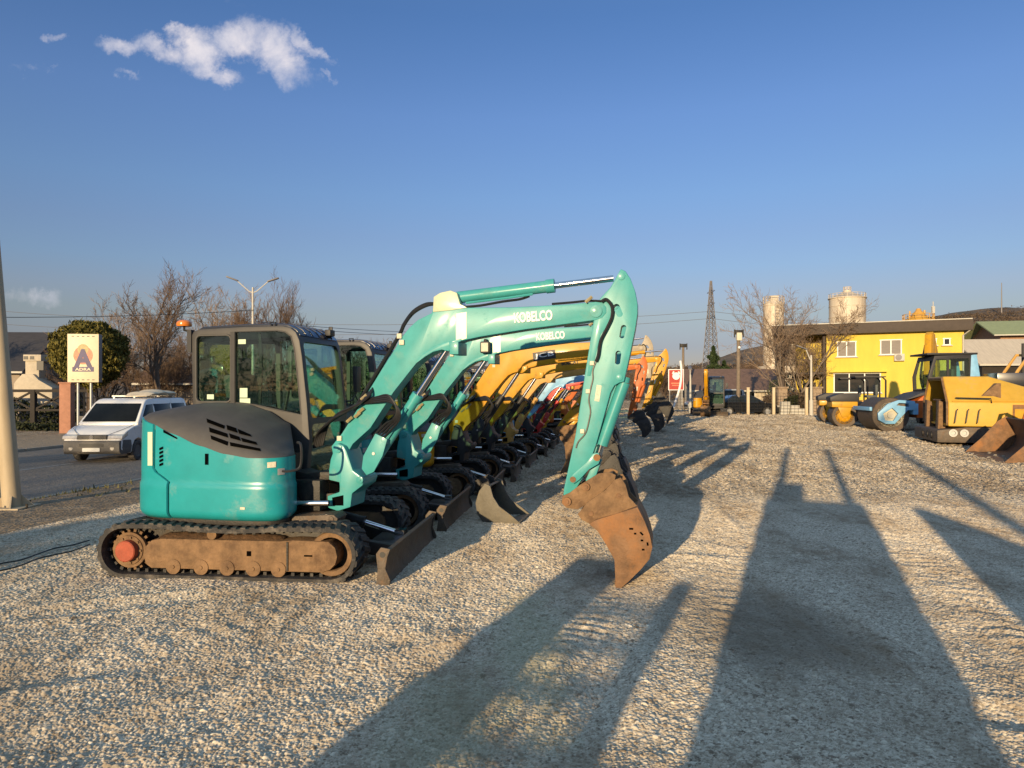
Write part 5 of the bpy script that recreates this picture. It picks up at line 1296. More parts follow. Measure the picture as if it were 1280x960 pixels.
def compactor(loc, rz):
    r = empty('soil_compactor', loc, rz, 1, 'roller with a light blue drum frame, orange body and blue cab corner post', 'road roller')
    drum(r, (1.45, 0, .72), .72, .95, face='label')
    for sg in (-1, 1):
        s = MB(); s.prism([(.50, .95), (.6, 1.30), (1.2, 1.34), (1.62, 1.18), (2.0, .80), (1.98, .52), (1.7, .36), (1.35, .36), (1.12, .62), (.86, .92)], sg * 1.03, sg * 1.13)
        f_ = s.build('drum_frame', 'blue', r, bevel=.015)
        cts = []
        for c_ in ([(.80, 1.06), (.82, 1.2), (1.2, 1.22), (1.3, 1.12)], [(1.22, .78), (1.45, 1.02), (1.8, .78), (1.72, .5), (1.4, .48)]):
            q = MB(); q.prism(c_, sg * .9, sg * 1.3); cts.append(q)
        cut(f_, cts)
    for bx, bw, bh in ((2.26, .10, .16), (.55, .2, .45)):
        s = MB(); s.box((bx, 0, .97), (bw, 2.2, bh)); s.build('cross_beam', 'blue', r, bevel=.02)
    s = MB(); s.prism([(.45, .6), (.5, 1.25), (.15, 1.55), (-2.3, 1.62), (-2.6, 1.4), (-2.6, .7)], -.92, .92); s.build('body', 'orange', r, bevel=.04)
    s = MB(); s.prism([(.9, 1.32), (.3, 1.62), (-.1, 1.70), (-.1, 1.60), (.3, 1.5)], -.95, .95); s.build('front_cowl', 'hood', r, bevel=.02)
    Pc = [(-.05, 1.62), (-.02, 2.3), (-.25, 3.15), (-1.75, 3.2), (-1.75, 1.62)]
    s = MB(); s.prism(Pc, -.85, .85); cab = s.build('cab', 'black', r, bevel=.03)
    q1 = MB(); q1.prism([(-.12, 1.7), (-.1, 2.3), (-.3, 3.07), (-1.68, 3.1), (-1.68, 1.7)], -.78, .78)
    q2 = MB(); q2.prism([(-.18, 1.8), (-.16, 2.3), (-.32, 3.0), (-.72, 3.0), (-.72, 1.8)], -1.2, 1.2); q3 = MB(); q3.prism([(-.8, 1.75), (-.8, 3.02), (-1.55, 3.04), (-1.55, 1.75)], -1.2, 1.2)
    q4 = MB(); q4.box((-.1, 0, 2.35), (1.2, 1.5, 1.2)); q5 = MB(); q5.box((-1.8, 0, 2.45), (.6, 1.5, 1.0))
    cut(cab, [q1, q2, q3, q4, q5])
    for sg in (-1, 1):
        s = MB(); s.prism([(-.15, 1.78), (-.13, 2.3), (-.30, 3.02), (-1.58, 3.05), (-1.58, 1.74)], sg * .80, sg * .805); s.build('cab_window', 'glass', cab)
    for ya_ in (-.87, .80):
        s = MB(); s.prism([(-1.56, 1.6), (-1.62, 3.16), (-1.82, 3.2), (-2.05, 1.6)], ya_, ya_ + .07); s.build('corner_post', 'blue', cab, bevel=.008)
    s = MB(); s.box((-.9, 0, 3.22), (1.9, 1.8, .08)); s.build('cab_roof', 'black', cab, bevel=.02)
    s = MB(); s.box((-.95, 0, 1.95), (.5, .5, .14)); s.box((-1.2, 0, 2.3), (.14, .5, .65)); s.build('seat', 'seat', cab, bevel=.04)
    s = MB(); s.cyl((-.35, 0, 1.7), (-.45, 0, 2.25), .03); s.lathe((-.45, 0, 2.25), (-.3, 0, 1), [(0, .2), (.03, .22), (.05, .2)], 16); s.build('steering_wheel', 'black', cab)
    for sg in (-1, 1): wheel(r, (-1.3, sg * .80, .72), .72, .5, .36, sg, 'yellow', tread=20)
    return r
compactor((17.15, 29.9, .02), math.atan2(.16, -.98))

def tandem(loc, rz, label, group, paint='yellow2', ropsm='black'):
    r = empty('tandem_roller', loc, rz, 1, label, 'road roller', group)
    for x in (1.0, -1.0):
        drum(r, (x, 0, .55), .55, .62, face='yellow' if paint != 'dark' else 'mud')
        s = MB()
        for sg in (-1, 1): s.prism([(x - .3, .95), (x + .3, .95), (x + .14, .5), (x - .14, .5)], sg * .66, sg * .72)
        s.box((x, 0, 1.08), (1.1, 1.36, .26)); s.build('drum_yoke', paint, r, bevel=.03)
    s = MB(); s.prism([(-.35, .55), (.35, .55), (.4, 1.0), (.1, 1.2), (-.3, 1.2)], -.5, .5); s.build('articulation', 'dark', r, bevel=.02)
    s = MB(); s.prism([(.35, 1.2), (1.6, 1.2), (1.62, 1.42), (1.2, 1.58), (.35, 1.6)], -.55, .55); s.build('hood', 'black' if paint != 'blue' else paint, r, bevel=.05)
    s = MB(); s.box((-.25, 0, 1.45), (.45, .5, .12)); s.box((-.45, 0, 1.75), (.12, .48, .5)); s.build('seat', 'seat', r, bevel=.03)
    s = MB()
    for sg in (-1, 1): s.tube([(-.75, sg * .55, 1.1), (-.75, sg * .55, 2.2), (-.6, sg * .55, 2.35), (.5, sg * .55, 2.3)], .04, 6)
    s.box((-.1, 0, 2.36), (1.3, 1.2, .05)); s.build('roll_frame', ropsm, r)
    return r
RG = 'tandem rollers parked in the right row'
rol = tandem((16.55, 33.3, .02), math.atan2(.25, -.97), 'yellow and black tandem roller directly behind the light blue drum', RG)
tandem((17.7, 37.2, .02), math.atan2(.3, -.95), 'golden tandem roller, the farthest roller of the right row', RG, 'yellow')

# backhoe behind, its yellow digging boom folded upright
def backhoe(loc, rz):
    r = empty('backhoe_loader', loc, rz, 1, 'yellow backhoe loader with its digging boom folded upright against the sky line', 'backhoe loader')
    s = MB(); s.prism([(-2.4, .7), (-2.4, 1.5), (-1.0, 1.7), (1.2, 1.5), (1.4, 1.1), (1.4, .7)], -.7, .7); s.build('body', 'yellow', r, bevel=.05)
    s = MB(); s.prism([(-2.2, 1.5), (-2.1, 2.75), (-.7, 2.75), (-.5, 1.6)], -.7, .7); s.build('cab', 'black', r, bevel=.04)
    s = MB(); s.prism([(-2.7, 1.0), (-2.95, 1.0), (-3.25, 2.5), (-3.1, 4.5), (-2.9, 4.65), (-2.65, 4.5), (-2.75, 2.6)], -.16, .16); b = s.build('boom', 'yellow2', r, bevel=.03)
    s = MB(); s.cyl((-2.6, 0, 1.5), (-2.45, 0, 3.0), .07); s.cyl((-2.45, 0, 3.0), (-2.55, 0, 4.0), .035); s.build('boom_cylinder', 'dark', b)
    s = MB(); s.prism([(-2.85, 4.45), (-2.6, 4.5), (-2.0, 3.0), (-2.1, 2.2), (-2.3, 2.2), (-2.4, 3.0)], -.12, .12); s.build('dipper', 'yellow2', r, bevel=.02)
    s = MB()
    for k in range(4): s.tube([(-2.95, .2, 1.4), (-3.3 - .05 * k, .22, 2.3), (-3.2 - .04 * k, .2, 3.2), (-3.0, .2, 4.0)], .025, 5, smooth=4)
    s.build('hose', 'hose', r)
    s = MB(); s.box((-2.75, 0, 1.2), (.3, 1.8, .5)); s.cyl((-2.75, .6, .1), (-2.75, .8, 2.1), .07); s.cyl((-2.75, -.6, .1), (-2.75, -.8, 2.1), .07); s.build('stabiliser', 'bladem', r, bevel=.02)
    for sg in (-1, 1): wheel(r, (-1.5, sg * .85, .7), .7, .42, .36, sg, 'yellow', tread=20); wheel(r, (1.0, sg * .8, .5), .5, .34, .26, sg, 'yellow')
    return r
backhoe((23.0, 36.9, .0), math.atan2(.6, .8))

def louvred(loc, rz):
    r = empty('compact_loader', loc, rz, 1, 'machine with a louvred black sloping hood and an ochre tube guard at the right edge', 'loader')
    s = MB(); s.prism([(-1.5, .5), (-1.6, 1.5), (-.4, 1.9), (1.6, 1.9), (1.7, .5)], -.8, .8); s.build('body', 'yellow', r, bevel=.04)
    s = MB(); s.prism([(-1.65, 1.75), (-.4, 2.42), (1.4, 2.42), (1.4, 1.92), (-.4, 1.92)], -.82, .82)
    for k in range(5): s.box((-1.2 + k * .28, 0, 2.12 + k * .10), (.05, 1.5, .06), Matrix.Rotation(R(-28), 3, 'Y'))
    s.build('louvred_hood', 'roof', r, bevel=.015)
    s = MB(); s.tube([(-.9, -.7, 2.2), (-1.1, -.7, 2.95), (-.8, -.7, 3.15), (.3, -.7, 3.15), (.7, -.7, 2.5), (.8, -.7, 2.3)], .06, 6); s.tube([(-.9, .7, 2.2), (-1.1, .7, 2.95), (-.8, .7, 3.15), (.3, .7, 3.15), (.7, .7, 2.5), (.8, .7, 2.3)], .06, 6)
    s.build('tube_guard', 'apricot', r)
    s = MB(); s.cyl((.2, -.3, 2.4), (.2, -.3, 3.6), .05); s.build('exhaust_stack', 'black', r)
    for x in (-.9, 1.1):
        for sg in (-1, 1): wheel(r, (x, sg * .85, .55), .55, .36, .28, sg, 'mud', tread=18)
    return r
louvred((20.2, 27.6, .0), math.atan2(.3, -.95))
s = MB(); s.prism([(0, 0), (.5, .0), (.85, .25), (.8, .7), (.74, .7), (.78, .28), (.47, .05), (0, .04)], -.6, .6)
for y in (-.62, .6): s.prism([(0, 0), (.5, .0), (.86, .25), (.82, .7), (.6, .6), (.3, .2)], y, y + .025)
o = s.build('scrap_bucket', 'dark', bevel=.006); o.location = (18.4, 39.5, .03); o.rotation_euler = (0, 0, R(15)); tag(o, 'black loader bucket on the ground past the farthest roller', 'bucket')
# ------------------------------------------------------------------ poles, sign, fences on the left
M['polecream'] = mat('cream_pole_paint', (.46, .37, .24), .6, 0, .15, 3, (.22, .2, .17), .35, 1.5, streak=(1, 1, .3))
M['pillar'] = mat('pink_rendered_pillar', (.40, .20, .13), .9, 0, .15, 5)
M['signface'] = mat('cream_sign_face', (.72, .62, .42), .5, 0, .05, 8)
M['signedge'] = mat('grey_sign_edge', (.16, .15, .15), .5, 0, .1, 8)
M['navy'] = mat('navy_print', (.045, .035, .13), .5)
M['salmon'] = mat('salmon_print', (.62, .22, .12), .5, 0, .3, 9)
M['olive'] = mat('olive_print', (.42, .33, .14), .5, 0, .3, 9)
M['fence'] = mat('black_iron', (.02, .02, .02), .6, .3, .2, 8)
M['wooddark'] = mat('dark_timber', (.025, .02, .016), .8, 0, .3, 6)
M['bark'] = mat('bare_bark', (.115, .08, .055), .9, 0, .35, 6, (.2, .15, .11), .4, 8)
M['barkgrey'] = mat('grey_bark', (.17, .135, .105), .9, 0, .3, 6)
M['twig'] = mat('winter_twigs', (.135, .088, .056), .9, 0, .25, 3)
M['twigrust'] = mat('russet_twigs', (.165, .105, .065), .9, 0, .25, 3)
M['twigpale'] = mat('pale_twigs', (.24, .17, .115), .9, 0, .25, 3)
def leafmat(name, c1, c2):
    m = bpy.data.materials.new(name); m.use_nodes = True; t = m.node_tree; b = t.nodes['Principled BSDF']
    b.inputs['Roughness'].default_value = .7; b.inputs['Specular IOR Level'].default_value = .25
    g = nd(t, 'ShaderNodeNewGeometry'); mx = nd(t, 'ShaderNodeMix', data_type='RGBA')
    t.links.new(g.outputs['Random Per Island'], mx.inputs[0]); mx.inputs[6].default_value = (*c1, 1); mx.inputs[7].default_value = (*c2, 1)
    t.links.new(mx.outputs[2], b.inputs['Base Color']); return m
M['conifer'] = leafmat('clipped_conifer_leaf', (.045, .05, .010), (.20, .165, .035))
M['pine'] = leafmat('pine_needles', (.012, .028, .010), (.05, .075, .025))
M['hedge'] = leafmat('hedge_leaf', (.012, .02, .008), (.04, .045, .016))
M['shrub'] = leafmat('grey_green_leaf', (.07, .08, .045), (.15, .15, .09))
M['scrub'] = leafmat('brown_scrub', (.075, .055, .04), (.125, .09, .06))

# leaning cream pole at the left edge
def pole_gusset(x, y, z):
    r = empty('utility_pole', (x, y, z), 0, 1, 'cream steel pole with a gusseted base plate at the left edge of the yard', 'pole')
    s = MB(); s.cyl((0, 0, 0), (-.66, .0, 8.5), .125, .075, n=28); s.build('shaft', 'polecream', r)
    s = MB(); s.box((0, 0, .015), (.52, .52, .03)); s.build('base_plate', 'polecream', r, bevel=.004)
    for k in range(4):
        a = math.pi / 2 * k + .5; s = MB(); c, q = math.cos(a), math.sin(a)
        s.add([(c * .11 + q * .008, q * .11 - c * .008, .03), (c * .27 + q * .008, q * .27 - c * .008, .03), (c * .11 + q * .008, q * .11 - c * .008, .2), (c * .11 - q * .008, q * .11 + c * .008, .03), (c * .27 - q * .008, q * .27 + c * .008, .03), (c * .11 - q * .008, q * .11 + c * .008, .2)], [(0, 1, 2), (5, 4, 3), (0, 3, 4, 1), (1, 4, 5, 2), (2, 5, 3, 0)]); s.build('gusset', 'polecream', r)
        a += .785; s = MB(); s.cyl((math.cos(a) * .28, math.sin(a) * .28, .0), (math.cos(a) * .28, math.sin(a) * .28, .08), .016, n=6); s.build('anchor_bolt', 'dark', r)
    return r
pole_gusset(-7.42, 10.55, .0)

# light-box sign by the road
sg_ = empty('lightbox_sign', (-19.95, 33.2, -.32), R(9), 1, 'upright cream light box sign with a big navy letter on a round emblem', 'sign')
s = MB(); s.box((0, 0, 3.57), (1.34, .40, 2.24)); s.build('box', 'signedge', sg_, bevel=.015)
s = MB(); s.box((0, -.205, 3.57), (1.34, .02, 2.24)); s.build('face', 'signface', sg_, bevel=.004)
fc = sg_.children[-1]
s = MB()
for z in (2.56, 4.58):
    for k in range(5): s.box((-.44 + k * .22, -.2165, z), (.11, .004, .035))
s.build('dash_row', 'letterblack', fc)
s = MB(); s.lathe((0, -.2155, 3.70), (0, -1, 0), [(0, .0), (0, .42), (.003, .42), (.003, .0)], 36); s.build('emblem_disc', 'salmon', fc)
s = MB(); s.lathe((0, -.2185, 3.98), (0, -1, 0), [(0, .20), (0, .24), (.003, .24), (.003, .0)], 30); s.build('emblem_arch', 'olive', fc)
lettering('emblem_letter', 'A', (-.40, -.224, 3.14), (1, 0, 0), (0, 0, 1), .80, .85, 'navy', fc, bold=.05, thick=.003)
s = MB(); s.box((0, -.222, 3.05), (.92, .006, .22)); s.build('banner', 'navy', fc)
lettering('banner_letters', 'ADRA', (-.34, -.2275, 2.985), (1, 0, 0), (0, 0, 1), .68, .13, 'signface', fc, bold=.03, thick=.002)
s = MB(); s.cyl((.26, 0, 0), (.26, 0, 2.46), .06, n=12); s.build('post', 'steel', sg_)
s = MB(); s.cyl((-.3, 0, 0), (-.3, 0, 2.46), .06, n=12); s.build('post', 'steel', sg_)
s = MB(); s.box((0, 0, 1.2), (.5, .5, 2.4)); s.box((0, 0, 2.43), (.58, .58, .07)); o = s.build('gate_pillar', 'pillar', bevel=.01); o.location = (-21.6, 34.5, -.32); o.rotation_euler = (0, 0, R(9)); tag(o, 'pink rendered gate pillar under the light box sign', 'pillar')

# iron fence beyond the pavement
def iron_fence(p0, p1, h, label, z):
    d = Vector(p1) - Vector(p0); L = d.length; a = math.atan2(d.y, d.x); r = empty('iron_fence', (p0[0], p0[1], z), a, 1, label, 'fence')
    n = int(L / 2.4); s = MB()
    for k in range(int(L / .13)): s.box((k * .13, 0, h / 2), (.028, .028, h)); s.box((k * .13, 0, h + .05), (.03, .03, .1), top=.2)
    s.build('pickets', 'fence', r)
    for z_ in (.25, h - .2):
        s = MB(); s.box((L / 2, 0, z_), (L, .04, .05)); s.build('rail', 'fence', r)
    for k in range(n + 1):
        s = MB(); s.box((k * L / n, 0, h / 2), (.09, .09, h + .1)); s.build('fence_post', 'fence', r)
    return r
iron_fence((-20.9, 34.7), (-9.5, 42.5), 1.9, 'black iron picket fence running behind the white van', -.32)

# foliage helpers
def leaf_cloud(mb, n, sample, size, rnd, up=0.0):
    for _ in range(n):
        p, nrm = sample(); s_ = size * rnd.uniform(.6, 1.4)
        a = Vector((rnd.gauss(0, 1), rnd.gauss(0, 1), rnd.gauss(0, 1) + up)).normalized(); b = a.cross(Vector((rnd.gauss(0, 1), rnd.gauss(0, 1), rnd.gauss(0, 1)))).normalized()
        p = Vector(p); mb.add([p + a * s_, p + b * s_ * .45, p - a * s_, p - b * s_ * .45], [(0, 1, 2, 3)])
def unit(rnd):
    v = Vector((rnd.gauss(0, 1), rnd.gauss(0, 1), rnd.gauss(0, 1))); return v.normalized()
def blob_noise(v, k=0): return .5 + .5 * math.sin(v.x * 3.1 + k) * math.sin(v.y * 3.7 + k * 2) * math.sin(v.z * 2.9 + k * 3) + .3 * math.sin(v.x * 8 + k) * math.sin(v.z * 9 + 1)
# clipped round conifer
rnd = random.Random(4)
r = empty('clipped_conifer', (-22.9, 38.5, -.32), 0, 1, 'round clipped conifer, olive green, rising behind the light box sign', 'tree')
def smp():
    v = unit(rnd); k = 1.03 - .17 * blob_noise(v * 1.6, 1) - .09 * blob_noise(v * 3.7, 2) - abs(rnd.gauss(0, .06)) + (.06 if rnd.random() < .04 else 0); return (v.x * 2.08 * k, v.y * 2.0 * k, 4.05 + v.z * 1.98 * k), v
s = MB(); leaf_cloud(s, 11000, smp, .10, rnd, 1.2); s.sphere((0, 0, 4.05), 1.62, 18, 12); s.build('crown', 'conifer', r, flat=True, fix=False)
s = MB(); s.cyl((0, 0, 0), (0, 0, 2.6), .16, .12, 10); s.build('trunk', 'bark', r)
# hedge along the iron fence
def hedge(p0, p1, h, wd, z, label, n=3800, m='hedge', cat='hedge'):
    rn = random.Random(int(p0[0] * 10) + 77); d = Vector((*p1, 0)) - Vector((*p0, 0)); L = d.length; nn = Vector((-d.y, d.x, 0)).normalized()
    def sm():
        u, v, q = rn.random(), rn.uniform(-1, 1), rn.random(); hh = h * (.75 + .25 * math.sin(u * L * .9) * math.sin(u * L * .37 + 1))
        zz = hh * q ** .7; return Vector((*p0, z)) + d * u + nn * v * wd * (.6 + .4 * math.sin(q * 3)) + Vector((0, 0, zz)), None
    s = MB(); leaf_cloud(s, n, sm, .12, rn); return tag(s.build('hedge', m, flat=True, fix=False), label, cat)
hedge((-20.0, 36.4), (-10, 43.2), 1.7, .5, -.32, 'dark evergreen hedge growing behind the black iron fence')
hedge((-33, 38.6), (-23.2, 36.6), .55, .5, -.32, 'low dark hedge in front of the timber railing', 1600)
hedge((-36, 42.6), (-25.5, 42.0), 2.1, .5, -.32, 'tall dark hedge directly behind the timber railing', 2600)

# timber railing and white walled house on the left
r = empty('timber_railing', (-34.5, 40.4, -.32), R(0), 1, 'dark timber railing with diagonal braces in front of the dark roofed house', 'railing')
s = MB(); s.box((5.3, 0, 2.05), (10.6, .18, .16)); s.build('rail', 'wooddark', r, bevel=.01)
s = MB(); s.box((5.3, 0, .95), (10.6, .12, .12)); s.build('rail', 'wooddark', r, bevel=.01)
for k in range(5):
    s = MB(); s.box((1.0 + k * 2.1, 0, 1.05), (.26, .26, 2.1)); s.build('railing_post', 'wooddark', r, bevel=.01)
    if k < 4:
        for (za, zb_) in ((2.0, 1.0), (1.0, 2.0)):
            s = MB(); s.bar((1.1 + k * 2.1, 0, za), (3.0 + k * 2.1, 0, zb_), .10, .10); s.build('brace', 'wooddark', r)
M['housewall'] = mat('shaded_render', (.30, .25, .20), .9, 0, .12, 1.5, (.3, .24, .18), .3, 1)  # white walls; base colour darkened for the shade they stand in
M['rooftile'] = mat('dark_roof_tiles', (.045, .042, .045), .8, 0, .25, 6, bump=.4, bs=8, streak=(.3, .3, 3))
M['rooftan'] = mat('brown_tiles', (.16, .10, .075), .85, 0, .22, 4, bump=.3, bs=9)
M['gutter'] = mat('pale_gutter', (.5, .48, .42), .6, 0, .1, 6)
M['chimneyw'] = mat('white_chimney', (.50, .44, .34), .9, 0, .1, 4)
def gable_house(name, loc, rz, L, D, h, rise, label, wall='housewall', roof='rooftile', over=.5, windows=(), door=None, chim=None, axis=0):
    r = empty(name, loc, rz, 1, label, 'house')
    s = MB(); s.box((0, 0, h / 2), (L, D, h))
    s.prism([(-D / 2, h), (D / 2, h), (0, h + rise)], -L / 2, L / 2, ax='x'); s.build('wall', wall, r)
    k = rise / (D / 2); o_ = over
    s = MB(); s.prism([(-D / 2 - o_, h - k * o_), (0, h + rise), (D / 2 + o_, h - k * o_), (D / 2 + o_, h - k * o_ + .14), (0, h + rise + .16), (-D / 2 - o_, h - k * o_ + .14)], -L / 2 - o_, L / 2 + o_, ax='x'); rf = s.build('roof', roof, r)
    s = MB(); s.box((0, -D / 2 - o_ - .05, h - k * o_ + .05), (L + 2 * o_, .12, .12)); s.build('gutter', 'gutter', rf)
    for (x, z, w_, hh) in windows:
        s = MB(); s.box((x, -D / 2 - .02, z), (w_ + .16, .06, hh + .16)); f = s.build('window', 'white', r, bevel=.01); s = MB(); s.box((x - w_ / 4 - .01, -D / 2 - .06, z), (w_ / 2 - .05, .03, hh - .04)); s.box((x + w_ / 4 + .01, -D / 2 - .06, z), (w_ / 2 - .05, .03, hh - .04)); s.build('pane', 'winglass', f)
    if chim:
        s = MB(); s.box((chim[0], chim[1], h + rise * .7), (.7, .6, rise * 1.2 + .6)); s.box((chim[0], chim[1], h + rise * 1.3 + .32), (.9, .8, .14)); s.build('chimney', 'chimneyw', rf, bevel=.02)
    return r
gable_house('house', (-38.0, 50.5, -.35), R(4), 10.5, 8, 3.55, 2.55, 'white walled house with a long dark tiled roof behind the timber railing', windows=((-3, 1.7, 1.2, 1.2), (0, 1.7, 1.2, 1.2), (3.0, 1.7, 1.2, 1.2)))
r = empty('garden_oven', (-29.9, 44.2, .4), R(5), .8, 'pale masonry garden oven with a stubby chimney left of the round conifer', 'oven')
s = MB(); s.prism([(-.9, 0), (1.9, 0), (1.9, 1.9), (.9, 2.5), (.5, 2.95), (-.3, 2.95), (-.7, 2.5), (-.9, 2.2)], -.7, .7); s.build('hearth', 'chimneyw', r, bevel=.05)
s = MB(); s.box((.3, 0, 3.4), (1.0, .9, 1.5)); s.box((.35, 0, 4.2), (1.3, 1.1, .5)); s.build('chimney', 'chimneyw', r, bevel=.03)
s = MB(); s.box((.35, -.56, 4.2), (.3, .02, .25)); s.box((-.1, -.56, 4.2), (.3, .02, .25)); s.box((.9, -.47, 3.6), (.5, .04, .7)); s.build('vent', 'letterblack', r)
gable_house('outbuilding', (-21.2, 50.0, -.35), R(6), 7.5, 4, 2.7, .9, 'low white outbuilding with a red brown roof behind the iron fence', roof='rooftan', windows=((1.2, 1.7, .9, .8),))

# double arm street lamp
def street_lamp(loc, rz, h, label, arms=(1, -1), reach=1.6, group=None, pr=.1):
    r = empty('street_lamp', loc, rz, 1, label, 'street lamp', group)
    s = MB(); s.cyl((0, 0, 0), (0, 0, h), pr, pr * .6, 14); s.cyl((0, 0, 0), (0, 0, 1.1), .13, .13, 14); s.build('pole', 'gutter', r)
    for a in arms:
        s = MB(); s.tube([(0, 0, h - .35), (a * reach * .25, 0, h - .25), (a * reach * .6, 0, h + .05), (a * reach, 0, h + .4)], .035, 6); s.build('arm', 'gutter', r)
        s = MB(); s.box((a * (reach + .3), 0, h + .52), (.75, .26, .09), Matrix.Rotation(-a * R(20), 3, 'Y')); s.build('lamp_head', 'signedge', r, bevel=.03)
    return r
street_lamp((-16.6, 45.5, -.35), R(10), 8.7, 'tall slim street lamp with two upswept arms above the first cab', reach=.95)

# ------------------------------------------------------------------ bare winter trees
def bare_tree(seed, h=8.5, r0=.17, spread=.75, levels=4, counts=(8, 7, 7, 6), stems=1, lean=.0, lift=.25, thin=1.0):
    rn = random.Random(seed); tr = MB(); tw = MB()
    def branch(p, d, L, r, lv):
        n = 5 if lv == 0 else 4 if lv < 3 else 3; pts = [p.copy()]; q = p.copy(); dd = d.copy(); dirs = []
        for i in range(n):
            wob = .10 if lv == 0 else .22
            dd = (dd + Vector((rn.gauss(0, wob), rn.gauss(0, wob), rn.gauss(0, wob * .6) + (lift if lv > 0 else .1) * .35))).normalized(); q = q + dd * (L / n); pts.append(q.copy()); dirs.append(dd.copy())
        tgt = tr if lv < 2 else tw
        tgt.tube(pts, max(r, .0085), 7 if lv == 0 else 5 if lv == 1 else 3, r1=max(r * (.35 if lv else .3), .005))
        if lv < levels:
            m = counts[lv]
            for k in range(m):
                t_ = (.28 + .72 * (k + rn.random()) / m) if lv == 0 else (.2 + .8 * (k + rn.random()) / m)
                f = min(t_ * n, n - .001); i = int(f); pp = pts[i].lerp(pts[i + 1], f - i); ax = dirs[i]
                side = ax.cross(unit(rn)).normalized(); ang = rn.uniform(.45, .95) * spread * (1 if lv else 1.05)
                nd_ = (ax * math.cos(ang) + side * math.sin(ang)).normalized()
                branch(pp, nd_, L * rn.uniform(.42, .68) * (1.0 - .3 * t_ if lv == 0 else .9), r * (.50 if lv == 0 else .52) * (1 - .35 * t_), lv + 1)
    for k in range(stems):
        a = 2 * math.pi * k / max(stems, 1) + rn.random(); tl = .0 if stems == 1 else rn.uniform(.15, .5)
        branch(Vector((.1 * math.cos(a) * (stems > 1), .1 * math.sin(a) * (stems > 1), -.1)), Vector((math.cos(a) * tl + lean, math.sin(a) * tl, 1)).normalized(), h * rn.uniform(.62, .74), r0 * (1 if stems == 1 else .7), 0)
    return tr, tw
protos = {}
def tree(kind, loc, sc, rz, label, group=None, tm='bark', cm='twig'):
    key = (kind, tm, cm)
    if key not in protos:
        kw = {'oak': dict(seed=3, h=8.6, r0=.17, spread=.85), 'fan': dict(seed=12, h=8.4, r0=.15, spread=.85, stems=4, counts=(6, 6, 5, 5), lift=.28), 'thin': dict(seed=17, h=8.4, r0=.14, spread=.9, stems=4, counts=(6, 6, 6, 4), lift=.25), 'slim': dict(seed=23, h=9.0, r0=.13, spread=.5, counts=(10, 7, 6, 5), lift=.5),
              'bush': dict(seed=31, h=5.2, r0=.09, spread=.75, stems=6, counts=(7, 6, 5, 5), lift=.3), 'round': dict(seed=44, h=7.0, r0=.16, spread=.95, counts=(9, 7, 6, 6))}[kind]
        a, b = bare_tree(**kw); r = empty('bare_tree', (0, 0, 0)); a.build('trunk', tm, r, fix=False, ang=80); b.build('crown', cm, r, fix=False, flat=True); protos[key] = r; o = r
    else: o = copy_tree(protos[key])
    o.location = loc; o.rotation_euler = (0, 0, rz); o.scale = (sc,) * 3
    return tag(o, label, 'tree', group)
TG = 'bare winter trees beyond the road'
tree('oak', (-20.0, 40.5, -.35), 1.10, .3, 'large bare tree with a forked trunk standing right of the round conifer', TG, cm='twig')
tree('fan', (-26.5, 50, -.35), 1.05, 1.2, 'thin bare tree showing above the round conifer', TG, cm='twigpale', tm='barkgrey')
tree('round', (-19.8, 52, -.35), 1.28, 2.0, 'wide bare russet tree behind the first cab roof corner', TG, cm='twigrust')
tree('fan', (-22.6, 55, -.35), 1.2, 4.2, 'bare grey tree between the forked tree and the russet one', TG, cm='twigpale', tm='barkgrey')
tree('slim', (-17.0, 50.5, -.35), .92, .7, 'slender bare tree with upright twigs beside the street lamp', TG, cm='twigrust')
tree('slim', (-16.0, 52.0, -.35), .85, 2.9, 'slender bare tree just right of the street lamp pole', TG, cm='twig')
tree('bush', (-27.5, 47, -.35), 1.1, .9, 'low bare shrub tree against the dark roofed house', TG, cm='twig')
tree('round', (-35.5, 46, -.35), .95, 5.0, 'bare tree half hidden by the cream pole', TG, cm='twigpale')
tree('bush', (-33.5, 58, -.35), 1.35, 3.0, 'small bare tree rising over the ridge of the dark roof', TG, cm='twigpale')
tree('round', (-29.0, 60, -.35), 1.05, 1.0, 'distant bare tree between the dark roof and the round conifer', TG, cm='twigrust')
tree('oak', (-17.2, 44.5, -.35), .62, 1.5, 'small dark tree behind the iron fence beside the rear mirror', TG, cm='twig')
for k, (px, Y, kd, sc, lb, cm) in enumerate(((408, 64, 'bush', 1.25, 'dark rounded thicket just right of the first cab roof', 'twig'), (432, 66, 'bush', 1.05, 'low russet thicket between the two cabs', 'twigrust'), (456, 62, 'fan', .78, 'pale bare tree above the second cab', 'twigpale'),
                                 (470, 68, 'bush', 1.15, 'russet thicket behind the second cab roof', 'twigrust'), (488, 66, 'fan', .72, 'pale bare tree beside the bent boom', 'twigpale'), (505, 72, 'bush', 1.2, 'brown thicket in the angle of the first boom', 'twig'),
                                 (540, 75, 'bush', 1.25, 'brown thicket seen under the first boom', 'twigrust'), (390, 70, 'bush', 1.3, 'brown thicket behind the first cab windscreen', 'twigrust'), (350, 60, 'bush', 1.2, 'brown thicket behind the main window of the first cab', 'twig'), (270, 55, 'bush', 1.3, 'brown thicket behind the rear window of the first cab', 'twig'),
                                 (240, 49, 'bush', 1.0, 'dark thicket behind the orange beacon', 'twig'), (205, 47, 'bush', .9, 'dark thicket behind the white van roof load', 'twig'))):
    p = W(px, 500, Y); tree(kd, (p.x, Y, -.3), sc, k * 1.3, lb, TG, cm=cm)
tree('thin', (19.9, 51.3, 0), 1.12, .4, 'big spreading bare tree in front of the tower silo and yellow building', 'bare trees beyond the yard fence', 'barkgrey', 'twigpale')
tree('thin', (21.4, 51.6, 0), .8, 2.5, 'smaller bare tree against the corner of the yellow building', 'bare trees beyond the yard fence', 'barkgrey', 'twigpale')
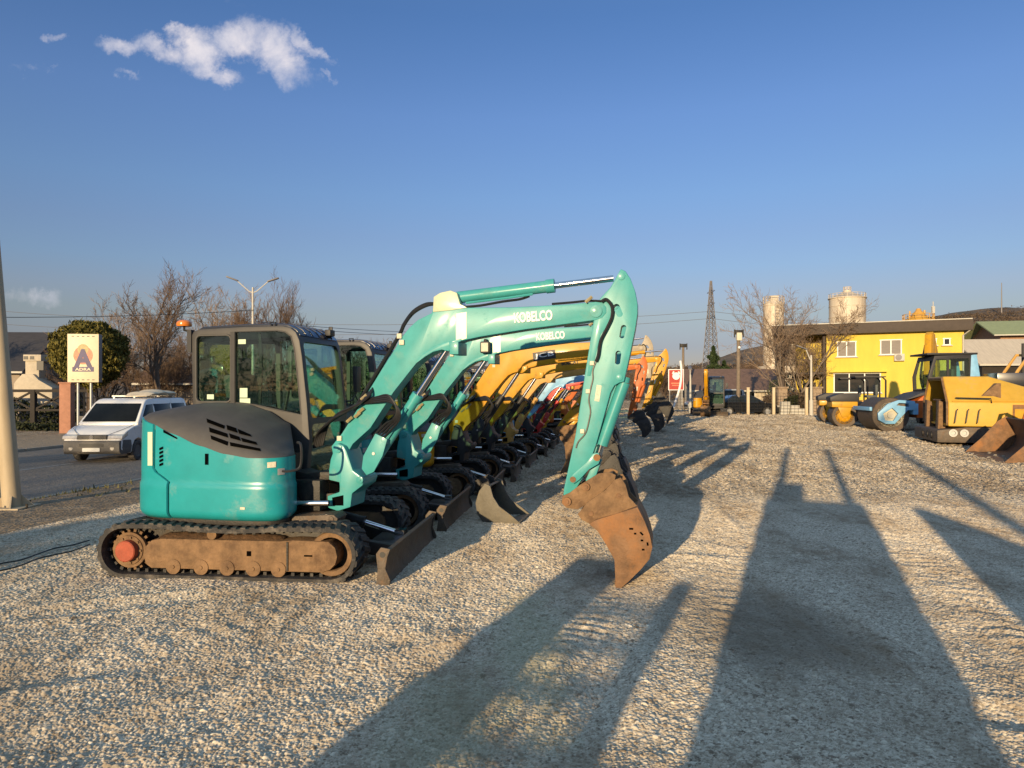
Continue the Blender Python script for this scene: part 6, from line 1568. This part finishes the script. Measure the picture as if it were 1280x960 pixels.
for k, (px, Y, sc, lb) in enumerate(((905, 88, .8, 'brown bush behind the young pine'), (930, 90, 1.05, 'brown bush left of the tower silo'), (942, 95, 1.1, 'brown bush at the foot of the tower silo'), (870, 92, .8, 'brown bush left of the young pine'), (830, 95, .9, 'brown bush behind the bent yellow arm'), (800, 95, .9, 'brown bush behind the nearest teal arm'))):
    p = W(px, 500, Y); tree('bush', (p.x, Y, 0), sc, k * 1.1, lb, 'brown bushes at the far end of the yard', cm='twig')

# ------------------------------------------------------------------ far end of the yard
# young pine
def conifer_tree(loc, h, rad, label, seed):
    rn = random.Random(seed); r = empty('pine_tree', loc, 0, 1, label, 'tree'); s = MB()
    def sm():
        q = rn.random() ** .8; z = h * (.12 + .88 * q); rr = rad * (1 - q) ** .75 * (.75 + .35 * math.sin(z * 5 + rn.random())) * math.sqrt(rn.random()); a = rn.uniform(0, 6.28); rr *= .8 + .25 * math.sin(a * 3 + z * 2)
        return (rr * math.cos(a), rr * math.sin(a), z + .1 * rr), None
    leaf_cloud(s, 3600, sm, .17, rn, .5); s.build('crown', 'pine', r, flat=True, fix=False)
    s = MB(); s.cyl((0, 0, 0), (0, 0, h * .9), .14, .03, 8); s.build('trunk', 'bark', r); return r
p = W(892, 500, 75); conifer_tree((p.x, 75, 0), 6.4, 1.9, 'dark green young pine behind the small yellow excavator', 5)
p = W(905, 500, 79); conifer_tree((p.x, 79, 0), 5.0, 2.1, 'shorter dark pine touching the right side of the young pine', 6)

# lattice pylon and its wires
r = empty('transmission_pylon', (56, 200, 0), R(12), 1, 'steel lattice transmission pylon on the horizon', 'pylon')
Hp = 32.6
def hwid(z): return 2.3 - 1.75 * min(z / 26, 1) - .4 * max(0, (z - 26) / 7)
for sx, sy in ((-1, -1), (1, -1), (1, 1), (-1, 1)):
    s = MB(); s.tube([(sx * hwid(z), sy * hwid(z), z) for z in (0, 26, Hp)], .12, 4); s.build('leg', 'signedge', r)
s = MB(); z = 0
while z < 30:
    z2 = z + 2.2 - z * .03; a, b = hwid(z), hwid(z2)
    for q in range(4):
        c = [(-1, -1), (1, -1), (1, 1), (-1, 1)]; i, j = c[q], c[(q + 1) % 4]
        s.bar((i[0] * a, i[1] * a, z), (j[0] * b, j[1] * b, z2), .09, .09); s.bar((j[0] * a, j[1] * a, z), (i[0] * b, i[1] * b, z2), .09, .09); s.bar((i[0] * a, i[1] * a, z), (j[0] * a, j[1] * a, z), .08, .08)
    z = z2
s.build('lattice', 'signedge', r)
for zz in (22.5, 26, 29.5):
    s = MB()
    for sg in (-1, 1): s.bar((0, 0, zz + .5), (sg * .5, sg * 3.2, zz), .12, .12); s.bar((0, 0, zz - .4), (sg * .5, sg * 3.2, zz), .12, .12)
    s.build('cross_arm', 'signedge', r)
WG = 'overhead power lines'
for k, (p0, p1, sag, lb) in enumerate((((56, 200, 24), (-190, 190, 28), 6, 'upper power line left of the pylon'), ((56, 200, 22), (-190, 188, 24), 6, 'lower power line left of the pylon'),
                                       ((56, 200, 24), (190, 230, 24), 3, 'upper power line right of the pylon'), ((56, 200, 22), (190, 232, 21), 3, 'lower power line right of the pylon'))):
    s = MB(); s.tube([Vector(p0).lerp(Vector(p1), i / 16) - Vector((0, 0, 4 * sag * (i / 16) * (1 - i / 16))) for i in range(17)], .05, 4); tag(s.build('power_line', 'signedge'), lb, 'power line', WG)
s = MB(); s.tube([Vector((-30, 29, 4.9)).lerp(Vector((-16.5, 45.5, 6.9)), i / 10) - Vector((0, 0, 1.2 * (i / 10) * (1 - i / 10))) for i in range(11)], .016, 4); tag(s.build('power_line', 'hose'), 'thin cable sagging above the light box sign', 'power line', WG)
for k in range(2):
    s = MB(); s.tube([Vector((-16.6, 46, 6.2 - .22 * k)).lerp(Vector((-2, 110, 11.0 - .5 * k)), i / 10) - Vector((0, 0, 2.0 * (i / 10) * (1 - i / 10))) for i in range(11)], .02, 4); tag(s.build('power_line', 'signedge'), ['upper thin wire crossing the sky over the second cab', 'lower thin wire crossing the sky over the second cab'][k], 'power line', WG)

# red sign, leaning white flag pole, wooden poles, lamp
M['signred'] = mat('red_sign_face', (.42, .035, .025), .5, 0, .06, 8)
M['polewood'] = mat('weathered_pole', (.20, .16, .12), .9, 0, .25, 4)
p = W(845, 475, 58)
r = empty('yard_sign', (p.x, 58, 0), R(-4), 1, 'red square sign with a white horned emblem beside a wooden pole', 'sign')
s = MB(); s.box((0, 0, 2.62), (1.25, .1, 1.72)); b = s.build('panel', 'white', r, bevel=.01)
s = MB(); s.box((0, -.056, 2.62), (1.13, .012, 1.6)); s.build('red_face', 'signred', b)
s = MB(); s.lathe((0, -.064, 2.92), (0, -1, 0), [(0, .12), (0, .30), (.004, .30), (.004, .12)], 20); s.bar((-.28, -.066, 3.1), (-.18, -.066, 3.3), .006, .12); s.bar((.28, -.066, 3.1), (.18, -.066, 3.3), .006, .12); s.box((0, -.066, 2.98), (.3, .006, .1)); s.build('emblem', 'white', b)
s = MB(); s.box((0, -.066, 2.33), (.8, .006, .09)); s.box((0, -.066, 2.16), (.66, .006, .07)); s.build('text_band', 'salmon', b)
for x in (-.5, .5):
    s = MB(); s.cyl((x, .03, 0), (x, .03, 1.8), .04, n=8); s.build('post', 'steel', r)
s = MB(); s.tube([(0, 0, .2), (.35, 0, 1.2), (.62, 0, 2.2), (.7, 0, 3.2), (.62, 0, 4.0)], .09, 8, smooth=4); p = W(842, 500, 54); o = s.build('flag_pole', 'white'); o.location = (p.x - .1, 54, 0); tag(o, 'bowed white feather flag pole leaning in front of the red sign', 'flag pole')
def wood_pole(px, Y, h, label, lamp=False, r0=.13):
    p = W(px, 500, Y); r = empty('wooden_pole', (p.x, Y, 0), 0, 1, label, 'pole', 'poles at the end of the yard'); s = MB(); s.cyl((0, 0, 0), (0, 0, h), r0, r0 * .75, 10); s.build('shaft', 'polewood', r)
    s = MB(); s.box((0, 0, h + .06), (.5, .3, .3)); s.cyl((.3, -.1, h - .3), (.3, -.1, h + .25), .05, n=6); s.cyl((-.3, -.1, h - .3), (-.3, -.1, h + .25), .05, n=6); s.build('pole_top', 'dark', r, bevel=.03)
    if lamp:
        s = MB(); s.sphere((0, -.2, h - 1.0), .10, 10, 8); s.build('lamp', 'white', r); s = MB(); s.box((0, -.12, h - .25), (.34, .3, .55)); s.build('fitting', 'label', r, bevel=.04)
    return r
wood_pole(854, 62, 5.6, 'wooden pole with a dark top just right of the red sign')
wood_pole(923, 49, 5.7, 'wooden pole with a small white lamp in front of the black saloon', True, .15)
wood_pole(868, 70, 3.6, 'short wooden pole left of the young pine', r0=.1)
p = W(863, 500, 52); street_lamp((p.x, 52, 0), R(80), 2.9, 'short lamp post beside the small yellow excavator', arms=(1,), reach=.3)
p = W(1014, 500, 47.5); street_lamp((p.x, 47.5, 0), R(180), 4.1, 'thin pale lamp post with one short arm before the yellow building', arms=(1,), reach=.35)
# yard fence: cream posts with wire mesh, stone pillars, hedge and block stack
M['postcream'] = mat('cream_concrete', (.62, .50, .33), .85, 0, .12, 5)
M['stone'] = mat('rubble_stone', (.33, .25, .17), .9, 0, .3, 7, (.18, .12, .08), .5, 5, bump=.6, bs=9)
yf_ = []
for k, px in enumerate((935, 967, 1008)):
    p = W(px, 515, 48.2); s = MB(); s.box((0, 0, .95), (.17, .17, 1.9)); s.box((0, 0, 1.93), (.2, .2, .05)); o = s.build('fence_post', 'postcream', bevel=.01); o.location = (p.x, 48.2, 0)
    tag(o, ['cream concrete post in front of the black saloon doors', 'cream concrete post at the bonnet of the black saloon', 'cream concrete post beside the stone blocks'][k], 'post', 'cream posts along the yard end')
p0 = W(828, 515, 48.3); p1 = W(1040, 515, 48.3)
r = empty('wire_fence', (p0.x, 48.3, 0), 0, 1, 'dark wire mesh fence strung along the end of the yard', 'fence'); L = p1.x - p0.x; s = MB()
for k in range(int(L / .25)): s.box((k * .25, 0, .8), (.012, .012, 1.6))
for k in range(8): s.box((L / 2, 0, .1 + k * .21), (L, .012, .012))
s.build('mesh', 'fence', r)
for k, px in enumerate((977, 1020)):
    p = W(px, 515, 50); s = MB(); s.box((0, 0, .95), (.62, .55, 1.9)); s.box((0, 0, 1.95), (.75, .68, .12)); o = s.build('stone_pillar', 'stone', bevel=.02); o.location = (p.x, 50, 0); tag(o, ['rubble stone gate pillar right of the black saloon', 'rubble stone gate pillar beside the yellow building porch'][k], 'pillar', 'stone gate pillars')
for k, (px, n_) in enumerate(((980, 4), (992, 3), (1002, 2))):
    for j in range(n_):
        p = W(px, 512, 48.9); s = MB(); s.box((0, 0, .12), (.58, .4, .235)); o = s.build('stone_block', 'gutter', bevel=.02); o.location = (p.x + .02 * j, 48.9, .24 * j + .02); o.rotation_euler = (0, 0, .05 * (j - 1))
        tag(o, 'pale stone block stacked at the foot of the left stone pillar', 'block', 'stone blocks stacked by the pillar')
hedge((17.9, 50.6), (20.9, 50.3), 1.7, .4, 0, 'reddish green shrubs growing between the two stone pillars', 1500, 'scrub', 'shrubs')
hedge((19.0, 49.8), (20.0, 49.8), 1.5, .35, 0, 'dark green bush between the stone pillars', 700, 'hedge', 'bush')
p = W(985, 470, 62); hedge((p.x - 1.6, 62), (p.x + 1.4, 62), 3.2, .9, 0, 'grey green shrub behind the stone blocks', 1500, 'shrub', 'shrub')

gable_house('bungalow', (20.6, 68, 0), R(-2), 8.0, 7, 1.9, 1.75, 'low bungalow with a brown tiled roof behind the parked cars', wall='chimneyw', roof='rooftan', windows=((-2, 1.2, 1.0, .8), (1, 1.2, 1.0, .8)))

# silos
M['silo'] = mat('cream_silo_steel', (.60, .52, .40), .55, 0, .12, 1.2, (.35, .25, .16), .35, .8, streak=(2, 2, .25))
M['siloyellow'] = mat('yellow_silo_steel', (.60, .33, .03), .5, 0, .12, 2)
def rail_ring(s, r_, z, h=1.0, n=16):
    for k in range(n):
        a = 2 * math.pi * k / n; s.cyl((r_ * math.cos(a), r_ * math.sin(a), z), (r_ * math.cos(a), r_ * math.sin(a), z + h), .035, n=4)
    for hh in (h * .5, h): s.tube([(r_ * math.cos(2 * math.pi * k / 24), r_ * math.sin(2 * math.pi * k / 24), z + hh) for k in range(25)], .035, 4)
p = W(967, 450, 92); r = empty('tower_silo', (p.x, 92, 0), 0, 1, 'tall narrow cream silo tower with rust streaks behind the big bare tree', 'silo')
s = MB(); s.lathe((0, 0, 0), (0, 0, 1), [(2.5, .7), (4.5, 1.28), (12.6, 1.28), (12.65, 1.32), (12.9, 1.32), (12.95, 1.25), (13.3, .9)], 32); b = s.build('shell', 'silo', r)
s = MB()
for z in (5.8, 7.5, 9.2, 10.9): s.lathe((0, 0, z), (0, 0, 1), [(0, 1.29), (.01, 1.31), (.10, 1.31), (.11, 1.29)], 32)
s.build('hoop', 'silo', b)
s = MB(); s.box((0, 0, 13.5), (1.0, .8, .9)); rail_ring(s, 1.3, 12.95, .9, 12); s.build('top_railing', 'silo', r)
for k in range(4):
    a = math.pi / 4 + math.pi / 2 * k; s = MB(); s.cyl((1.2 * math.cos(a), 1.2 * math.sin(a), 0), (1.2 * math.cos(a), 1.2 * math.sin(a), 4.7), .14, n=8); s.build('leg', 'silo', r)
s = MB(); s.cyl((-.3, -1.35, 1), (-.3, -1.35, 13), .04, n=5); s.cyl((.3, -1.35, 1), (.3, -1.35, 13), .04, n=5)
for k in range(30): s.cyl((-.3, -1.35, 1.2 + k * .4), (.3, -1.35, 1.2 + k * .4), .025, n=4)
s.build('ladder', 'steel', r)
r = empty('batching_plant', (p.x - .9, 89.5, 0), R(8), 1, 'boxy cream plant building at the foot of the tower silo', 'building')
s = MB(); s.box((0, 0, 2.4), (3.0, 2.6, 4.8)); s.box((1.9, .2, 1.6), (1.6, 2.2, 3.2)); s.build('wall', 'silo', r, bevel=.03)
s = MB(); s.box((-.4, -1.32, 3.6), (.9, .05, .7)); s.box((.7, -1.32, 2.2), (.7, .05, .9)); s.build('window', 'winglass', r)
p = W(996, 440, 94); r = empty('tower_silo', (p.x, 94, 0), 0, 1, 'shorter cream silo half hidden between the tower silo and the yellow building', 'silo')
s = MB(); s.lathe((0, 0, 0), (0, 0, 1), [(2, .6), (3.6, 1.0), (8.0, 1.0), (8.4, .5)], 26); s.build('shell', 'silo', r)
s = MB(); s.cyl((.8, 0, 0), (.8, 0, 3.8), .12, n=6); s.cyl((-.8, 0, 0), (-.8, 0, 3.8), .12, n=6); s.build('leg', 'silo', r)
p = W(1059, 400, 96); r = empty('round_silo', (p.x, 96, 0), 0, 1, 'big round cream silo with a conical roof rising above the yellow building', 'silo')
s = MB(); s.lathe((0, 0, 0), (0, 0, 1), [(0, 2.28), (14.1, 2.28)], 40); b = s.build('shell', 'silo', r)
s = MB()
for z in (8.5, 10.0, 11.5, 13.0): s.lathe((0, 0, z), (0, 0, 1), [(0, 2.285), (.01, 2.32), (.12, 2.32), (.13, 2.285)], 40)
s.build('hoop', 'silo', b)
s = MB(); s.lathe((0, 0, 14.1), (0, 0, 1), [(0, 2.42), (.12, 2.42), (.14, 2.3), (.95, .5), (1.15, .5), (1.2, .1)], 40); b = s.build('roof', 'silo', r)
s = MB(); rail_ring(s, 2.3, 14.2, .55, 22); rail_ring(s, .5, 15.2, .5, 8); s.build('top_railing', 'silo', b)
p = W(1148, 390, 82); r = empty('round_silo', (p.x, 82, 0), 0, 1, 'squat yellow silo top with pipes and a mast above the yellow building roof', 'silo')
s = MB(); s.lathe((0, 0, 0), (0, 0, 1), [(0, 1.62), (9.7, 1.62), (10.05, 1.2)], 32); s.build('shell', 'siloyellow', r)
s = MB(); s.lathe((0, 0, 10.0), (0, 0, 1), [(0, .9), (.4, .8), (.9, .35), (1.2, .2)], 20); s.cyl((.7, 0, 9.8), (.7, 0, 11), .12, n=8); s.cyl((-1.0, 0, 9.6), (-1.0, 0, 10.9), .09, n=8); s.build('top_gear', 'apricot', r)
s = MB(); s.cyl((1.7, 0, 8), (1.7, 0, 12.0), .05, n=6); s.box((1.7, 0, 11.4), (.4, .1, .1)); s.box((1.7, 0, 11.0), (.3, .25, .7)); s.build('mast', 'gutter', r); s = MB(); rail_ring(s, 1.62, 9.7, .8, 14); s.build('top_railing', 'siloyellow', r)

# yellow two storey building
M['bldyellow'] = mat('bright_yellow_render', (.66, .50, .075), .85, 0, .08, 1.2, (.50, .36, .07), .22, .7, streak=(1.5, 1.5, .35))
M['fascia'] = mat('dark_brown_fascia', (.060, .045, .035), .7, 0, .15, 3)
M['blind'] = mat('grey_blind', (.22, .20, .18), .7, 0, .15, 3, streak=(1, 1, 8))
A_ = Vector((22.35, 50.5, 0)); B_ = Vector((29.9, 47.0, 0)); an = math.atan2(B_.y - A_.y, B_.x - A_.x); LW = (B_ - A_).length
r = empty('yellow_building', A_, an, 1, 'bright yellow two storey building with a deep dark brown flat roof edge', 'building')
s = MB(); s.prism([(0, 0), (LW, 0), (LW, 9), (-2.2, 9), (-2.2, 2.2), (0, 2.2)], 0, 5.75, ax='z'); s.build('wall', 'bldyellow', r)
s = MB(); s.prism([(-3.6, -.6), (LW + .45, -.6), (LW + .45, 9.5), (-3.6, 9.5)], 5.7, 6.42, ax='z'); rf = s.build('roof', 'fascia', r, bevel=.02)
s = MB(); s.box((LW / 2 - 1.6, -.62, 6.44), (LW + 4, .08, .06)); s.build('roof_edging', 'gutter', rf)
def bwin(x, z, w_, h_, n, fr='white', gl='winglass'):
    f_ = MB(); t_ = .07
    f_.box((x, -.02, z + h_ / 2), (w_ + 2 * t_, .09, t_)); f_.box((x, -.02, z - h_ / 2), (w_ + 2 * t_, .09, t_))
    for k in range(n + 1): f_.box((x - w_ / 2 + w_ * k / n, -.02, z), (t_, .09, h_))
    f = f_.build('window', fr, r, bevel=.005); s = MB(); s.box((x, .0, z), (w_, .05, h_)); s.build('pane', gl, f); s = MB(); s.box((x, -.10, z - h_ / 2 - .05), (w_ + .3, .2, .05)); s.build('sill', 'gutter', f); return f
bwin(1.95, 2.28, 2.9, 1.35, 3); bwin(4.05, 4.72, 1.25, 1.0, 2, gl='blind'); bwin(1.3, 4.65, 1.15, 1.05, 2, gl='blind'); bwin(6.55, 5.0, .34, .42, 1); bwin(7.35, 5.0, .34, .42, 1)
s = MB(); s.box((2.0, -.25, 3.05), (3.6, .5, .08)); s.build('canopy', 'bldyellow', r)
s = MB(); s.box((4.55, -.18, 4.0), (.62, .3, .48)); ac = s.build('air_conditioner', 'gutter', r, bevel=.02)
s = MB(); s.lathe((4.5, -.335, 4.0), (0, -1, 0), [(0, .19), (.01, .2), (.012, .17)], 18); s.build('fan_grille', 'signedge', ac)
s = MB(); s.tube([(LW + .35, -.5, 6.4), (LW + .35, -.5, 5.75), (LW - .05, -.08, 5.4), (LW - .05, -.08, 0)], .055, 7); s.build('downpipe', 'gutter', r)
for x in (-2.9, -.15):
    s = MB(); s.cyl((x, .15, 0), (x, .15, 5.72), .13, n=10); s.build('porch_post', 'fascia', r)
s = MB(); s.box((-1.6, 2.16, 1.6), (.1, .05, 2.2)); s.box((-1.2, 2.165, 1.3), (.9, .06, 2.1)); s.build('porch_door', 'winglass', r)
s = MB(); s.prism([(-3.4, -.1), (0, -.1), (0, 2.2), (-3.4, 2.2)], 2.9, 3.05, ax='z'); s.build('balcony_slab', 'fascia', r)
s = MB()
for k in range(14): s.box((-3.4 + k * .25, -.06, 3.5), (.03, .03, .9))
s.box((-1.7, -.06, 3.97), (3.5, .06, .05)); s.build('balcony_rail', 'fence', r)

# houses and barn at the right, hill behind
M['roofgreen'] = mat('pale_green_sheet_roof', (.30, .34, .16), .6, 0, .12, 3)
M['barnroof'] = mat('weathered_sheet_roof', (.58, .50, .38), .75, 0, .12, 2, streak=(4, .3, 1))
M['brickwall'] = mat('unrendered_brick', (.33, .19, .11), .9, 0, .2, 4, bump=.2)
gable_house('house', (61.5, 82, 3.0), R(-14), 12, 8, 5.2, 1.5, 'brick house with a pale green roof up the slope at the right edge', wall='brickwall', roof='roofgreen', over=1.0, windows=((-2, 2.6, 1.2, 1.1), (1.5, 2.6, 1.2, 1.1)))
gable_house('barn', (46.0, 62.0, 0), R(-8), 13, 8, 4.0, 2.1, 'low barn with a weathered grey beige sheet roof behind the backhoe', wall='wooddark', roof='barnroof', over=.4)

# hills: low wooded rise at the end of the road, brown hill at the right
M['hill'] = mat('winter_hillside', (.15, .108, .072), .95, 0, .45, .06, (.095, .09, .05), .5, .035, facet=1.2)
xs = np.arange(-420, 620, 8.0); ys = np.arange(118, 620, 8.0)
XX, YY = np.meshgrid(xs, ys)
prof = 7.5 * np.clip((YY - 120) / 90, 0, 1) * np.clip(1 - np.abs(XX + 10) / 420, 0, 1) + 36 * np.exp(-((XX - 260) / 130) ** 2) * np.clip((YY - 130) / 190, 0, 1)
HZ = prof * (.85 + .3 * vnoise(XX / 60, YY / 60, 21)) + 1.6 * vnoise(XX / 14, YY / 14, 22) * np.clip((YY - 120) / 30, 0, 1) - .3
mb = MB(); mb.grid([[(XX[j, i], YY[j, i], HZ[j, i]) for i in range(len(xs))] for j in range(len(ys))])
tag(mb.build('hill', 'hill', ang=80, fix=False), kind='structure')
rn = random.Random(9); s = MB()
for _ in range(11000):
    y = rn.uniform(122, 345); x = (rn.uniform(1120, 1330) if rn.random() < .72 else rn.uniform(700, 1120)) - 640; x = x / F * y; j = min(int((y - 118) / 8), len(ys) - 1); i = min(int((x + 420) / 8), len(xs) - 1); z = HZ[j, i]; hh = rn.uniform(.9, 2.6)
    for _k in range(8):
        c = Vector((x, y, z + hh * .4)) + Vector((rn.gauss(0, hh * .5), rn.gauss(0, hh * .5), rn.gauss(0, hh * .22))); v1 = unit(rn) * hh * .20; v2 = unit(rn) * hh * .12; s.add([c + v1, c + v2, c - v1, c - v2], [(0, 1, 2, 3)])
tag(s.build('scrub', 'scrub', flat=True, fix=False), 'brown winter scrub covering the far hillsides', 'scrub', kind='stuff')
p = W(1252, 392, 330); s = MB(); s.cyl((0, 0, 0), (0, 0, 17), .35, .15, n=6); o = s.build('radio_mast', 'signedge'); o.location = (p.x, 330, CH + 33); tag(o, 'thin mast on the brown hill', 'mast')

# ------------------------------------------------------------------ behind the camera, out of view: several added only to throw the long shadows
def shadow_forklift(loc, rz):  # added out of view; bulk and mast only shape the central shadow
    r = empty('shadow_forklift', loc, rz, 1, 'yellow lift truck with a raised mast, added unseen behind the camera to cast shadow', 'shadow_forklift')
    s = MB(); s.prism([(-1.1, .25), (-1.15, 1.1), (-.4, 1.2), (.0, .6), (.9, .6), (.95, .25)], -.62, .62); s.build('body', 'yellow', r, bevel=.05)
    s = MB()
    for sg in (-1, 1): s.tube([(-.8, sg * .55, 1.1), (-.75, sg * .55, 2.15), (.5, sg * .55, 2.2), (.8, sg * .55, .6)], .05, 6)
    s.box((-.1, 0, 2.2), (1.4, 1.2, .05)); s.build('overhead_guard', 'black', r)
    for sg in (-1, 1):
        s = MB(); s.box((1.15, sg * .52, 1.95), (.14, .15, 3.9)); s.build('mast_rail', 'dark', r)
        s = MB(); s.box((1.9, sg * .3, .4), (1.2, .12, .05)); s.box((1.3, sg * .3, .7), (.06, .12, .6)); s.build('fork', 'dark', r)
    s = MB(); s.box((1.15, 0, 1.1), (.1, .95, .1)); s.box((1.15, 0, 2.1), (.1, .95, .1)); s.build('mast_crossbar', 'dark', r)
    s = MB(); s.box((-.4, 0, 1.2), (.5, .5, .2)); s.box((-.62, 0, 1.5), (.12, .5, .6)); s.build('seat', 'seat', r)
    for x in (.65, -.75):
        for sg in (-1, 1): wheel(r, (x, sg * .55, .33), .33, .24, .18, sg, 'steel')
    return r
sunA = math.pi / 2 - SUN_AZ
shadow_forklift((-1.15, -3.4, 0), sunA)
fx, fy = math.cos(sunA), math.sin(sunA)
r = empty('shadow_crate', (-1.15 + fx * 1.9, -3.4 + fy * 1.9, .43), sunA, 1, 'tall timber crate, added unseen on the forks to make the shadow solid', 'crate')  # added load that closes the gaps in the truck's shadow
s = MB(); s.box((0, .0, .82), (1.1, 1.36, 1.64)); s.box((0, .38, 1.8), (1.0, .5, .34)); s.build('box', 'wooddark', r, bevel=.01)
s = MB()
for k in range(6): s.box((-.57, 0, .15 + k * .31), (.03, 1.4, .22))
s.build('slats', 'polewood', r)
r = empty('shadow_generator', (-2.77, -2.9, 0), sunA, 1, 'yellow generator shape, added unseen behind the camera to cast a split shadow on the left', 'generator')
for ya_, yb_, ht in ((.08, .62, 1.6), (-.62, -.44, 1.5)):  # added boxes with a gap between, shaped for two shadow bands
    s = MB(); s.prism([(-1.0, .2), (-1.0, ht - .2), (-.8, ht), (.8, ht), (1.0, ht - .2), (1.0, .2)], ya_, yb_); s.build('housing', 'yellow', r, bevel=.04)
s = MB()
for k in range(11): s.box((0, -.18, .25 + k * .12), (.04, .52, .055))
for k in range(4): s.box((.03, -.40 + k * .14, .85), (.03, .03, 1.3))
s.build('shadow_slats', 'dark', r)  # added slats that leave the middle of the shadow half lit
s = MB(); s.bar((1.0, 0, .5), (2.0, 0, .45), .08, .08); s.box((0, 0, .36), (2.0, .9, .12)); s.build('drawbar', 'dark', r)
for sg in (-1, 1): wheel(r, (-.2, sg * .62, .34), .34, .2, .2, sg, 'steel')
r = empty('shadow_skip', (.75, -2.6, 0), sunA, 1, 'rusty wedge shaped skip, added unseen behind the camera to cast a slanted shadow on the right', 'skip')
s = MB(); s.prism([(.15, .3), (.15, 2.1), (0, 2.1), (-1.9, .95), (-1.9, .3)], -.7, .7, ax='x'); s.build('hopper', 'rust', r, bevel=.02)  # added wedge, its slope shaped for the shadow's slanting edge
s = MB(); s.box((0, -.9, .15), (1.2, 1.8, .3)); s.build('skid', 'dark', r)
street_lamp((-2.9, -14.0, 0), R(30), 7.2, 'grey lamp post behind the photographer', arms=(1,), reach=.9, pr=.17)
o = copy_tree(protos[('oak', 'bark', 'twig')]); o.location = (-21, -19, 0); o.scale = (1, 1, 1); tag(o, 'bare tree behind the photographer by the road', 'tree', TG)
o = copy_tree(protos[('oak', 'bark', 'twig')]); o.location = (-27, -13, 0); o.rotation_euler = (0, 0, 2); tag(o, 'bare tree behind the photographer farther along the road', 'tree', TG)
rnd = random.Random(8)
r = empty('clipped_conifer', (-16.75, -20, 0), 0, 1, 'tall conifer added unseen behind the camera to shade a strip of ground', 'tree')  # added caster for the shaded strip at the left edge
def smp2():
    v = unit(rnd); return (v.x * 1.15, v.y * 1.15, 2.7 + v.z * 2.6), v
s = MB(); leaf_cloud(s, 3000, smp2, .14, rnd, 1); s.build('crown', 'conifer', r, flat=True, fix=False)
s = MB(); s.cyl((0, 0, 0), (0, 0, 2), .12, n=8); s.build('trunk', 'bark', r)
hedge((-34, -8), (-23, -30), 4.9, .8, -.3, 'long dark hedge on the far side of the road behind the photographer', 7000)
